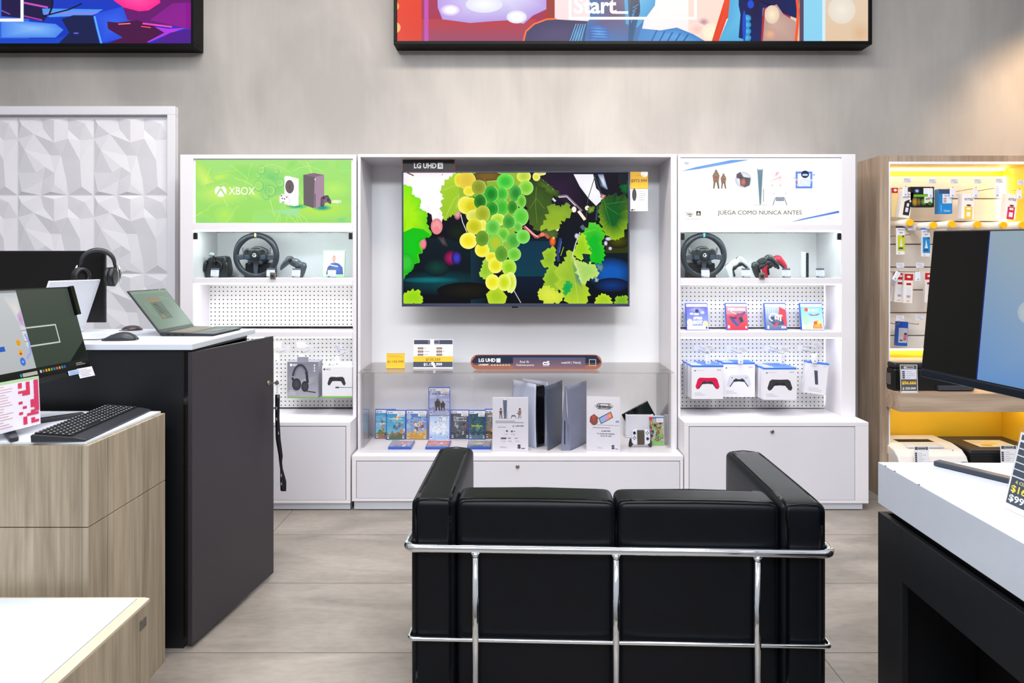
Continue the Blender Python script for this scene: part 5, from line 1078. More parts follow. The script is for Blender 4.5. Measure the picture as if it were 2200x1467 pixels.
# ================================================================ peg hooks, tags and boxed goods
def hook(label, loc, length, group, tagw=0.052, tagh=0.034, sensor=True, double=True, mt=None, up=0.045, rot=0):
    """wire hook: back plate at loc on the board, prong towards -Y, price tag at its tip"""
    t = thing('display_hook', label, 'display hook', loc, group=group)
    p = MB().box(-0.03, 0.03, -0.003, -0.0004, -0.012, 0.03) if double else MB().box(-0.012, 0.012, -0.003, -0.0004, -0.02, 0.02)
    p.build('back_plate', M_paper, t, 0.001)
    w_ = MB(); w_.tube([(0, -0.003, 0), (0, -length+0.01, 0), (0, -length, 0.008)], 0.0022, 8)
    w_.build('prong', mt or M_steel, t)
    if double:
        MB().tube([(0.004, -0.003, 0.02), (0.004, -length-0.01, up-0.006)], 0.0018, 8).build('upper_prong', mt or M_steel, t)
    a = Art(0, 0, 52, 34, tagw, tagh, '#dcdbe6'); a.lines(4, 5, 48, 3, 5.5, '#9c98ac', .35, 3); a.text('$ 89.999', 22, 23, 48, 30, '#8c8898', .02)
    tg = MB().box(-tagw/2-0.001, tagw/2+0.001, 0, 0.0015, 0, tagh+0.001).build('price_tag', M_paper, t, loc=(0.004 if double else 0, -length-0.012, up-0.008))
    a.build('printing', M_print, tg, (0, -0.0004, 0.0005))
    if sensor:
        s_ = MB().box(-0.016, 0.016, -0.004, 0.004, -0.058, 0.004).build('security_tag', mat('security_white', '#e4e8f4', 0.3, noise=0.01), t, 0.004, loc=(-0.004, -length+0.004, -0.004), rot=(0, rot, 0))
        MB().lathe([(0.005, -0.0042), (0.004, -0.0052)], (0, 0, -0.044), 12, 0, 'y').build('dimple', mat('tag_blue', '#7c90c8', 0.4, noise=0.02), s_)
    return t
def hangbox(label, x0, x1, y0, y1, D, depth, art, body, name='product_box', cat='boxed product', group=None, rot=0, flap=None, nodraw=False, topc=None, lean=0):
    w_ = wx(x1, D)-wx(x0, D); h_ = wz(y0, D)-wz(y1, D)
    t = thing(name, label, cat, ((wx(x0, D)+wx(x1, D))/2, D, wz(y1, D)), group=group, rot=(lean, rot, 0))
    MB().box(-w_/2, w_/2, 0, depth, 0, h_).build('carton', body, t, 0.0015)
    if topc:
        f = MB(); f.box(-w_/2-0.0005, w_/2+0.0005, -0.0008, depth+0.0005, h_-0.010, h_+0.0006); f.build('lid_band', topc, t)
    if flap: MB().box(-0.035, 0.035, 0.001, 0.0025, h_, h_+flap).build('hanging_flap', body, t)
    if art:
        art.w = w_-0.0015; art.h = h_-(0.0115 if topc else 0.0015); art.build('front_print', M_print, t, (0, -0.0006, 0.0005))
    return t
M_cart = mat('white_carton', '#dddde4', 0.4, noise=0.015); M_cartg = mat('grey_carton', '#8f909c', 0.35, noise=0.03); M_cblue = mat('blue_carton_band', '#3c76d8', 0.3, noise=0.05)
def padpic(a, cx, cy, s, shell, dark, ps=True):
    for sg in (-1, 1):
        a.fan([(cx+sg*s*.10, cy-s*.34), (cx+sg*s*.62, cy-s*.36), (cx+sg*s*.80, cy-s*.22), (cx+sg*s*.98, cy+s*.40), (cx+sg*s*.88, cy+s*.62), (cx+sg*s*.72, cy+s*.58), (cx+sg*s*.46, cy+s*.14), (cx, cy+s*.12), (cx, cy-s*.34)], shell, shell, (cx+sg*s*.5, cy-s*.05))
        if ps: a.poly([(cx, cy-s*.02), (cx+sg*s*.42, cy-s*.0), (cx+sg*s*.50, cy+s*.18), (cx+sg*s*.78, cy+s*.58), (cx+sg*s*.70, cy+s*.60), (cx+sg*s*.42, cy+s*.20), (cx, cy+s*.16)], dark)
        a.ell(cx+sg*s*(.24 if ps else (.5 if sg < 0 else .24)), cy+s*(.02 if ps or sg > 0 else -.12), s*.11, s*.11, dark)
        a.ell(cx+sg*s*.56, cy-s*.14, s*.04, s*.04, dark)
    a.rect(cx-s*.26, cy-s*.34, cx+s*.26, cy-s*.08, shell)
def psbox(shell, dark, third=False):
    a = Art(0, 0, 100, 104, 1, 1, '#e6e5ec', '#dad9e0'); a.poly([(10, 8), (14, 13), (6, 13)], '#50505c'); a.text('PlayStation', 16, 8, 40, 13, '#a8a8b4', 0); a.text('SONY', 80, 7, 94, 11, '#70707c', .02)
    padpic(a, 50, 48, 39, shell, dark); a.lines(8, 84, 45, 2, 6, '#b8b8c0', .35); return a
def xart(white):
    a = Art(0, 0, 100, 106, 1, 1, '#e6e6ea' if white else '#7c7c8a', '#d8d8de' if white else '#a0a0ac'); return a
# left unit
DH = 4.30
xg = 0
a = xart(False); a.ell(12, 9, 4, 4.2, '#f0f0f4'); a.text('XBOX', 17, 6, 32, 12, '#f0f0f4', .03); a.fan([(0, 60), (100, 36), (100, 60), (0, 90)], '#b0b0bc', '#888894'); 
a.ring(42, 52, 28, 46, 7, '#3c404c', PI+.25, 2*PI-.45); a.ring(42, 52, 19, 38, 2.5, '#6c707c', PI+.3, 2*PI-.5); a.line([(16, 46), (24, 62)], 7, '#30343e'); a.line([(62, 30), (66, 62)], 8, '#30343e'); a.ell(30, 66, 15, 18, '#4c4c54', '#34343c'); a.ell(57, 72, 12, 16, '#484850', '#303038'); a.line([(52, 84), (92, 90)], 3, '#303036')
for i in range(3): a.ell(88, 10+i*8, 2.5, 3, '#d8d8e0')
a.lines(4, 84, 30, 3, 5, '#c0c0c8', .4); a.rect(0, 103, 100, 106, '#6ca840')
hb = hangbox('grey boxed headset hanging on left pegboard', 617, 684, 777, 855, 4.28, 0.09, a, M_cartg, flap=0.03)
a = xart(True); a.ell(7, 8, 3.4, 3.6, '#5c5058'); a.text('XBOX', 12, 5, 28, 11, '#7c707c', .02); padpic(a, 48, 45, 31, '#3a383e', '#232228', False); a.ell(48, 32, 3, 3, '#f0f0f0'); a.line([(44, 71), (56, 71)], 5, '#3c3c44'); a.line([(56, 71), (100, 71)], 1.5, '#3c3c44'); a.rect(0, 101, 100, 106, '#7cc040')
hangbox('white boxed controller on left pegboard, front one with cable picture', 692, 757, 788, 854, 4.26, 0.062, a, M_cart)
a = xart(True); a.ell(14, 8, 4, 4, '#8c9890'); a.text('XBOX', 20, 5, 40, 11, '#a8b0ac', .02)
hangbox('white boxed controller hanging behind the front boxed controller, left pegboard', 700, 757, 778, 850, 4.33, 0.062, a, M_cart)
def hk(px, py, label, length, D=DP, **kw): return hook(label, (wx(px, D), D, wz(py, D)), length, 'wire hooks on the white pegboards', **kw)
hk(613, 752, 'wire hook on left pegboard nearest the open black door', 0.16)
hk(665, 752, 'wire hook above the grey boxed headset', 0.175)
hk(742, 757, 'wire hook above the boxed controllers on left pegboard', 0.2)
# right unit
sets = [(1486, 1554, 785, 857, 4.24, '#d01848', '#3c3440', ['white boxed crimson controller hanging in front, right pegboard', 'boxed controller hanging second behind the boxed crimson one', 'boxed controller hanging third behind the boxed crimson one']),
        (1553.5, 1622, 779, 853, 4.32, '#c8ccd8', '#34303a', ['boxed white controller hanging in front, right pegboard', 'boxed controller hanging behind the boxed white one']),
        (1640, 1711, 790, 859, 4.24, '#38363a', '#28262a', ['boxed black controller hanging in front, right pegboard', 'boxed controller hanging second behind the boxed black one', 'boxed controller hanging third behind the boxed black one'])]
for x0, x1, y0, y1, D, sh, dk, lbs in sets:
    for i, lb in enumerate(lbs):
        xs = i*0.0045; a = psbox(sh, dk)
        t = hangbox(lb, x0, x1, y0, y1, D, 0.054, a, M_cart, topc=M_cblue, group=None)
        MB().box(-0.092, -0.035, 0.004, 0.0535, 0.0, 0.0008).build('white_panel', M_cart, t, loc=(0, 0, wz(y0, D)-wz(y1, D)+0.0008))
        t.location.y = D+i*0.075; t.location.z += 0.0; t.location.x += -0.002*i+0.0
a = Art(0, 0, 50, 82, 1, 1, '#dedde4'); a.text('PlayStation', 8, 6, 24, 9, '#a0a0ac', 0); a.text('SONY', 38, 3, 47, 6, '#8c8c98', .0); a.poly([(18, 18), (26, 18), (31, 56), (24, 56)], '#2c3040'); 
for i in range(5): a.rect(19.6+i, 20+i*7.2, 25.4+i, 25+i*7.2, '#4c5468')
a.lines(10, 66, 44, 3, 4, '#b8b8c0', .35)
hangbox('narrow boxed media remote hanging tilted at right end of pegboard', 1726, 1773, 778, 846, 4.30, 0.05, a, M_cart, topc=M_cblue, rot=math.radians(7))
hk(1501, 751, 'wire hook holding the boxed crimson controllers', 0.235, up=0.03); hk(1571, 752, 'wire hook holding the boxed white controllers', 0.20, up=0.02); hk(1652, 751, 'wire hook holding the boxed black controllers', 0.24, up=0.02); hk(1723, 751, 'wire hook holding the narrow boxed remote', 0.20)
# ================================================================ sofa
sf = thing('leather_sofa', 'black leather two-seat sofa with tubular chrome frame, seen from behind', 'sofa', (0.338, 2.2, 0), math.radians(-2.0))
ztop = 0.704
def cushion(x0, x1, y0, y1, z0, z1, name, bev=0.022, soft=0.0):
    w_, d_, h_ = x1-x0, y1-y0, z1-z0; b = MB(); n = 10
    def grid(fn):
        base = len(b.v)
        for i in range(n+1):
            for j in range(n+1): b.v.append(fn(i/n, j/n))
        for i in range(n):
            for j in range(n): b.face((base+i*(n+1)+j, base+(i+1)*(n+1)+j, base+(i+1)*(n+1)+j+1, base+i*(n+1)+j+1))
    k_ = 0.006
    def bulge(u, v): return k_*(1-(2*u-1)**4)*(1-(2*v-1)**4)
    grid(lambda u, v: (x0+w_*u, y0-bulge(u, v), z0+h_*v)); grid(lambda u, v: (x0+w_*u, y1+bulge(u, v), z0+h_*v))
    grid(lambda u, v: (x0-bulge(u, v), y0+d_*u, z0+h_*v)); grid(lambda u, v: (x1+bulge(u, v), y0+d_*u, z0+h_*v))
    grid(lambda u, v: (x0+w_*u, y0+d_*v, z1+bulge(u, v))); grid(lambda u, v: (x0+w_*u, y0+d_*v, z0-bulge(u, v)*.3))
    import bmesh
    me = bpy.data.meshes.new(name); me.from_pydata(b.v, [], b.f); bm = bmesh.new(); bm.from_mesh(me); bmesh.ops.remove_doubles(bm, verts=bm.verts, dist=1e-5)
    bmesh.ops.recalc_face_normals(bm, faces=bm.faces)
    es = [e for e in bm.edges if len(e.link_faces) == 2 and e.calc_face_angle() > 1.0]
    bmesh.ops.bevel(bm, geom=es, offset=bev, segments=4, affect='EDGES', profile=0.5)
    bm.to_mesh(me); bm.free(); me.materials.append(M_leather)
    for p in me.polygons: p.use_smooth = True
    o = bpy.data.objects.new(name, me); C.objects.link(o); o.parent = sf
    # piping seams round the back face
    e_ = bev*0.30
    for yy in (y0+e_*.9, y1-e_*.9):
        s = MB()
        ps_ = [(x0+bev, yy), (x1-bev, yy)]
        s.tube([(x0+e_*1.1, yy, z0+0.02), (x0+e_*1.0, yy, z1-bev), (x0+bev*.55, yy, z1-e_*1.6), (x0+bev*1.3, yy, z1-e_*.8+0.002), ((x0+x1)/2, yy, z1+0.001), (x1-bev*1.3, yy, z1-e_*.8+0.002), (x1-bev*.55, yy, z1-e_*1.6), (x1-e_*1.0, yy, z1-bev), (x1-e_*1.1, yy, z0+0.02)], 0.0022, 6)
        s.build('piping', M_leather, o)
    return o
hw = 0.667
cushion(-hw, -hw+0.146, 0, 0.645, 0.05, ztop+0.004, 'arm_cushion'); cushion(hw-0.146, hw, 0, 0.645, 0.05, ztop, 'arm_cushion')
bwid = (2*hw-0.292)/2
cushion(-hw+0.148, -0.003, 0.004, 0.145, 0.05, ztop, 'back_cushion'); cushion(0.003, hw-0.148, 0.004, 0.145, 0.05, ztop, 'back_cushion')
cushion(-hw+0.149, -0.003, 0.15, 0.66, 0.26, 0.42, 'seat_cushion'); cushion(0.003, hw-0.149, 0.15, 0.66, 0.26, 0.42, 'seat_cushion')
MB().box(-hw+0.15, hw-0.15, 0.02, 0.64, 0.13, 0.25).build('seat_base', M_black, sf, 0.01)
fr = MB(); zr = 1.466-(1186-572)/F*2.17; ro = hw+0.011; yb = -0.020
def loop(z, r, rad=0.03, yfront=0.67):
    p = [(-ro, yfront, z), (-ro, yb+rad, z)]
    for i in range(1, 6): a = PI+PI/2*i/5; p.append((-ro+rad+rad*math.cos(a), yb+rad+rad*math.sin(a), z))
    p.append((0, yb, z))
    for i in range(0, 6): a = -PI/2+PI/2*i/5; p.append((ro-rad+rad*math.cos(a), yb+rad+rad*math.sin(a), z))
    p.append((ro, yfront, z)); return p
fr.tube(loop(zr, 0.0135), 0.0138, 20); fr.build('top_rail', M_chrome, sf)
zl = 1.466-(1386-572)/F*2.165
lo = MB(); ro_s = ro; ro = hw+0.003; lo.tube(loop(zl, .007, 0.014, 0.66), 0.0068, 14); lo.build('lower_rail', M_chrome, sf); ro = ro_s
for px in (-0.455, -0.005, 0.441):
    q = MB(); q.tube([(px, yb, zr-0.004), (px, yb, 0.0)], 0.0118, 20); q.tube([(px, yb, zr-0.012), (px, yb, zr-0.026)], [0.0155, 0.0119], 18); q.build('upright', M_chrome, sf)
for sg in (-1, 1):
    q = MB(); q.tube([(sg*(hw+0.011), 0.60, zr), (sg*(hw+0.011), 0.60, 0.0)], 0.0118, 16); q.build('front_leg', M_chrome, sf)

# ================================================================ left side: tall black counter with worktop
t = thing('tall_black_counter', 'tall black counter cabinet with slightly open charcoal door', 'counter', (-1.26, 2.62, 0))
b = MB(); x0 = -1.35
b.box(x0, 0, 0, 0.018, 0.0, 1.146); b.box(x0, 0, 0.612, 0.63, 0.0, 1.146); b.box(x0, x0+0.018, 0.018, 0.612, 0, 1.146); b.box(x0+0.018, 0, 0.018, 0.612, 0.02, 0.04); b.box(x0+0.018, 0, 0.018, 0.612, 1.128, 1.146); b.box(x0+0.018, -0.02, 0.018, 0.612, 0.55, 0.568)
b.build('carcass', M_blackpanel, t, 0.001)
MB().box(0.001, 0.022, -0.004, 0.014, 0.02, 1.14).build('door_jamb', M_glossblack, t, 0.001)
ang = math.atan2(1.221-1.124, 3.22-2.607); dl = math.hypot(0.613, 0.097)
dr = MB().box(-0.018, 0, 0, dl, 0.022, 1.137).build('door', M_blackdoor, t, 0.001, loc=(-1.221+1.26, 2.607-2.62, 0), rot=(0, 0, -ang))
lk = MB(); lk.lathe([(0.011, 0.0), (0.011, 0.003), (0.008, 0.006)], (0, dl-0.05, 0.925), 18, 0, 'x'); lk.build('lock', M_silver, dr)
# key with lanyard
kx = -1.221+math.sin(ang)*(dl-0.05); ky = 2.607+math.cos(ang)*(dl-0.05)
kt = thing('key_lanyard', 'black key lanyard with white lettering hanging from lock of charcoal door', 'lanyard', (kx+0.006, ky, 0.925))
MB().box(0.001, 0.026, -0.001, 0.001, -0.003, 0.003).build('key', M_silver, kt); kb = MB(); kb.lathe([(0.010, -0.001), (0.010, 0.001)], (0.034, 0, 0), 16, 0, 'y'); kb.build('key_bow', M_silver, kt)
ch = MB()
for i in range(5): ch.tube([(0.036+0.002*math.cos(a)*(1 if i % 2 else .4), 0.002*math.sin(a), -0.012-i*0.008+0.0055*math.sin(a)) for a in [2*PI*j/10 for j in range(10)]], 0.0009, 6, closed=True)
ch.tube([(0.036+0.010*math.cos(a), 0, -0.010+0.010*math.sin(a)) for a in [2*PI*j/14 for j in range(14)]], 0.001, 6, closed=True)
ch.build('ring_chain', M_steel, kt)
rb = MB(); R_ = [(0.036, -0.055, 0.010, 0), (0.036, -0.16, 0.010, .0), (0.040, -0.26, 0.011, .25), (0.052, -0.34, 0.010, .5), (0.052, -0.40, 0.005, .9), (0.058, -0.46, 0.009, .4), (0.062, -0.50, 0.011, .2)]
R2 = [(0.036, -0.055, 0.010, 0), (0.034, -0.16, 0.010, 0.1), (0.042, -0.26, 0.006, .6), (0.046, -0.34, 0.008, .8), (0.053, -0.40, 0.006, .2), (0.068, -0.46, 0.008, .5), (0.064, -0.505, 0.011, .0)]
for off, RR in ((0.0, R_), (0.006, R2)):
    for l in (0, 1):
        pass
    base = len(rb.v)
    fine = []
    for (a0, a1) in zip(RR, RR[1:]):
        for k2 in range(5): fine.append(tuple(a0[q]+(a1[q]-a0[q])*k2/5 for q in range(4)))
    fine.append(RR[-1])
    for x, z, hwid, tw in fine:
        c_, s_ = math.cos(tw*1.2), math.sin(tw*1.2)
        for sx in (-1, 1):
            for sy in (-1, 1): rb.v.append((x+sx*hwid*c_, off+sx*hwid*s_*0.6+sy*0.0007, z))
    for i in range(len(fine)-1):
        p = base+i*4; q = p+4
        for (u, v_) in ((0, 1), (1, 3), (3, 2), (2, 0)): rb.face((p+u, q+u, q+v_, p+v_), 0, True)
    rb.face([base, base+1, base+3, base+2]); e2 = base+(len(fine)-1)*4; rb.face([e2, e2+1, e2+3, e2+2])
rb.build('strap', M_black, kt)
for i, z in enumerate((-0.12, -0.17, -0.235, -0.43, -0.47)):
    a = Art(0, 0, 12, 30, 0.009, 0.024, '#0c0d10'); a.polys = []; a.text('START', 2, 2, 10, 5, '#d8dce8', .02); a.text('S', 3, 8, 9, 15, '#c8d0e0', .05); a.text('_', 3, 18, 9, 19, '#c8d0e0', .0)
    a.build('lettering', M_print, kt, (0.036 if z > -0.2 else 0.045 if z > -0.3 else 0.058, -0.009, z-0.012))
# white worktop
top = MB().box(-2.75, -1.2216, 2.607, 3.25, 1.1465, 1.168).build('worktop', M_white2, None, 0.001); tag(top, 'white laminate worktop lying on the tall black counter', 'worktop')
ZT = 1.1685
# ---- laptop (dark) facing right
lp = thing('laptop', 'dark open laptop facing right on white worktop', 'laptop', (-1.50, 3.065, ZT))
bs = MB().prism([(0.0, 0.004), (0.01, 0.0), (0.215, 0.0), (0.228, 0.006), (0.228, 0.010), (0.0, 0.016)], -0.158, 0.158, 'y').build('base', M_dgrey, lp, 0.001)
kx_ = MB()
for r_i in range(5):
    for c_i in range(14): kx_.cbox((0.035+r_i*0.018, -0.125+c_i*0.0185, 0.0163-(0.035+r_i*0.018)*0.0263+0.0004), (0.014, 0.0145, 0.0016))
kx_.build('keyboard', mat('key_grey', '#8c8578', 0.5, noise=0.05), lp, 0)
MB().cbox((0.165, 0.0, 0.0117), (0.06, 0.10, 0.001)).build('touchpad', M_mgrey, lp, rot=(0, 0.0263*0, 0))
pt = MB()
for i, x in enumerate((0.03, 0.06, 0.09)): pt.box(x, x+0.014, -0.1586, -0.1575, 0.004, 0.010)
pt.build('ports', M_glossblack, lp)
ld = thing('lid', '', '', (0, 0, 0)); del ld['label']; del ld['category']; bpy.data.objects.remove(ld)
la = math.atan2(0.142, 0.183)
lid = MB().box(-0.006, 0.0, -0.158, 0.158, 0.0, 0.226).build('lid', M_dgrey, lp, 0.001, loc=(0.002, 0, 0.014), rot=(0, -la, 0))
a = Art(0, 0, 160, 110, 0.304, 0.204, '#7e8e84', '#728478'); a.rect(0, 0, 160, 8, '#8c9a90', '#84948a'); a.rect(46, 22, 98, 34, '#94806c'); a.rect(48, 34, 98, 84, '#66706a', '#5a645e'); a.poly([(56, 40), (70, 38), (84, 74), (66, 80)], '#4c5650'); a.ell(62, 76, 12, 8, '#94785c', '#6c6c60'); a.ell(84, 74, 8, 7, '#54705c'); a.lines(20, 36, 40, 8, 5, '#88988c', .3); a.lines(104, 20, 140, 2, 6, '#8c9c90', .4); a.line([(60, 44), (78, 72)], 2, '#8c8c80')
a.build('display', M_screen, lid, (0.0006, 0, 0.016), rot=(0, 0, PI/2))
MB().cbox((0.0008, 0, 0.220), (0.0008, 0.006, 0.002)).build('webcam', M_glossblack, lid)
# mouse with lead
ms = thing('computer_mouse', 'black wired mouse on white worktop left of dark laptop', 'mouse', (-1.58, 2.755, ZT), math.radians(8))
b = MB(); N, K = 16, 12
for i in range(N+1):
    u = i/N; x = -0.064+0.128*u; hgt = 0.038*(math.sin(PI*min(1, u*0.92+0.04))**0.7)*(0.55+0.55*u); wd = 0.034*(1-abs(2*u-1)**4*0.45)
    if i in (0, N): hgt = 0.008; 
    for j in range(K+1):
        a_ = PI*j/K; b.v.append((x, -wd*math.cos(a_), max(0.0, hgt*math.sin(a_)**0.8)+0.0005))
for i in range(N):
    for j in range(K): b.face((i*(K+1)+j, (i+1)*(K+1)+j, (i+1)*(K+1)+j+1, i*(K+1)+j+1), 0, True)
b.face([i*(K+1) for i in range(N+1)]+[i*(K+1)+K for i in range(N, -1, -1)]); b.face(range(K+1)); b.face([N*(K+1)+j for j in range(K, -1, -1)])
b.build('body', M_dgrey, ms)
MB().cbox((-0.028, 0, 0.0185), (0.022, 0.007, 0.008)).build('scroll_wheel', mat('pink_wheel', '#9c6870', 0.4, noise=0.05), ms, 0.003)
MB().cbox((0.012, -0.0, 0.0385), (0.03, 0.010, 0.003)).build('thumb_button', M_grey, ms, 0.001, rot=(0, -0.05, 0))
MB().tube([(-0.064, 0, 0.006), (-0.09, 0.002, 0.003), (-0.13, 0.012, 0.0022), (-0.2, 0.014, 0.0022), (-0.36, 0.06, 0.0022)], 0.0017, 8).build('cable', M_black, ms)
# white laptop facing left
wl = thing('laptop', 'white laptop seen from behind its lid, standing on worktop behind the tilted monitor', 'laptop', (-1.968, 2.965, ZT))
MB().box(-0.235, 0.004, -0.172, 0.172, 0.0, 0.016).build('base', M_glossw, wl, 0.003)
MB().box(-0.008, 0.0, -0.172, 0.172, 0.0, 0.236).build('lid', mat('white_lid', '#dde0ea', 0.35, noise=0.02), wl, 0.002, loc=(0.004, 0, 0.012), rot=(0, math.radians(18.5), 0))
# black flat monitor at the back, with headphones
bm_ = thing('flat_monitor', 'large black switched-off monitor before the white relief panel', 'monitor', (-2.26, 3.19, ZT))
sc = MB().box(-0.36, 0.36, 0, 0.012, 0.035, 0.37).build('frame', M_black, bm_, 0.002)
MB().box(-0.35, 0.35, -0.0008, 0.0, 0.05, 0.363).build('display', mat('dark_screen', '#0b0a0b', 0.28, noise=0.3, nscale=4), sc)
MB().box(-0.03, 0.03, 0.012, 0.03, 0.0, 0.25).build('neck', M_black, bm_); MB().box(-0.13, 0.13, -0.05, 0.058, 0.0, 0.008).build('foot', M_black, bm_, 0.002)
hp = thing('headphones', 'black headphones with silver hinges hooked over corner of black monitor', 'headphones', (-1.898, 3.13, 1.418), rot=(0, 0, math.radians(26)))
n = 18; arc = [(0.066*math.cos(PI*i/n), 0.0, 0.060+0.062*math.sin(PI*i/n)) for i in range(n+1)]; arc = [(0.072, 0, 0.030)]+arc+[(-0.072, 0, 0.030)]
MB().tube(arc, [0.0055]+[0.0075+0.004*math.sin(PI*i/n) for i in range(n+1)]+[0.0055], 12).build('headband', M_dgrey, hp)
for sg in (-1, 1):
    e_ = MB(); e_.lathe([(0.030, 0.0), (0.038, 0.006), (0.038, 0.022), (0.030, 0.028)], (0, 0, 0), 26, 0, 'x', 1.0, 1.18); s0 = e_.build('ear_cup', M_black, hp, loc=(sg*0.060-(0.014), -0.004, 0.0), rot=(0, 0, -1.0 if sg < 0 else -0.3))
    p_ = MB(); p_.tube([(0.0, 0.027*math.cos(a), 0.034*math.sin(a)) for a in [2*PI*j/22 for j in range(22)]], 0.010, 10, closed=True); p_.build('ear_pad', mat('pad_leather', '#191418', 0.45, noise=0.1), s0, loc=(0.032 if sg < 0 else -0.004, 0, 0))
    MB().tube([(sg*0.080, 0.0, 0.052), (sg*0.088, 0.0, 0.03), (sg*0.090, 0.0, 0.0), (sg*0.086, 0.0, -0.028)], [0.004, 0.006, 0.005, 0.003], 8).build('hinge', M_chrome, hp)
# dark rim of a round thing behind worktop edge
t = thing('round_speaker', 'small dark dome peeking over back of worktop beside dark laptop', 'speaker', (-1.775, 3.19, ZT))
b = MB().lathe([(0.045, 0), (0.042, 0.008), (0.030, 0.017), (0.012, 0.021)], (0, 0, 0), 24); b.build('dome', mat('plum_plastic', '#3a2a34', 0.4, noise=0.05), t)

# ================================================================ wooden counter with tilted monitor
wc = thing('wooden_counter', 'grey oak counter with white top, carrying the tilted monitor and keyboard', 'counter', (-1.288, 2.076, 0))
zt = 0.921
b = MB()
# side panels toward the aisle, split by a horizontal and a vertical joint
for (y0, y1) in ((0.0, 0.098), (0.101, 0.46)):
    for (z0, z1) in ((0.0, 0.6705), (0.6735, zt)):
        MB().box(-0.02, 0, y0+0.0005, y1, z0, z1).build('side_panel', M_wood, wc, 0.0008)
for (z0, z1) in ((0.0, 0.6705), (0.6735, zt)):
    MB().box(-1.4, -0.021, 0.0005, 0.0185, z0, z1).build('front_panel', M_wood, wc, 0.0008)
MB().box(-1.4, -0.022, 0.020, 0.455, 0.002, zt-0.012).build('core', M_dark, wc)
MB().box(-1.4, -0.0215, 0.019, 0.458, zt-0.0115, zt-0.003).build('sub_top', M_wood, wc)
MB().box(-1.4, -0.012, 0.010, 0.452, zt+0.0005, zt+0.009).build('top_sheet', M_white2, wc, 0.001)
ZW = zt+0.0098
# keyboard
kb = thing('keyboard', 'black full-size keyboard at edge of the oak counter', 'keyboard', (-1.398, 2.295, ZW), math.radians(4.4))
kb.location = (-1.400, 2.300, ZW)
def kp(x): return 0.012+0.010*(0.075-x)/0.15
MB().prism([(-0.078, 0.0), (0.078, 0.0), (0.082, 0.006), (0.05, 0.013), (-0.076, 0.024), (-0.080, 0.020)], -0.222, 0.222, 'y').build('body', M_dgrey, kb, 0.002)
keys = MB()
for r_i in range(6):
    x = -0.066+r_i*0.0185; zz_ = 0.0232-0.0875*(x+0.076)
    y = -0.212
    while y < 0.21:
        wk = 0.0165
        if r_i == 5 and -0.13 < y < -0.03: wk = 0.1
        if abs(y-0.075) < 0.006 or abs(y-0.135) < 0.006: y += 0.010; continue
        keys.box(x-0.008, x+0.008, y, min(y+wk, 0.215), zz_, zz_+0.006); y += wk+0.0024
keys.build('keys', mat('key_black', '#16181c', 0.35, noise=0.2, nscale=200), kb, 0.0015, 1)
lg = MB()
for r_i in range(6):
    x = -0.066+r_i*0.0185; zz_ = 0.0232-0.0875*(x+0.076)+0.0061
    for c_i in range(22):
        if r_i == 5 and 4 < c_i < 10: continue
        y = -0.206+c_i*0.0189; lg.box(x-0.004, x+0.001, y, y+0.003, zz_, zz_+0.0002)
lg.build('key_legends', M_paper, kb)
# tilted monitor facing the aisle
P0 = Vector((-1.55, 2.52, 1.078)); P1 = Vector((-1.589, 1.99, 1.078)); wv = (P1-P0); mw = wv.length; yaw = math.atan2(-wv.x, -wv.y)
mo = thing('desktop_monitor', 'desktop monitor tilted back, showing a bright page beside a dark window, on oak counter', 'monitor', ((P0.x+P1.x)/2, (P0.y+P1.y)/2, 0), 0)
ang = math.atan2(wv.x, -wv.y)   # small rotation about z
mo.rotation_euler = (0, 0, PI/2+ang); mo.location = ((P0.x+P1.x)/2, (P0.y+P1.y)/2, ZW)
# local frame: +x along the screen to the viewer's far end (right edge), -y faces the aisle
tilt = math.atan2(0.088, 0.311); zb0 = 1.078-ZW
hd = MB().box(-mw/2, mw/2, 0, 0.012, 0, 0.325).build('housing', M_black, mo, 0.001, loc=(0, 0, zb0), rot=(-tilt, 0, 0))
MB().box(-mw/2+0.06, mw/2-0.06, 0.012, 0.04, 0.04, 0.26).build('rear_bulge', M_dgrey, hd, 0.01)
mh = 0.302
a = Art(0, 0, 540, 302, mw-0.006, mh, '#404a44', '#2c332e'); a.rect(285, 0, 540, 268, '#475048', '#3a433c'); a.fan([(400, 302), (540, 200), (540, 302)], '#0c0c14', '#161c1c', ec2='#08080e')
a.rect(0, 0, 285, 268, '#c4c8cc', '#b4b8ba'); a.rect(0, 0, 285, 8, '#8c9092'); a.fan([(225, 20), (285, 20), (285, 130), (262, 110)], '#e0dcd4', '#c8ccd0'); a.fan([(284, 66), (262, 84), (264, 112), (284, 134)], '#b890c0', '#d0b8d8'); a.fan([(262, 120), (284, 124), (284, 210), (268, 190)], '#e0e2ea', '#ccd0dc'); a.line([(262, 138), (284, 138)], 4, '#c0a08c'); a.line([(264, 176), (284, 176)], 4, '#c0a08c')
a.line([(274, 150), (283, 180), (278, 215), (256, 232)], 8, '#9aa4e8')
a.ell(238, 176, 9, 11, '#f0a820'); a.ell(235, 174, 1.3, 1.8, '#704010'); a.ell(241, 174, 1.3, 1.8, '#704010'); a.ring(238, 178, 4.5, 4.5, 1.2, '#704010', .3, PI-.3); a.ell(236, 210, 8, 10, '#f0a820'); a.ell(236, 213, 4.5, 3.5, '#b03020')
a.ell(236, 240, 11, 14, '#3c70d8'); a.text('+', 231, 235, 241, 245, '#c8d8f4', .0); a.rect(60, 182, 178, 198, '#2c5cc0')
a.rect(285, 128, 424, 133, '#c8cec6'); a.rect(285, 191, 424, 196, '#c8cec6'); a.rect(419, 128, 424, 196, '#c8cec6')
a.rect(0, 268, 540, 302, '#1c1f1e', '#14120f')
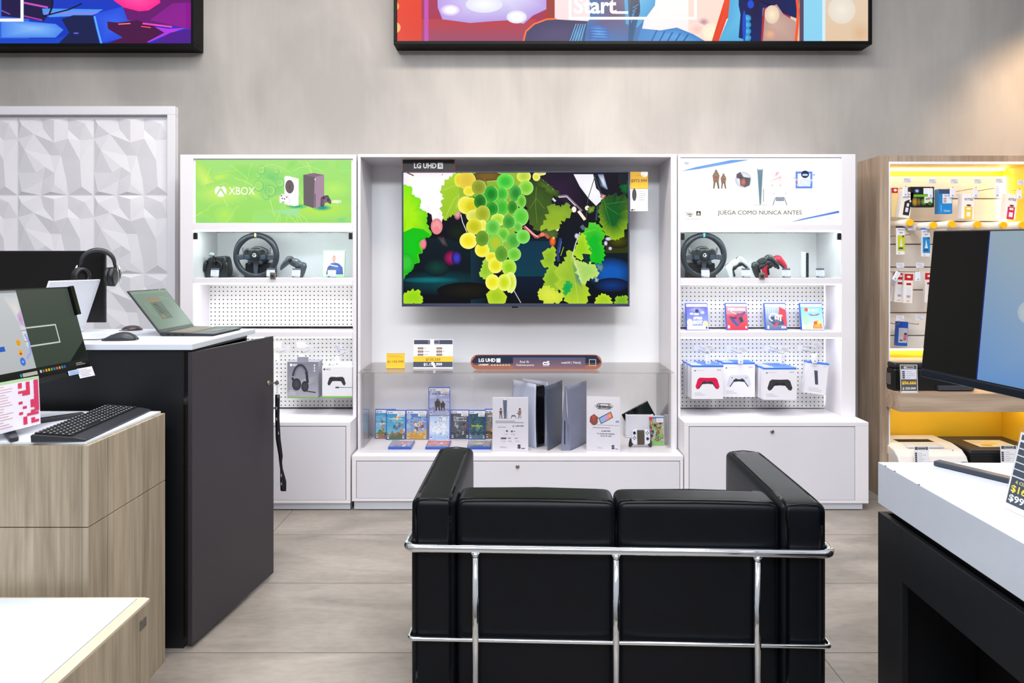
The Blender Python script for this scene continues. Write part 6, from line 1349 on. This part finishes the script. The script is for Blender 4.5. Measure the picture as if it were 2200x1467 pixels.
for i, c in enumerate(('#d0d0d0', '#707070', '#d8a030', '#e0b030', '#58a848', '#3c78c8', '#d06848', '#d89060', '#4888a0', '#3c68c0')): a.rect(296+i*12.5, 278, 304+i*12.5, 287, c)
a.rect(220, 278, 284, 290, '#b8b4ac'); a.ell(213, 284, 4, 6, '#30a0b0'); a.lines(470, 278, 520, 2, 6, '#a8a8a0', .4)
a.build('display', M_screen, hd, (0, -0.0006, 0.018))
MB().box(mw/2-0.075, mw/2-0.057, -0.016, 0.003, 0.215, 0.325).build('webcam_bar', M_glossblack, hd, 0.003, loc=(0.062, 0, 0), rot=(0, 0, 0))
MB().tube([(0, 0.085, zb0+0.14), (0, 0.12, zb0+0.05), (0, 0.11, 0.004)], [0.016, 0.018, 0.022], 14).build('neck', M_black, mo)
for sg, l_ in ((1, 0.23), (-1, 0.24)):
    q = MB(); q.prism([(0, -0.018), (l_, -0.012), (l_, 0.012), (0, 0.018)], 0.0, 0.014, 'z'); q.build('stand_leg', M_dgrey, mo, 0.003, loc=(0, 0.11, 0.0005), rot=(0, 0, -0.62 if sg > 0 else PI+0.80))
MB().tube([(0.08, 0.035, zb0+0.06), (0.06, 0.055, zb0-0.02), (0.02, 0.08, 0.03), (-0.06, 0.09, 0.012), (-0.14, 0.10, 0.006)], 0.004, 8).build('cable', M_black, mo)
# labels stuck to its lower edge
a = Art(0, 0, 60, 36, 0.075, 0.034, '#dcd8e4'); a.lines(4, 5, 56, 5, 6, '#8c8898', .35); 
st = MB().box(-0.0385, 0.0385, 0, 0.0012, 0, 0.036).build('label_sticker', M_paper, mo, loc=(mw/2-0.036, -0.010, zb0-0.014), rot=(-tilt-0.1, 0.02, 0)); a.build('printing', M_print, st, (0, -0.0004, 0.001))
a = Art(0, 0, 40, 14, 0.05, 0.016, '#9cb4dc'); a.lines(4, 4, 36, 2, 5, '#6c84a8', .3)
st = MB().box(-0.026, 0.026, 0, 0.0012, 0, 0.017).build('label_sticker', M_paper, mo, loc=(mw/2-0.095, -0.004, zb0+0.003), rot=(-tilt, 0, 0)); a.build('printing', M_print, st, (0, -0.0004, 0.0005))
a = Art(0, 0, 100, 130, 0.2, 0.155, '#e4e0f0'); a.rect(0, 0, 100, 7, '#a8d098'); a.lines(4, 12, 56, 16, 7, '#c8a0a0', .3)
r = random.Random(8)
for i in range(16):
    for j in range(5):
        if r.random() < .33: a.rect(62+j*7, 10+i*7, 69+j*7, 17+i*7, '#d03058')
a.rect(90, 8, 98, 92, '#d03060')
st = MB().box(-0.101, 0.101, 0, 0.001, 0, 0.156).build('schedule_sheet', M_paper, mo, loc=(-mw/2+0.14, -0.022, zb0-0.125), rot=(-0.05, 0.0, -0.12)); a.build('printing', M_print, st, (0, -0.0004, 0.0005))

# ================================================================ low display box in the foreground
lb = thing('low_display_box', 'low grey oak display box with glossy white top, bottom left', 'plinth', (-1.077, 2.03, 0))
zt = 0.482
MB().box(-1.6, 0, -0.85, 0, 0, zt-0.012).build('body', M_wood, lb, 0.0008)
f = MB(); f.prism([(0, zt-0.011), (0, zt-0.003), (-0.014, zt), (-0.032, zt), (-0.032, zt-0.011)], -0.85, 0.0, 'y'); f.box(-1.6, -0.032, -0.010, 0, zt-0.011, zt); f.build('edge_frame', mat('pale_edge_band', '#c4b5a0', 0.5, noise=0.05), lb)
MB().box(-1.6, -0.033, -0.85, -0.011, zt-0.011, zt+0.003).build('top_sheet', M_white2, lb, 0.001)
MB().box(0.0002, 0.0012, -0.055, -0.02, zt-0.072, zt-0.045).build('scuff_plate', mat('worn_grey', '#5c5650', 0.6, noise=0.3, nscale=90), lb)

# ================================================================ right table
rt = thing('white_table', 'thick white table top on black panel frame at right', 'table', (1.179, 2.2, 0), math.radians(-1.4))
MB().box(0, 1.5, -1.5, 0, 0.704, 0.836).build('table_top', mat('table_white', '#c2cad8', 0.28, noise=0.015), rt, 0.0015)
b = MB(); b.box(0, 0.02, -0.14, 0, 0, 0.677); b.box(0, 0.02, -1.36, -0.14, 0.514, 0.677); b.box(0, 0.02, -1.5, -1.36, 0, 0.677); b.box(0, 0.02, -1.36, -0.14, 0, 0.08); b.box(0.02, 1.48, -0.02, 0, 0, 0.677); b.box(1.46, 1.48, -1.5, -0.02, 0, 0.677)
b.build('panel_frame', mat('blue_black_panel', '#090d14', 0.48, noise=0.2, nscale=90, bump=0.05), rt, 0.001)
MB().box(0.03, 1.45, -1.49, -0.03, 0.66, 0.703).build('top_spacer', M_black, rt)
MB().box(0.30, 0.32, -1.48, -0.03, 0.0, 0.65).build('inner_panel', M_dark, rt)
c_ = MB()
for y in (-0.045, -0.10, -0.23): c_.box(-0.0006, 0.003, y-0.003, y+0.003, 0.8352, 0.8366)
c_.build('edge_chips', M_dark, rt)
ZR = 0.8365
# large monitor
D0 = 1.72
Pf = Vector((1.029, 1.72, 1.189)); yaw = math.radians(15); roll = math.radians(1.9)
rm = thing('desktop_monitor', 'large desktop monitor with grey-blue picture on the white table', 'monitor', (0, 0, 0))
# local x = along screen from far edge to near edge; -y normal towards camera-left; z up
ex = Vector((math.sin(yaw), -math.cos(yaw), 0)); ez = Vector((0, 0, 1)); ey = ez.cross(ex)
# image left edge is the far one: viewer faces +X, so viewer's left = far (+Y)
Mx = Matrix((ex, ey, ez)).transposed().to_4x4(); Mx.translation = Pf
rm.matrix_world = Mx @ Matrix.Rotation(roll, 4, 'Y') @ Matrix.Rotation(-math.radians(4.3), 4, 'X')
mh = 0.368; mw = 0.62
hs = MB().box(0, mw, 0, 0.02, 0, mh).build('housing', M_black, rm, 0.002)
a = Art(0, 0, 620, 348, mw-0.004, mh-0.026, '#8fa6b4', '#5f8fc4'); a.rect(0, 0, 620, 348, '#94a6b2', '#6c94c4'); a.fan([(400, 0), (620, 0), (620, 348), (400, 348), (150, 348), (150, 0)], '#98a9b6', '#92a5b3', (420, 150), ec2='#648fc4'); a.ell(260, 180, 26, 26, '#b8c4cc', '#a4b4c0')
a.rect(0, 0, 150, 348, '#161412', '#131311'); a.rect(150, 0, 153, 348, '#1c2470')
a.build('display', M_screen, hs, (mw/2, -0.0006, 0.022))
MB().box(0.001, mw-0.001, -0.003, 0.001, 0.001, 0.019).build('chin', mat('navy_gloss', '#0a121c', 0.2, noise=0.05), hs, 0.002)
# stand on the table
sx = Pf+ex*0.31
st = MB(); st.box(-0.03, 0.03, -0.012, 0.012, 0, 0.42)
ms2 = st.build('neck', M_dgrey, rm, 0.004); ms2.matrix_parent_inverse = rm.matrix_world.inverted(); ms2.location = (1.29, 1.50, ZR); ms2.rotation_euler = (0, 0, PI/2+0.2)
arm = MB().tube([(1.29, 1.50, 1.25), (1.20, 1.46, 1.31), (1.165, 1.44, 1.33)], 0.02, 12).build('arm', M_dgrey, rm); arm.matrix_parent_inverse = rm.matrix_world.inverted()
for A_, B_ in (((1.345, 2.165), (1.46, 1.97)), ((1.30, 1.52), (1.46, 1.97)), ((1.29, 1.50), (1.16, 1.30))):
    dx, dy = B_[0]-A_[0], B_[1]-A_[1]; l_ = math.hypot(dx, dy)
    q = MB().box(0, l_, -0.017, 0.017, 0, 0.015).build('stand_foot', mat('foot_slate', '#3c4450', 0.35, 0.2, noise=0.03), rm, 0.003); q.matrix_parent_inverse = rm.matrix_world.inverted(); q.location = (A_[0], A_[1], ZR+0.0005); q.rotation_euler = (0, 0, math.atan2(dy, dx))
# price sign on the table
a = Art(0, 0, 150, 210, 0.148, 0.204, '#e4e8f2'); a.rect(6, 6, 144, 118, '#e8ecf4'); a.rect(6, 6, 144, 20, '#3c4658')
for i in range(5): a.rect(6, 26+i*19, 60, 42+i*19, '#3c4a5c'); a.lines(66, 29+i*19, 138, 2, 6, '#a0a8b8', .3)
a.rect(6, 122, 144, 194, '#3c4658'); a.text('6 CUOTAS DE', 22, 128, 118, 137, '#c8c88c', .04); a.text('$166.666', 12, 142, 138, 164, '#f0dc4c', .02); a.text('$999.999', 12, 168, 138, 189, '#f0f4fc', .02); a.lines(100, 198, 140, 1, 8, '#8c94a4', .4)
a.w, a.h = 0.146, 0.202
sg = signboard('clear-framed slate price sign with yellow figures, at right edge on white table', (1.286, 1.717, ZR+0.003), 0.15, 0.215, a, 0.004, 0.0, foot=0.05, pad=0.003)
ex = Vector((0.03, -1, 0)).normalized(); ez = Vector((0, 0, 1)); ey = ez.cross(ex); Mx = Matrix((ex, ey, ez)).transposed().to_4x4(); Mx.translation = (1.286, 1.712, ZR+0.0005)
sg.matrix_world = Mx @ Matrix.Rotation(-math.radians(14), 4, 'X')
# ================================================================ walnut cabinet with printers
Dw = 4.35; WX = lambda px: wx(px, Dw); WZ = lambda py: wz(py, Dw)
wx0 = WX(1890); xin = WX(1912); zt = WZ(334); Dbk = 4.60; xr_ = wx(2152, Dbk)
wcab = thing('printer_cabinet', 'pale walnut display cabinet with yellow inside holding printers and ink', 'display cabinet', (wx0, 0, 0))
c = MB(); g = lambda x: x-wx0
c.box(0, g(xin)-0.008, Dw, DW-0.003, 0, zt); c.box(g(xin)-0.008, g(xr_)+0.2, Dw, DW-0.003, WZ(347), zt); c.box(g(xr_)+0.02, g(xr_)+0.2, Dw, DW-0.003, 0, WZ(347)); c.box(g(xin)-0.008, g(xr_)+0.02, Dbk+0.006, DW-0.003, 0, WZ(347))
c.build('carcass', M_wood2, wcab, 0.0008)
l = MB(); l.box(g(xin)-0.0075, g(xin), Dw-0.002, Dbk+0.005, 0.02, WZ(347)-0.0005); l.box(g(xin), g(xr_)+0.019, Dw-0.002, Dw+0.01, WZ(353), WZ(347)-0.0005); l.build('white_lining', M_paper, wcab)
y = MB(); y.box(g(xin)+0.0005, g(xr_)-0.001, Dbk, Dbk+0.005, 0.10, WZ(353)); y.box(g(xr_), g(xr_)+0.0185, Dw+0.012, Dbk+0.005, 0.02, WZ(353)); y.box(g(xin)+0.0005, g(xr_)-0.001, Dw+0.012, Dbk-0.001, WZ(353)-0.001, WZ(347)-0.001); y.build('yellow_lining', M_yellow, wcab)
MB().box(g(xin)+0.0005, g(xr_)-0.001, Dw+0.004, Dbk-0.0005, 0.02, 0.10).build('floor_board', M_yellow, wcab)
# slatwall
zs0, zs1 = wz(748, Dbk), wz(380, Dbk); sw = MB(); step = (zs1-zs0)/7.55
zz_ = zs1; i = 0
while zz_ > zs0+0.01:
    z2 = max(zs0, zz_-step+0.008); sw.box(g(xin)+0.001, g(xr_)-0.002, Dbk-0.022, Dbk-0.0005, z2, zz_, 0); 
    sw.box(g(xin)+0.001, g(xr_)-0.002, Dbk-0.008, Dbk-0.0005, max(zs0, z2-0.008), z2, 1); zz_ -= step
sw.build('slatwall', [M_cream, mat('slat_groove', '#8e837c', 0.6, noise=0.05)], wcab)
# shelf with warm light below, shelf stands forward of the frame
zh1, zh0 = 1.466-273/F*4.19, 1.466-313/F*4.19
MB().box(g(wx(1934.5, 4.19)), g(xr_)-0.003, 4.19, Dbk-0.001, zh0, zh1).build('deep_shelf', M_woodh, wcab, 0.001)
MB().box(g(xin)+0.02, g(xr_)-0.02, Dbk-0.06, Dbk-0.045, WZ(353)-0.012, WZ(353)-0.002).build('led_strip', M_ledwarm, wcab)
MB().box(g(xin)+0.02, g(xr_)-0.02, 4.40, 4.415, zh0-0.009, zh0-0.0005).build('led_strip', M_ledwarm, wcab)
MB().box(g(xin)+0.02, g(xr_)-0.02, Dbk-0.02, Dbk-0.004, zs0-0.010, zs0-0.001).build('led_strip', M_ledwarm, wcab)
MB().box(g(xr_)-0.014, g(xr_)-0.004, Dbk-0.040, Dbk-0.026, zs0, zs1).build('led_strip', M_ledwarm, wcab)
MB().box(g(wx(1934.5, 4.19)), g(xr_)-0.003, 4.13, Dw-0.003, 0.002, 0.10).build('base_shelf', M_woodh, wcab, 0.001)
DS = Dbk-0.022
# printers
zsf = zh1+0.0006
p = thing('printer', 'black multifunction printer on the walnut shelf, behind small price sign', 'printer', (wx(1990, 4.33)+0.05, 4.27, zsf))
hz = wz(778, 4.3)-zsf
MB().prism([(-0.29, 0.0), (0.22, 0.0), (0.22, hz*.80), (-0.29, hz*.80)], 0, 0.26).build('body', M_black, p, 0.012)
MB().box(-0.285, 0.215, 0.004, 0.262, hz*.80, hz).build('scanner_lid', M_dgrey, p, 0.010)
MB().box(-0.02, 0.20, -0.02, 0.02, 0.006, 0.035).build('paper_tray', M_mgrey, p, 0.003)
MB().box(-0.295, -0.286, 0.03, 0.08, hz*.2, hz*.6).build('ink_window', M_grey, p, 0.001)
MB().box(-0.05, 0.20, -0.008, 0.003, hz*.45, hz*.7).build('control_panel', M_glossblack, p, 0.003)
a = Art(0, 0, 35, 60, 1, 1, '#f2f0ea'); a.rect(1, 1, 34, 59, '#55565a'); a.frame(8, 3, 28, 8, .8, '#e8e8e8'); a.text('Start', 9, 4.5, 14, 7, '#ffffff', .03); a.rect(2, 9.5, 33, 31, '#dcdcec')
for i in range(4): a.rect(4, 13+i*4.3, 9.5, 16.5+i*4.3, '#50505c'); a.rect(12, 14+i*4.3, 12+(12, 18, 17, 8)[i], 15+i*4.3, '#a8a8b8')
a.text('$56.666', 3, 35, 32, 43, '#f4c830', .04); a.text('$ 339.999', 4, 48, 31, 54, '#e4e4ea', .03); a.rect(2, 56, 33, 58.5, '#f0f0f0')
D = 4.205
onshelf(1935, 1972, 772, 832, D, zsf, a, 'slate price sign with $56.666 standing before black printer', foot=0.04, lean=0.05, rz=-0.0, pad=0.0015)
zl0 = 0.1006
wp_ = thing('laser_printer', 'white laser printer on the yellow cabinet floor behind the white table', 'printer', (wx(2000, 4.25), 4.22, zl0))
hz = wz(937, 4.5)-zl0-0.01; w2 = 0.215
b = MB(); b.prism([(0.0, 0.0), (0.36, 0.0), (0.36, hz), (0.16, hz), (0.06, hz-0.018), (0.015, hz-0.05), (0.0, hz-0.08)], -w2, w2, 'x'); b.build('body', mat('ivory_plastic', '#e6e1dc', 0.4, noise=0.02), wp_, 0.008)
MB().box(-0.12, 0.11, 0.17, 0.24, hz-0.004, hz+0.0015).build('output_slot', M_dark, wp_, 0.002)
MB().box(-0.12, 0.11, 0.07, 0.165, hz-0.012, hz-0.001).build('output_tray', M_glossw, wp_, 0.003)
MB().box(-0.02, 0.05, -0.004, 0.002, hz-0.115, hz-0.10).build('tray_handle', M_grey, wp_, 0.001); MB().box(0.17, 0.205, -0.002, 0.004, hz-0.09, hz-0.078).build('brand_plate', M_grey, wp_, 0.001)
MB().box(-w2-0.001, -w2+0.002, 0.12, 0.2, hz-0.14, hz-0.06).build('side_vent', mat('vent_tan', '#a88f6c', 0.5, noise=0.1), wp_, 0.001)
MB().lathe([(0.003, 0), (0.003, 0.003)], (0.15, 0.05, hz-0.022), 10).build('status_light', M_dark, wp_)
bp_ = thing('printer', 'black office printer with yellow-tinted lid at right of white laser printer', 'printer', (wx(2140, 4.25)+0.0, 4.23, zl0))
hz = wz(938, 4.5)-zl0-0.012
MB().box(-0.17, 0.26, 0, 0.33, 0, hz-0.03).build('body', M_black, bp_, 0.006)
MB().box(-0.175, 0.265, -0.004, 0.335, hz-0.0295, hz).build('lid', M_dgrey, bp_, 0.008)
a = Art(0, 0, 100, 50, 0.24, 0.17, '#f0e4c0'); a.ell(50, 25, 20, 12, '#f0c850', '#f4dc90'); a.lines(6, 8, 36, 3, 6, '#c8a860', .35); a.ell(28, 38, 16, 6, '#d0a040')
a.build('lid_sticker', M_print, bp_, (0.05, 0.06, hz+0.0004), rot=(-PI/2, 0, 0))
a = Art(0, 0, 30, 8, 0.04, 0.009, '#0c0d10'); a.polys = []; a.text('EPSON', 0, 0, 30, 8, '#d8d8dc', .03); a.build('lettering', M_print, bp_, (0.02, -0.0006, hz-0.10))
def smallsign(px0, px1, y0, D, label):
    a = Art(0, 0, 35, 100, 1, 1, '#f0f0f6'); a.rect(2, 1, 33, 8, '#505460'); a.frame(9, 2, 28, 7, .8, '#e0e0e0')
    for i in range(5): a.rect(2, 14+i*4.6, 7, 18+i*4.6, '#484c58'); a.rect(10, 15+i*4.6, 10+(9, 18, 8, 14, 10)[i], 16+i*4.6, '#b0b0c0')
    a.rect(2, 40, 33, 58, '#505460'); a.text('$88.888', 5, 44, 30, 50, '#f4c830', .03)
    onshelf(px0, px1, y0, HY+(H-zl0)/D*F, D, zl0, a, label, foot=0.04, lean=0.05)
smallsign(1966, 1998, 960, 4.175, 'white price sign before the white laser printer'); smallsign(2152, 2188, 958, 4.185, 'white price sign before the black office printer')
for o in bpy.data.objects:
    if o.name.startswith('price_sign') and abs(o.location.z) < 1e-4: o.location.z = 0
# products on hooks. D is the plane of the front of the product
GI = 'hooks on the slatwall of the walnut cabinet'
def ihook(px, py, label, L_=0.2, **kw): return hook(label, (wx(px, DS-L_), DS, wz(py, DS-L_)-0.012), L_, GI, tagw=0.046, tagh=0.03, double=False, up=0.035, mt=mat('brassy_wire', '#a8905c', 0.35, 0.7), **kw)
DPp = DS-0.19
top = [(1947, 398, True), (2001, 400, True), (2048, 400, True), (2098, 400, True), (2144, 399, True), (2192, 403, True)]
names = ['hook with tag at left end of top row, over black-labelled ink', 'hook over the green and black cartridge pack', 'hook over the blue ink box', 'hook over the yellow-label bottle box', 'empty hook in top row, right of yellow-label box', 'hook over the magenta-label bottle box']
for (px, py, s), nm in zip(top, names): ihook(px, py, nm)
def ink(label, x0, x1, y0, y1, art, body, D=DPp, depth=0.03, rot=0, group=None, name='ink_box', topc=None):
    return hangbox(label, x0, x1, y0, y1, D, depth, art, body, name, 'ink cartridge', group, rot, topc=topc)
def bottleart(c, t, title='', tc='#505060'):
    a = Art(0, 0, 60, 130, 1, 1, '#f2eeee'); a.text(t, 12, 22, 52, 34, tc, .04); a.rect(14, 66, 52, 130, c); a.rect(24, 72, 44, 82, '#f0f0f0'); a.rect(24, 94, 44, 118, '#ece8ec'); a.ell(34, 60, 12, 5, '#5c4440'); return a
a = Art(0, 0, 60, 130, 1, 1, '#efe6d8'); a.rect(4, 6, 14, 18, '#d0b040'); a.text('EPSON', 22, 8, 46, 15, '#505068', .03); a.text('544', 30, 20, 46, 28, '#505068', .03); a.poly([(20, 50), (40, 38), (58, 38), (54, 116), (20, 116)], '#26242e'); a.rect(34, 56, 46, 72, '#e8e8ee'); a.rect(30, 78, 46, 100, '#dcdce4'); a.ell(50, 44, 5, 5, '#f0f0f4')
ink('white ink box with slanted black label, tilted, top left on slatwall', 1930, 1954, 411, 468, a, M_cart, rot=math.radians(9), depth=0.04)
a = Art(0, 0, 30, 110, 1, 1, '#f4dc9c'); a.rect(0, 0, 30, 20, '#c81c20'); a.ell(18, 9, 8, 5, '#f8ead8')
ink('pale yellow packet with red top, far left of the top row', 1915, 1929, 403, 466, a, M_cart, D=DPp+0.06, depth=0.03)
a = Art(0, 0, 110, 100, 1, 1, '#14160e'); a.ell(30, 20, 11, 11, '#5878b8', '#3c58a0'); a.text('hp', 24, 14, 36, 27, '#dce8f8', .03); a.rect(14, 38, 105, 50, '#78c028', '#5ca420'); a.ell(20, 74, 14, 22, '#c89c2c', '#5c4818'); a.ell(38, 74, 10, 20, '#946c2c', '#3c3414'); a.ell(62, 74, 16, 18, '#70a838', '#283c14'); a.rect(64, 48, 102, 80, '#dce0d0'); a.text('662', 70, 54, 88, 64, '#404840', .03); a.ell(90, 82, 9, 9, '#38701c'); a.rect(60, 6, 85, 36, '#e8e8f4')
ink('green and black printer cartridge pack on top row of slatwall', 1956, 2007, 401, 445, a, M_black, depth=0.035)
a = Art(0, 0, 60, 100, 1, 1, '#2078c0', '#1c88d4'); a.rect(0, 0, 60, 18, '#3c4c6c'); a.rect(16, 20, 58, 58, '#dce8f0'); a.text('GI-190', 24, 23, 54, 31, '#40507c', .02)
for i in range(3): a.rect(20, 36+i*7, 34, 40+i*7, '#c06060')
a.rect(8, 64, 12, 92, '#70b4e4'); a.text('Canon', 22, 84, 50, 92, '#c8e4f8', .02)
ink('blue ink box with white label in top row', 2017, 2046, 406, 459, a, mat('blue_carton', '#1c78c0', 0.35, noise=0.04), depth=0.045)
ink('white bottle box with yellow label in top row', 2065, 2092, 416, 470, bottleart('#e8cc30', 'GT52'), M_cart, depth=0.04, rot=math.radians(2))
ink('white bottle box with magenta label, tilted, right in top row', 2156, 2181, 416, 471, bottleart('#d02c5c', 'GT52'), M_cart, depth=0.04, rot=math.radians(7))
# paper tubes with yellow caps
TC = [(1956, 478), (2006.5, 484), (2046, 481.5), (2101, 482.5), (2157, 483.5), (2198, 483)]
pos = ['leftmost', 'second from left', 'third from left', 'fourth from left', 'fifth from left', 'rightmost']
mt_t = mat('ivory_tube', '#ece4da', 0.35, noise=0.02); mt_c = mat('yellow_cap', '#ffc014', 0.4, noise=0.03)
for (px, py), nm in zip(TC, pos):
    D = 4.30; t = thing('capped_tube', 'white tube with yellow end cap above the monitor, %s of the row' % nm, 'tube', (wx(px, D), D, wz(py, D)), group='yellow-capped tubes')
    MB().lathe([(0.024, 0.010), (0.024, DS-D-0.001)], (0, 0, 0), 24, 0, 'y').build('tube', mt_t, t)
    MB().lathe([(0.021, 0.0), (0.023, 0.002), (0.023, 0.012), (0.024, 0.0125), (0.024, 0.016)], (0, 0, 0), 24, 0, 'y').build('cap', mt_c, t)
# second row: blister packs
def blister(c, title):
    a = Art(0, 0, 50, 140, 1, 1, '#eae6ec'); a.text('EPSON', 8, 6, 44, 14, '#5868a0', .03); a.text('504', 16, 20, 38, 29, '#6070a8', .03); a.rect(6, 38, 50, 122, c); a.fan([(27, 50), (34, 84), (38, 96), (18, 96), (22, 84)], '#c8ccd8', '#e4e8f0'); a.ell(40, 44, 6, 6, '#485060'); a.rect(12, 102, 40, 112, '#285068'); a.text('XL', 10, 128, 22, 135, '#606880', .02); return a
M_dk = mat('dark_band', '#28222c', 0.4, noise=0.1)
for i in range(3):
    ink('yellow ink blister pack, %s of three, second row left' % ['front', 'middle', 'rear'][i], 1926-i*0.0, 1944, 486, 547, blister('#c8cc18', ''), M_cart, D=4.36+i*0.040, depth=0.008, name='ink_pack', topc=M_dk)
for i in range(2):
    ink('cyan ink blister pack, %s of two, beside the large monitor' % ['front', 'rear'][i], 1980, 1998, 490, 551, blister('#1c88cc', ''), M_cart, D=4.36+i*0.040, depth=0.008, name='ink_pack', topc=M_cblue)
ihook(1957, 500, 'hook with tag under the leftmost yellow cap', 0.24, sensor=False)
# third row
ihook(1932, 580, 'hook in third row with tilted security tag', 0.22, rot=0.5); ihook(1974, 580, 'hook in third row beside the large monitor', 0.22)
def redpack(seed):
    a = Art(0, 0, 50, 160, 1, 1, '#f0e6dc'); a.rect(0, 0, 50, 36, '#c01c24'); a.ell(25, 16, 12, 6, '#f4dcd0'); a.rect(12, 50, 40, 62, '#a82038'); a.rect(14, 74, 38, 140, '#dce0e8'); a.rect(16, 118, 36, 130, '#b890a0'); a.text('HP', 16, 146, 34, 153, '#807878', .02); return a
for i, (x, y) in enumerate(((1913, 585), (1921, 586), (1941, 588))):
    ink('white ink packet with red header, %s in third row' % ['leftmost', 'second', 'rightmost'][i], x, x+19, y, y+63, redpack(i), M_cart, D=4.44-i*0.035, depth=0.02, rot=math.radians(6-2*i), name='ink_pack', group='red-headed packets')
ink('packet with red header half hidden behind the large monitor', 1987, 2006, 586, 650, redpack(5), M_cart, D=4.40, depth=0.02, name='ink_pack')
# fourth row
ihook(1932, 693, 'hook in bottom row over the blue bag', 0.22, sensor=False); ihook(1974, 693, 'empty hook with tag in bottom row', 0.20, sensor=False)
a = Art(0, 0, 60, 110, 1, 1, '#1c4cb0', '#2450a8'); a.rect(8, 28, 58, 96, '#b4b4bc', '#c0c0c8'); a.lines(12, 34, 40, 6, 6, '#a0a0a8', .3); a.fan([(38, 56), (50, 50), (56, 56), (52, 84), (36, 84)], '#d87880', '#b84c60'); a.ell(47, 54, 8, 5, '#3c2c48'); a.rect(14, 82, 32, 88, '#4c4c54'); a.rect(0, 98, 60, 110, '#2458b8')
ink('blue and grey refill bag hanging in the bottom row', 1926, 1949, 691, 743, a, mat('blue_bag', '#2250a8', 0.4, noise=0.05), D=4.42, depth=0.03, rot=math.radians(3), name='refill_bag')
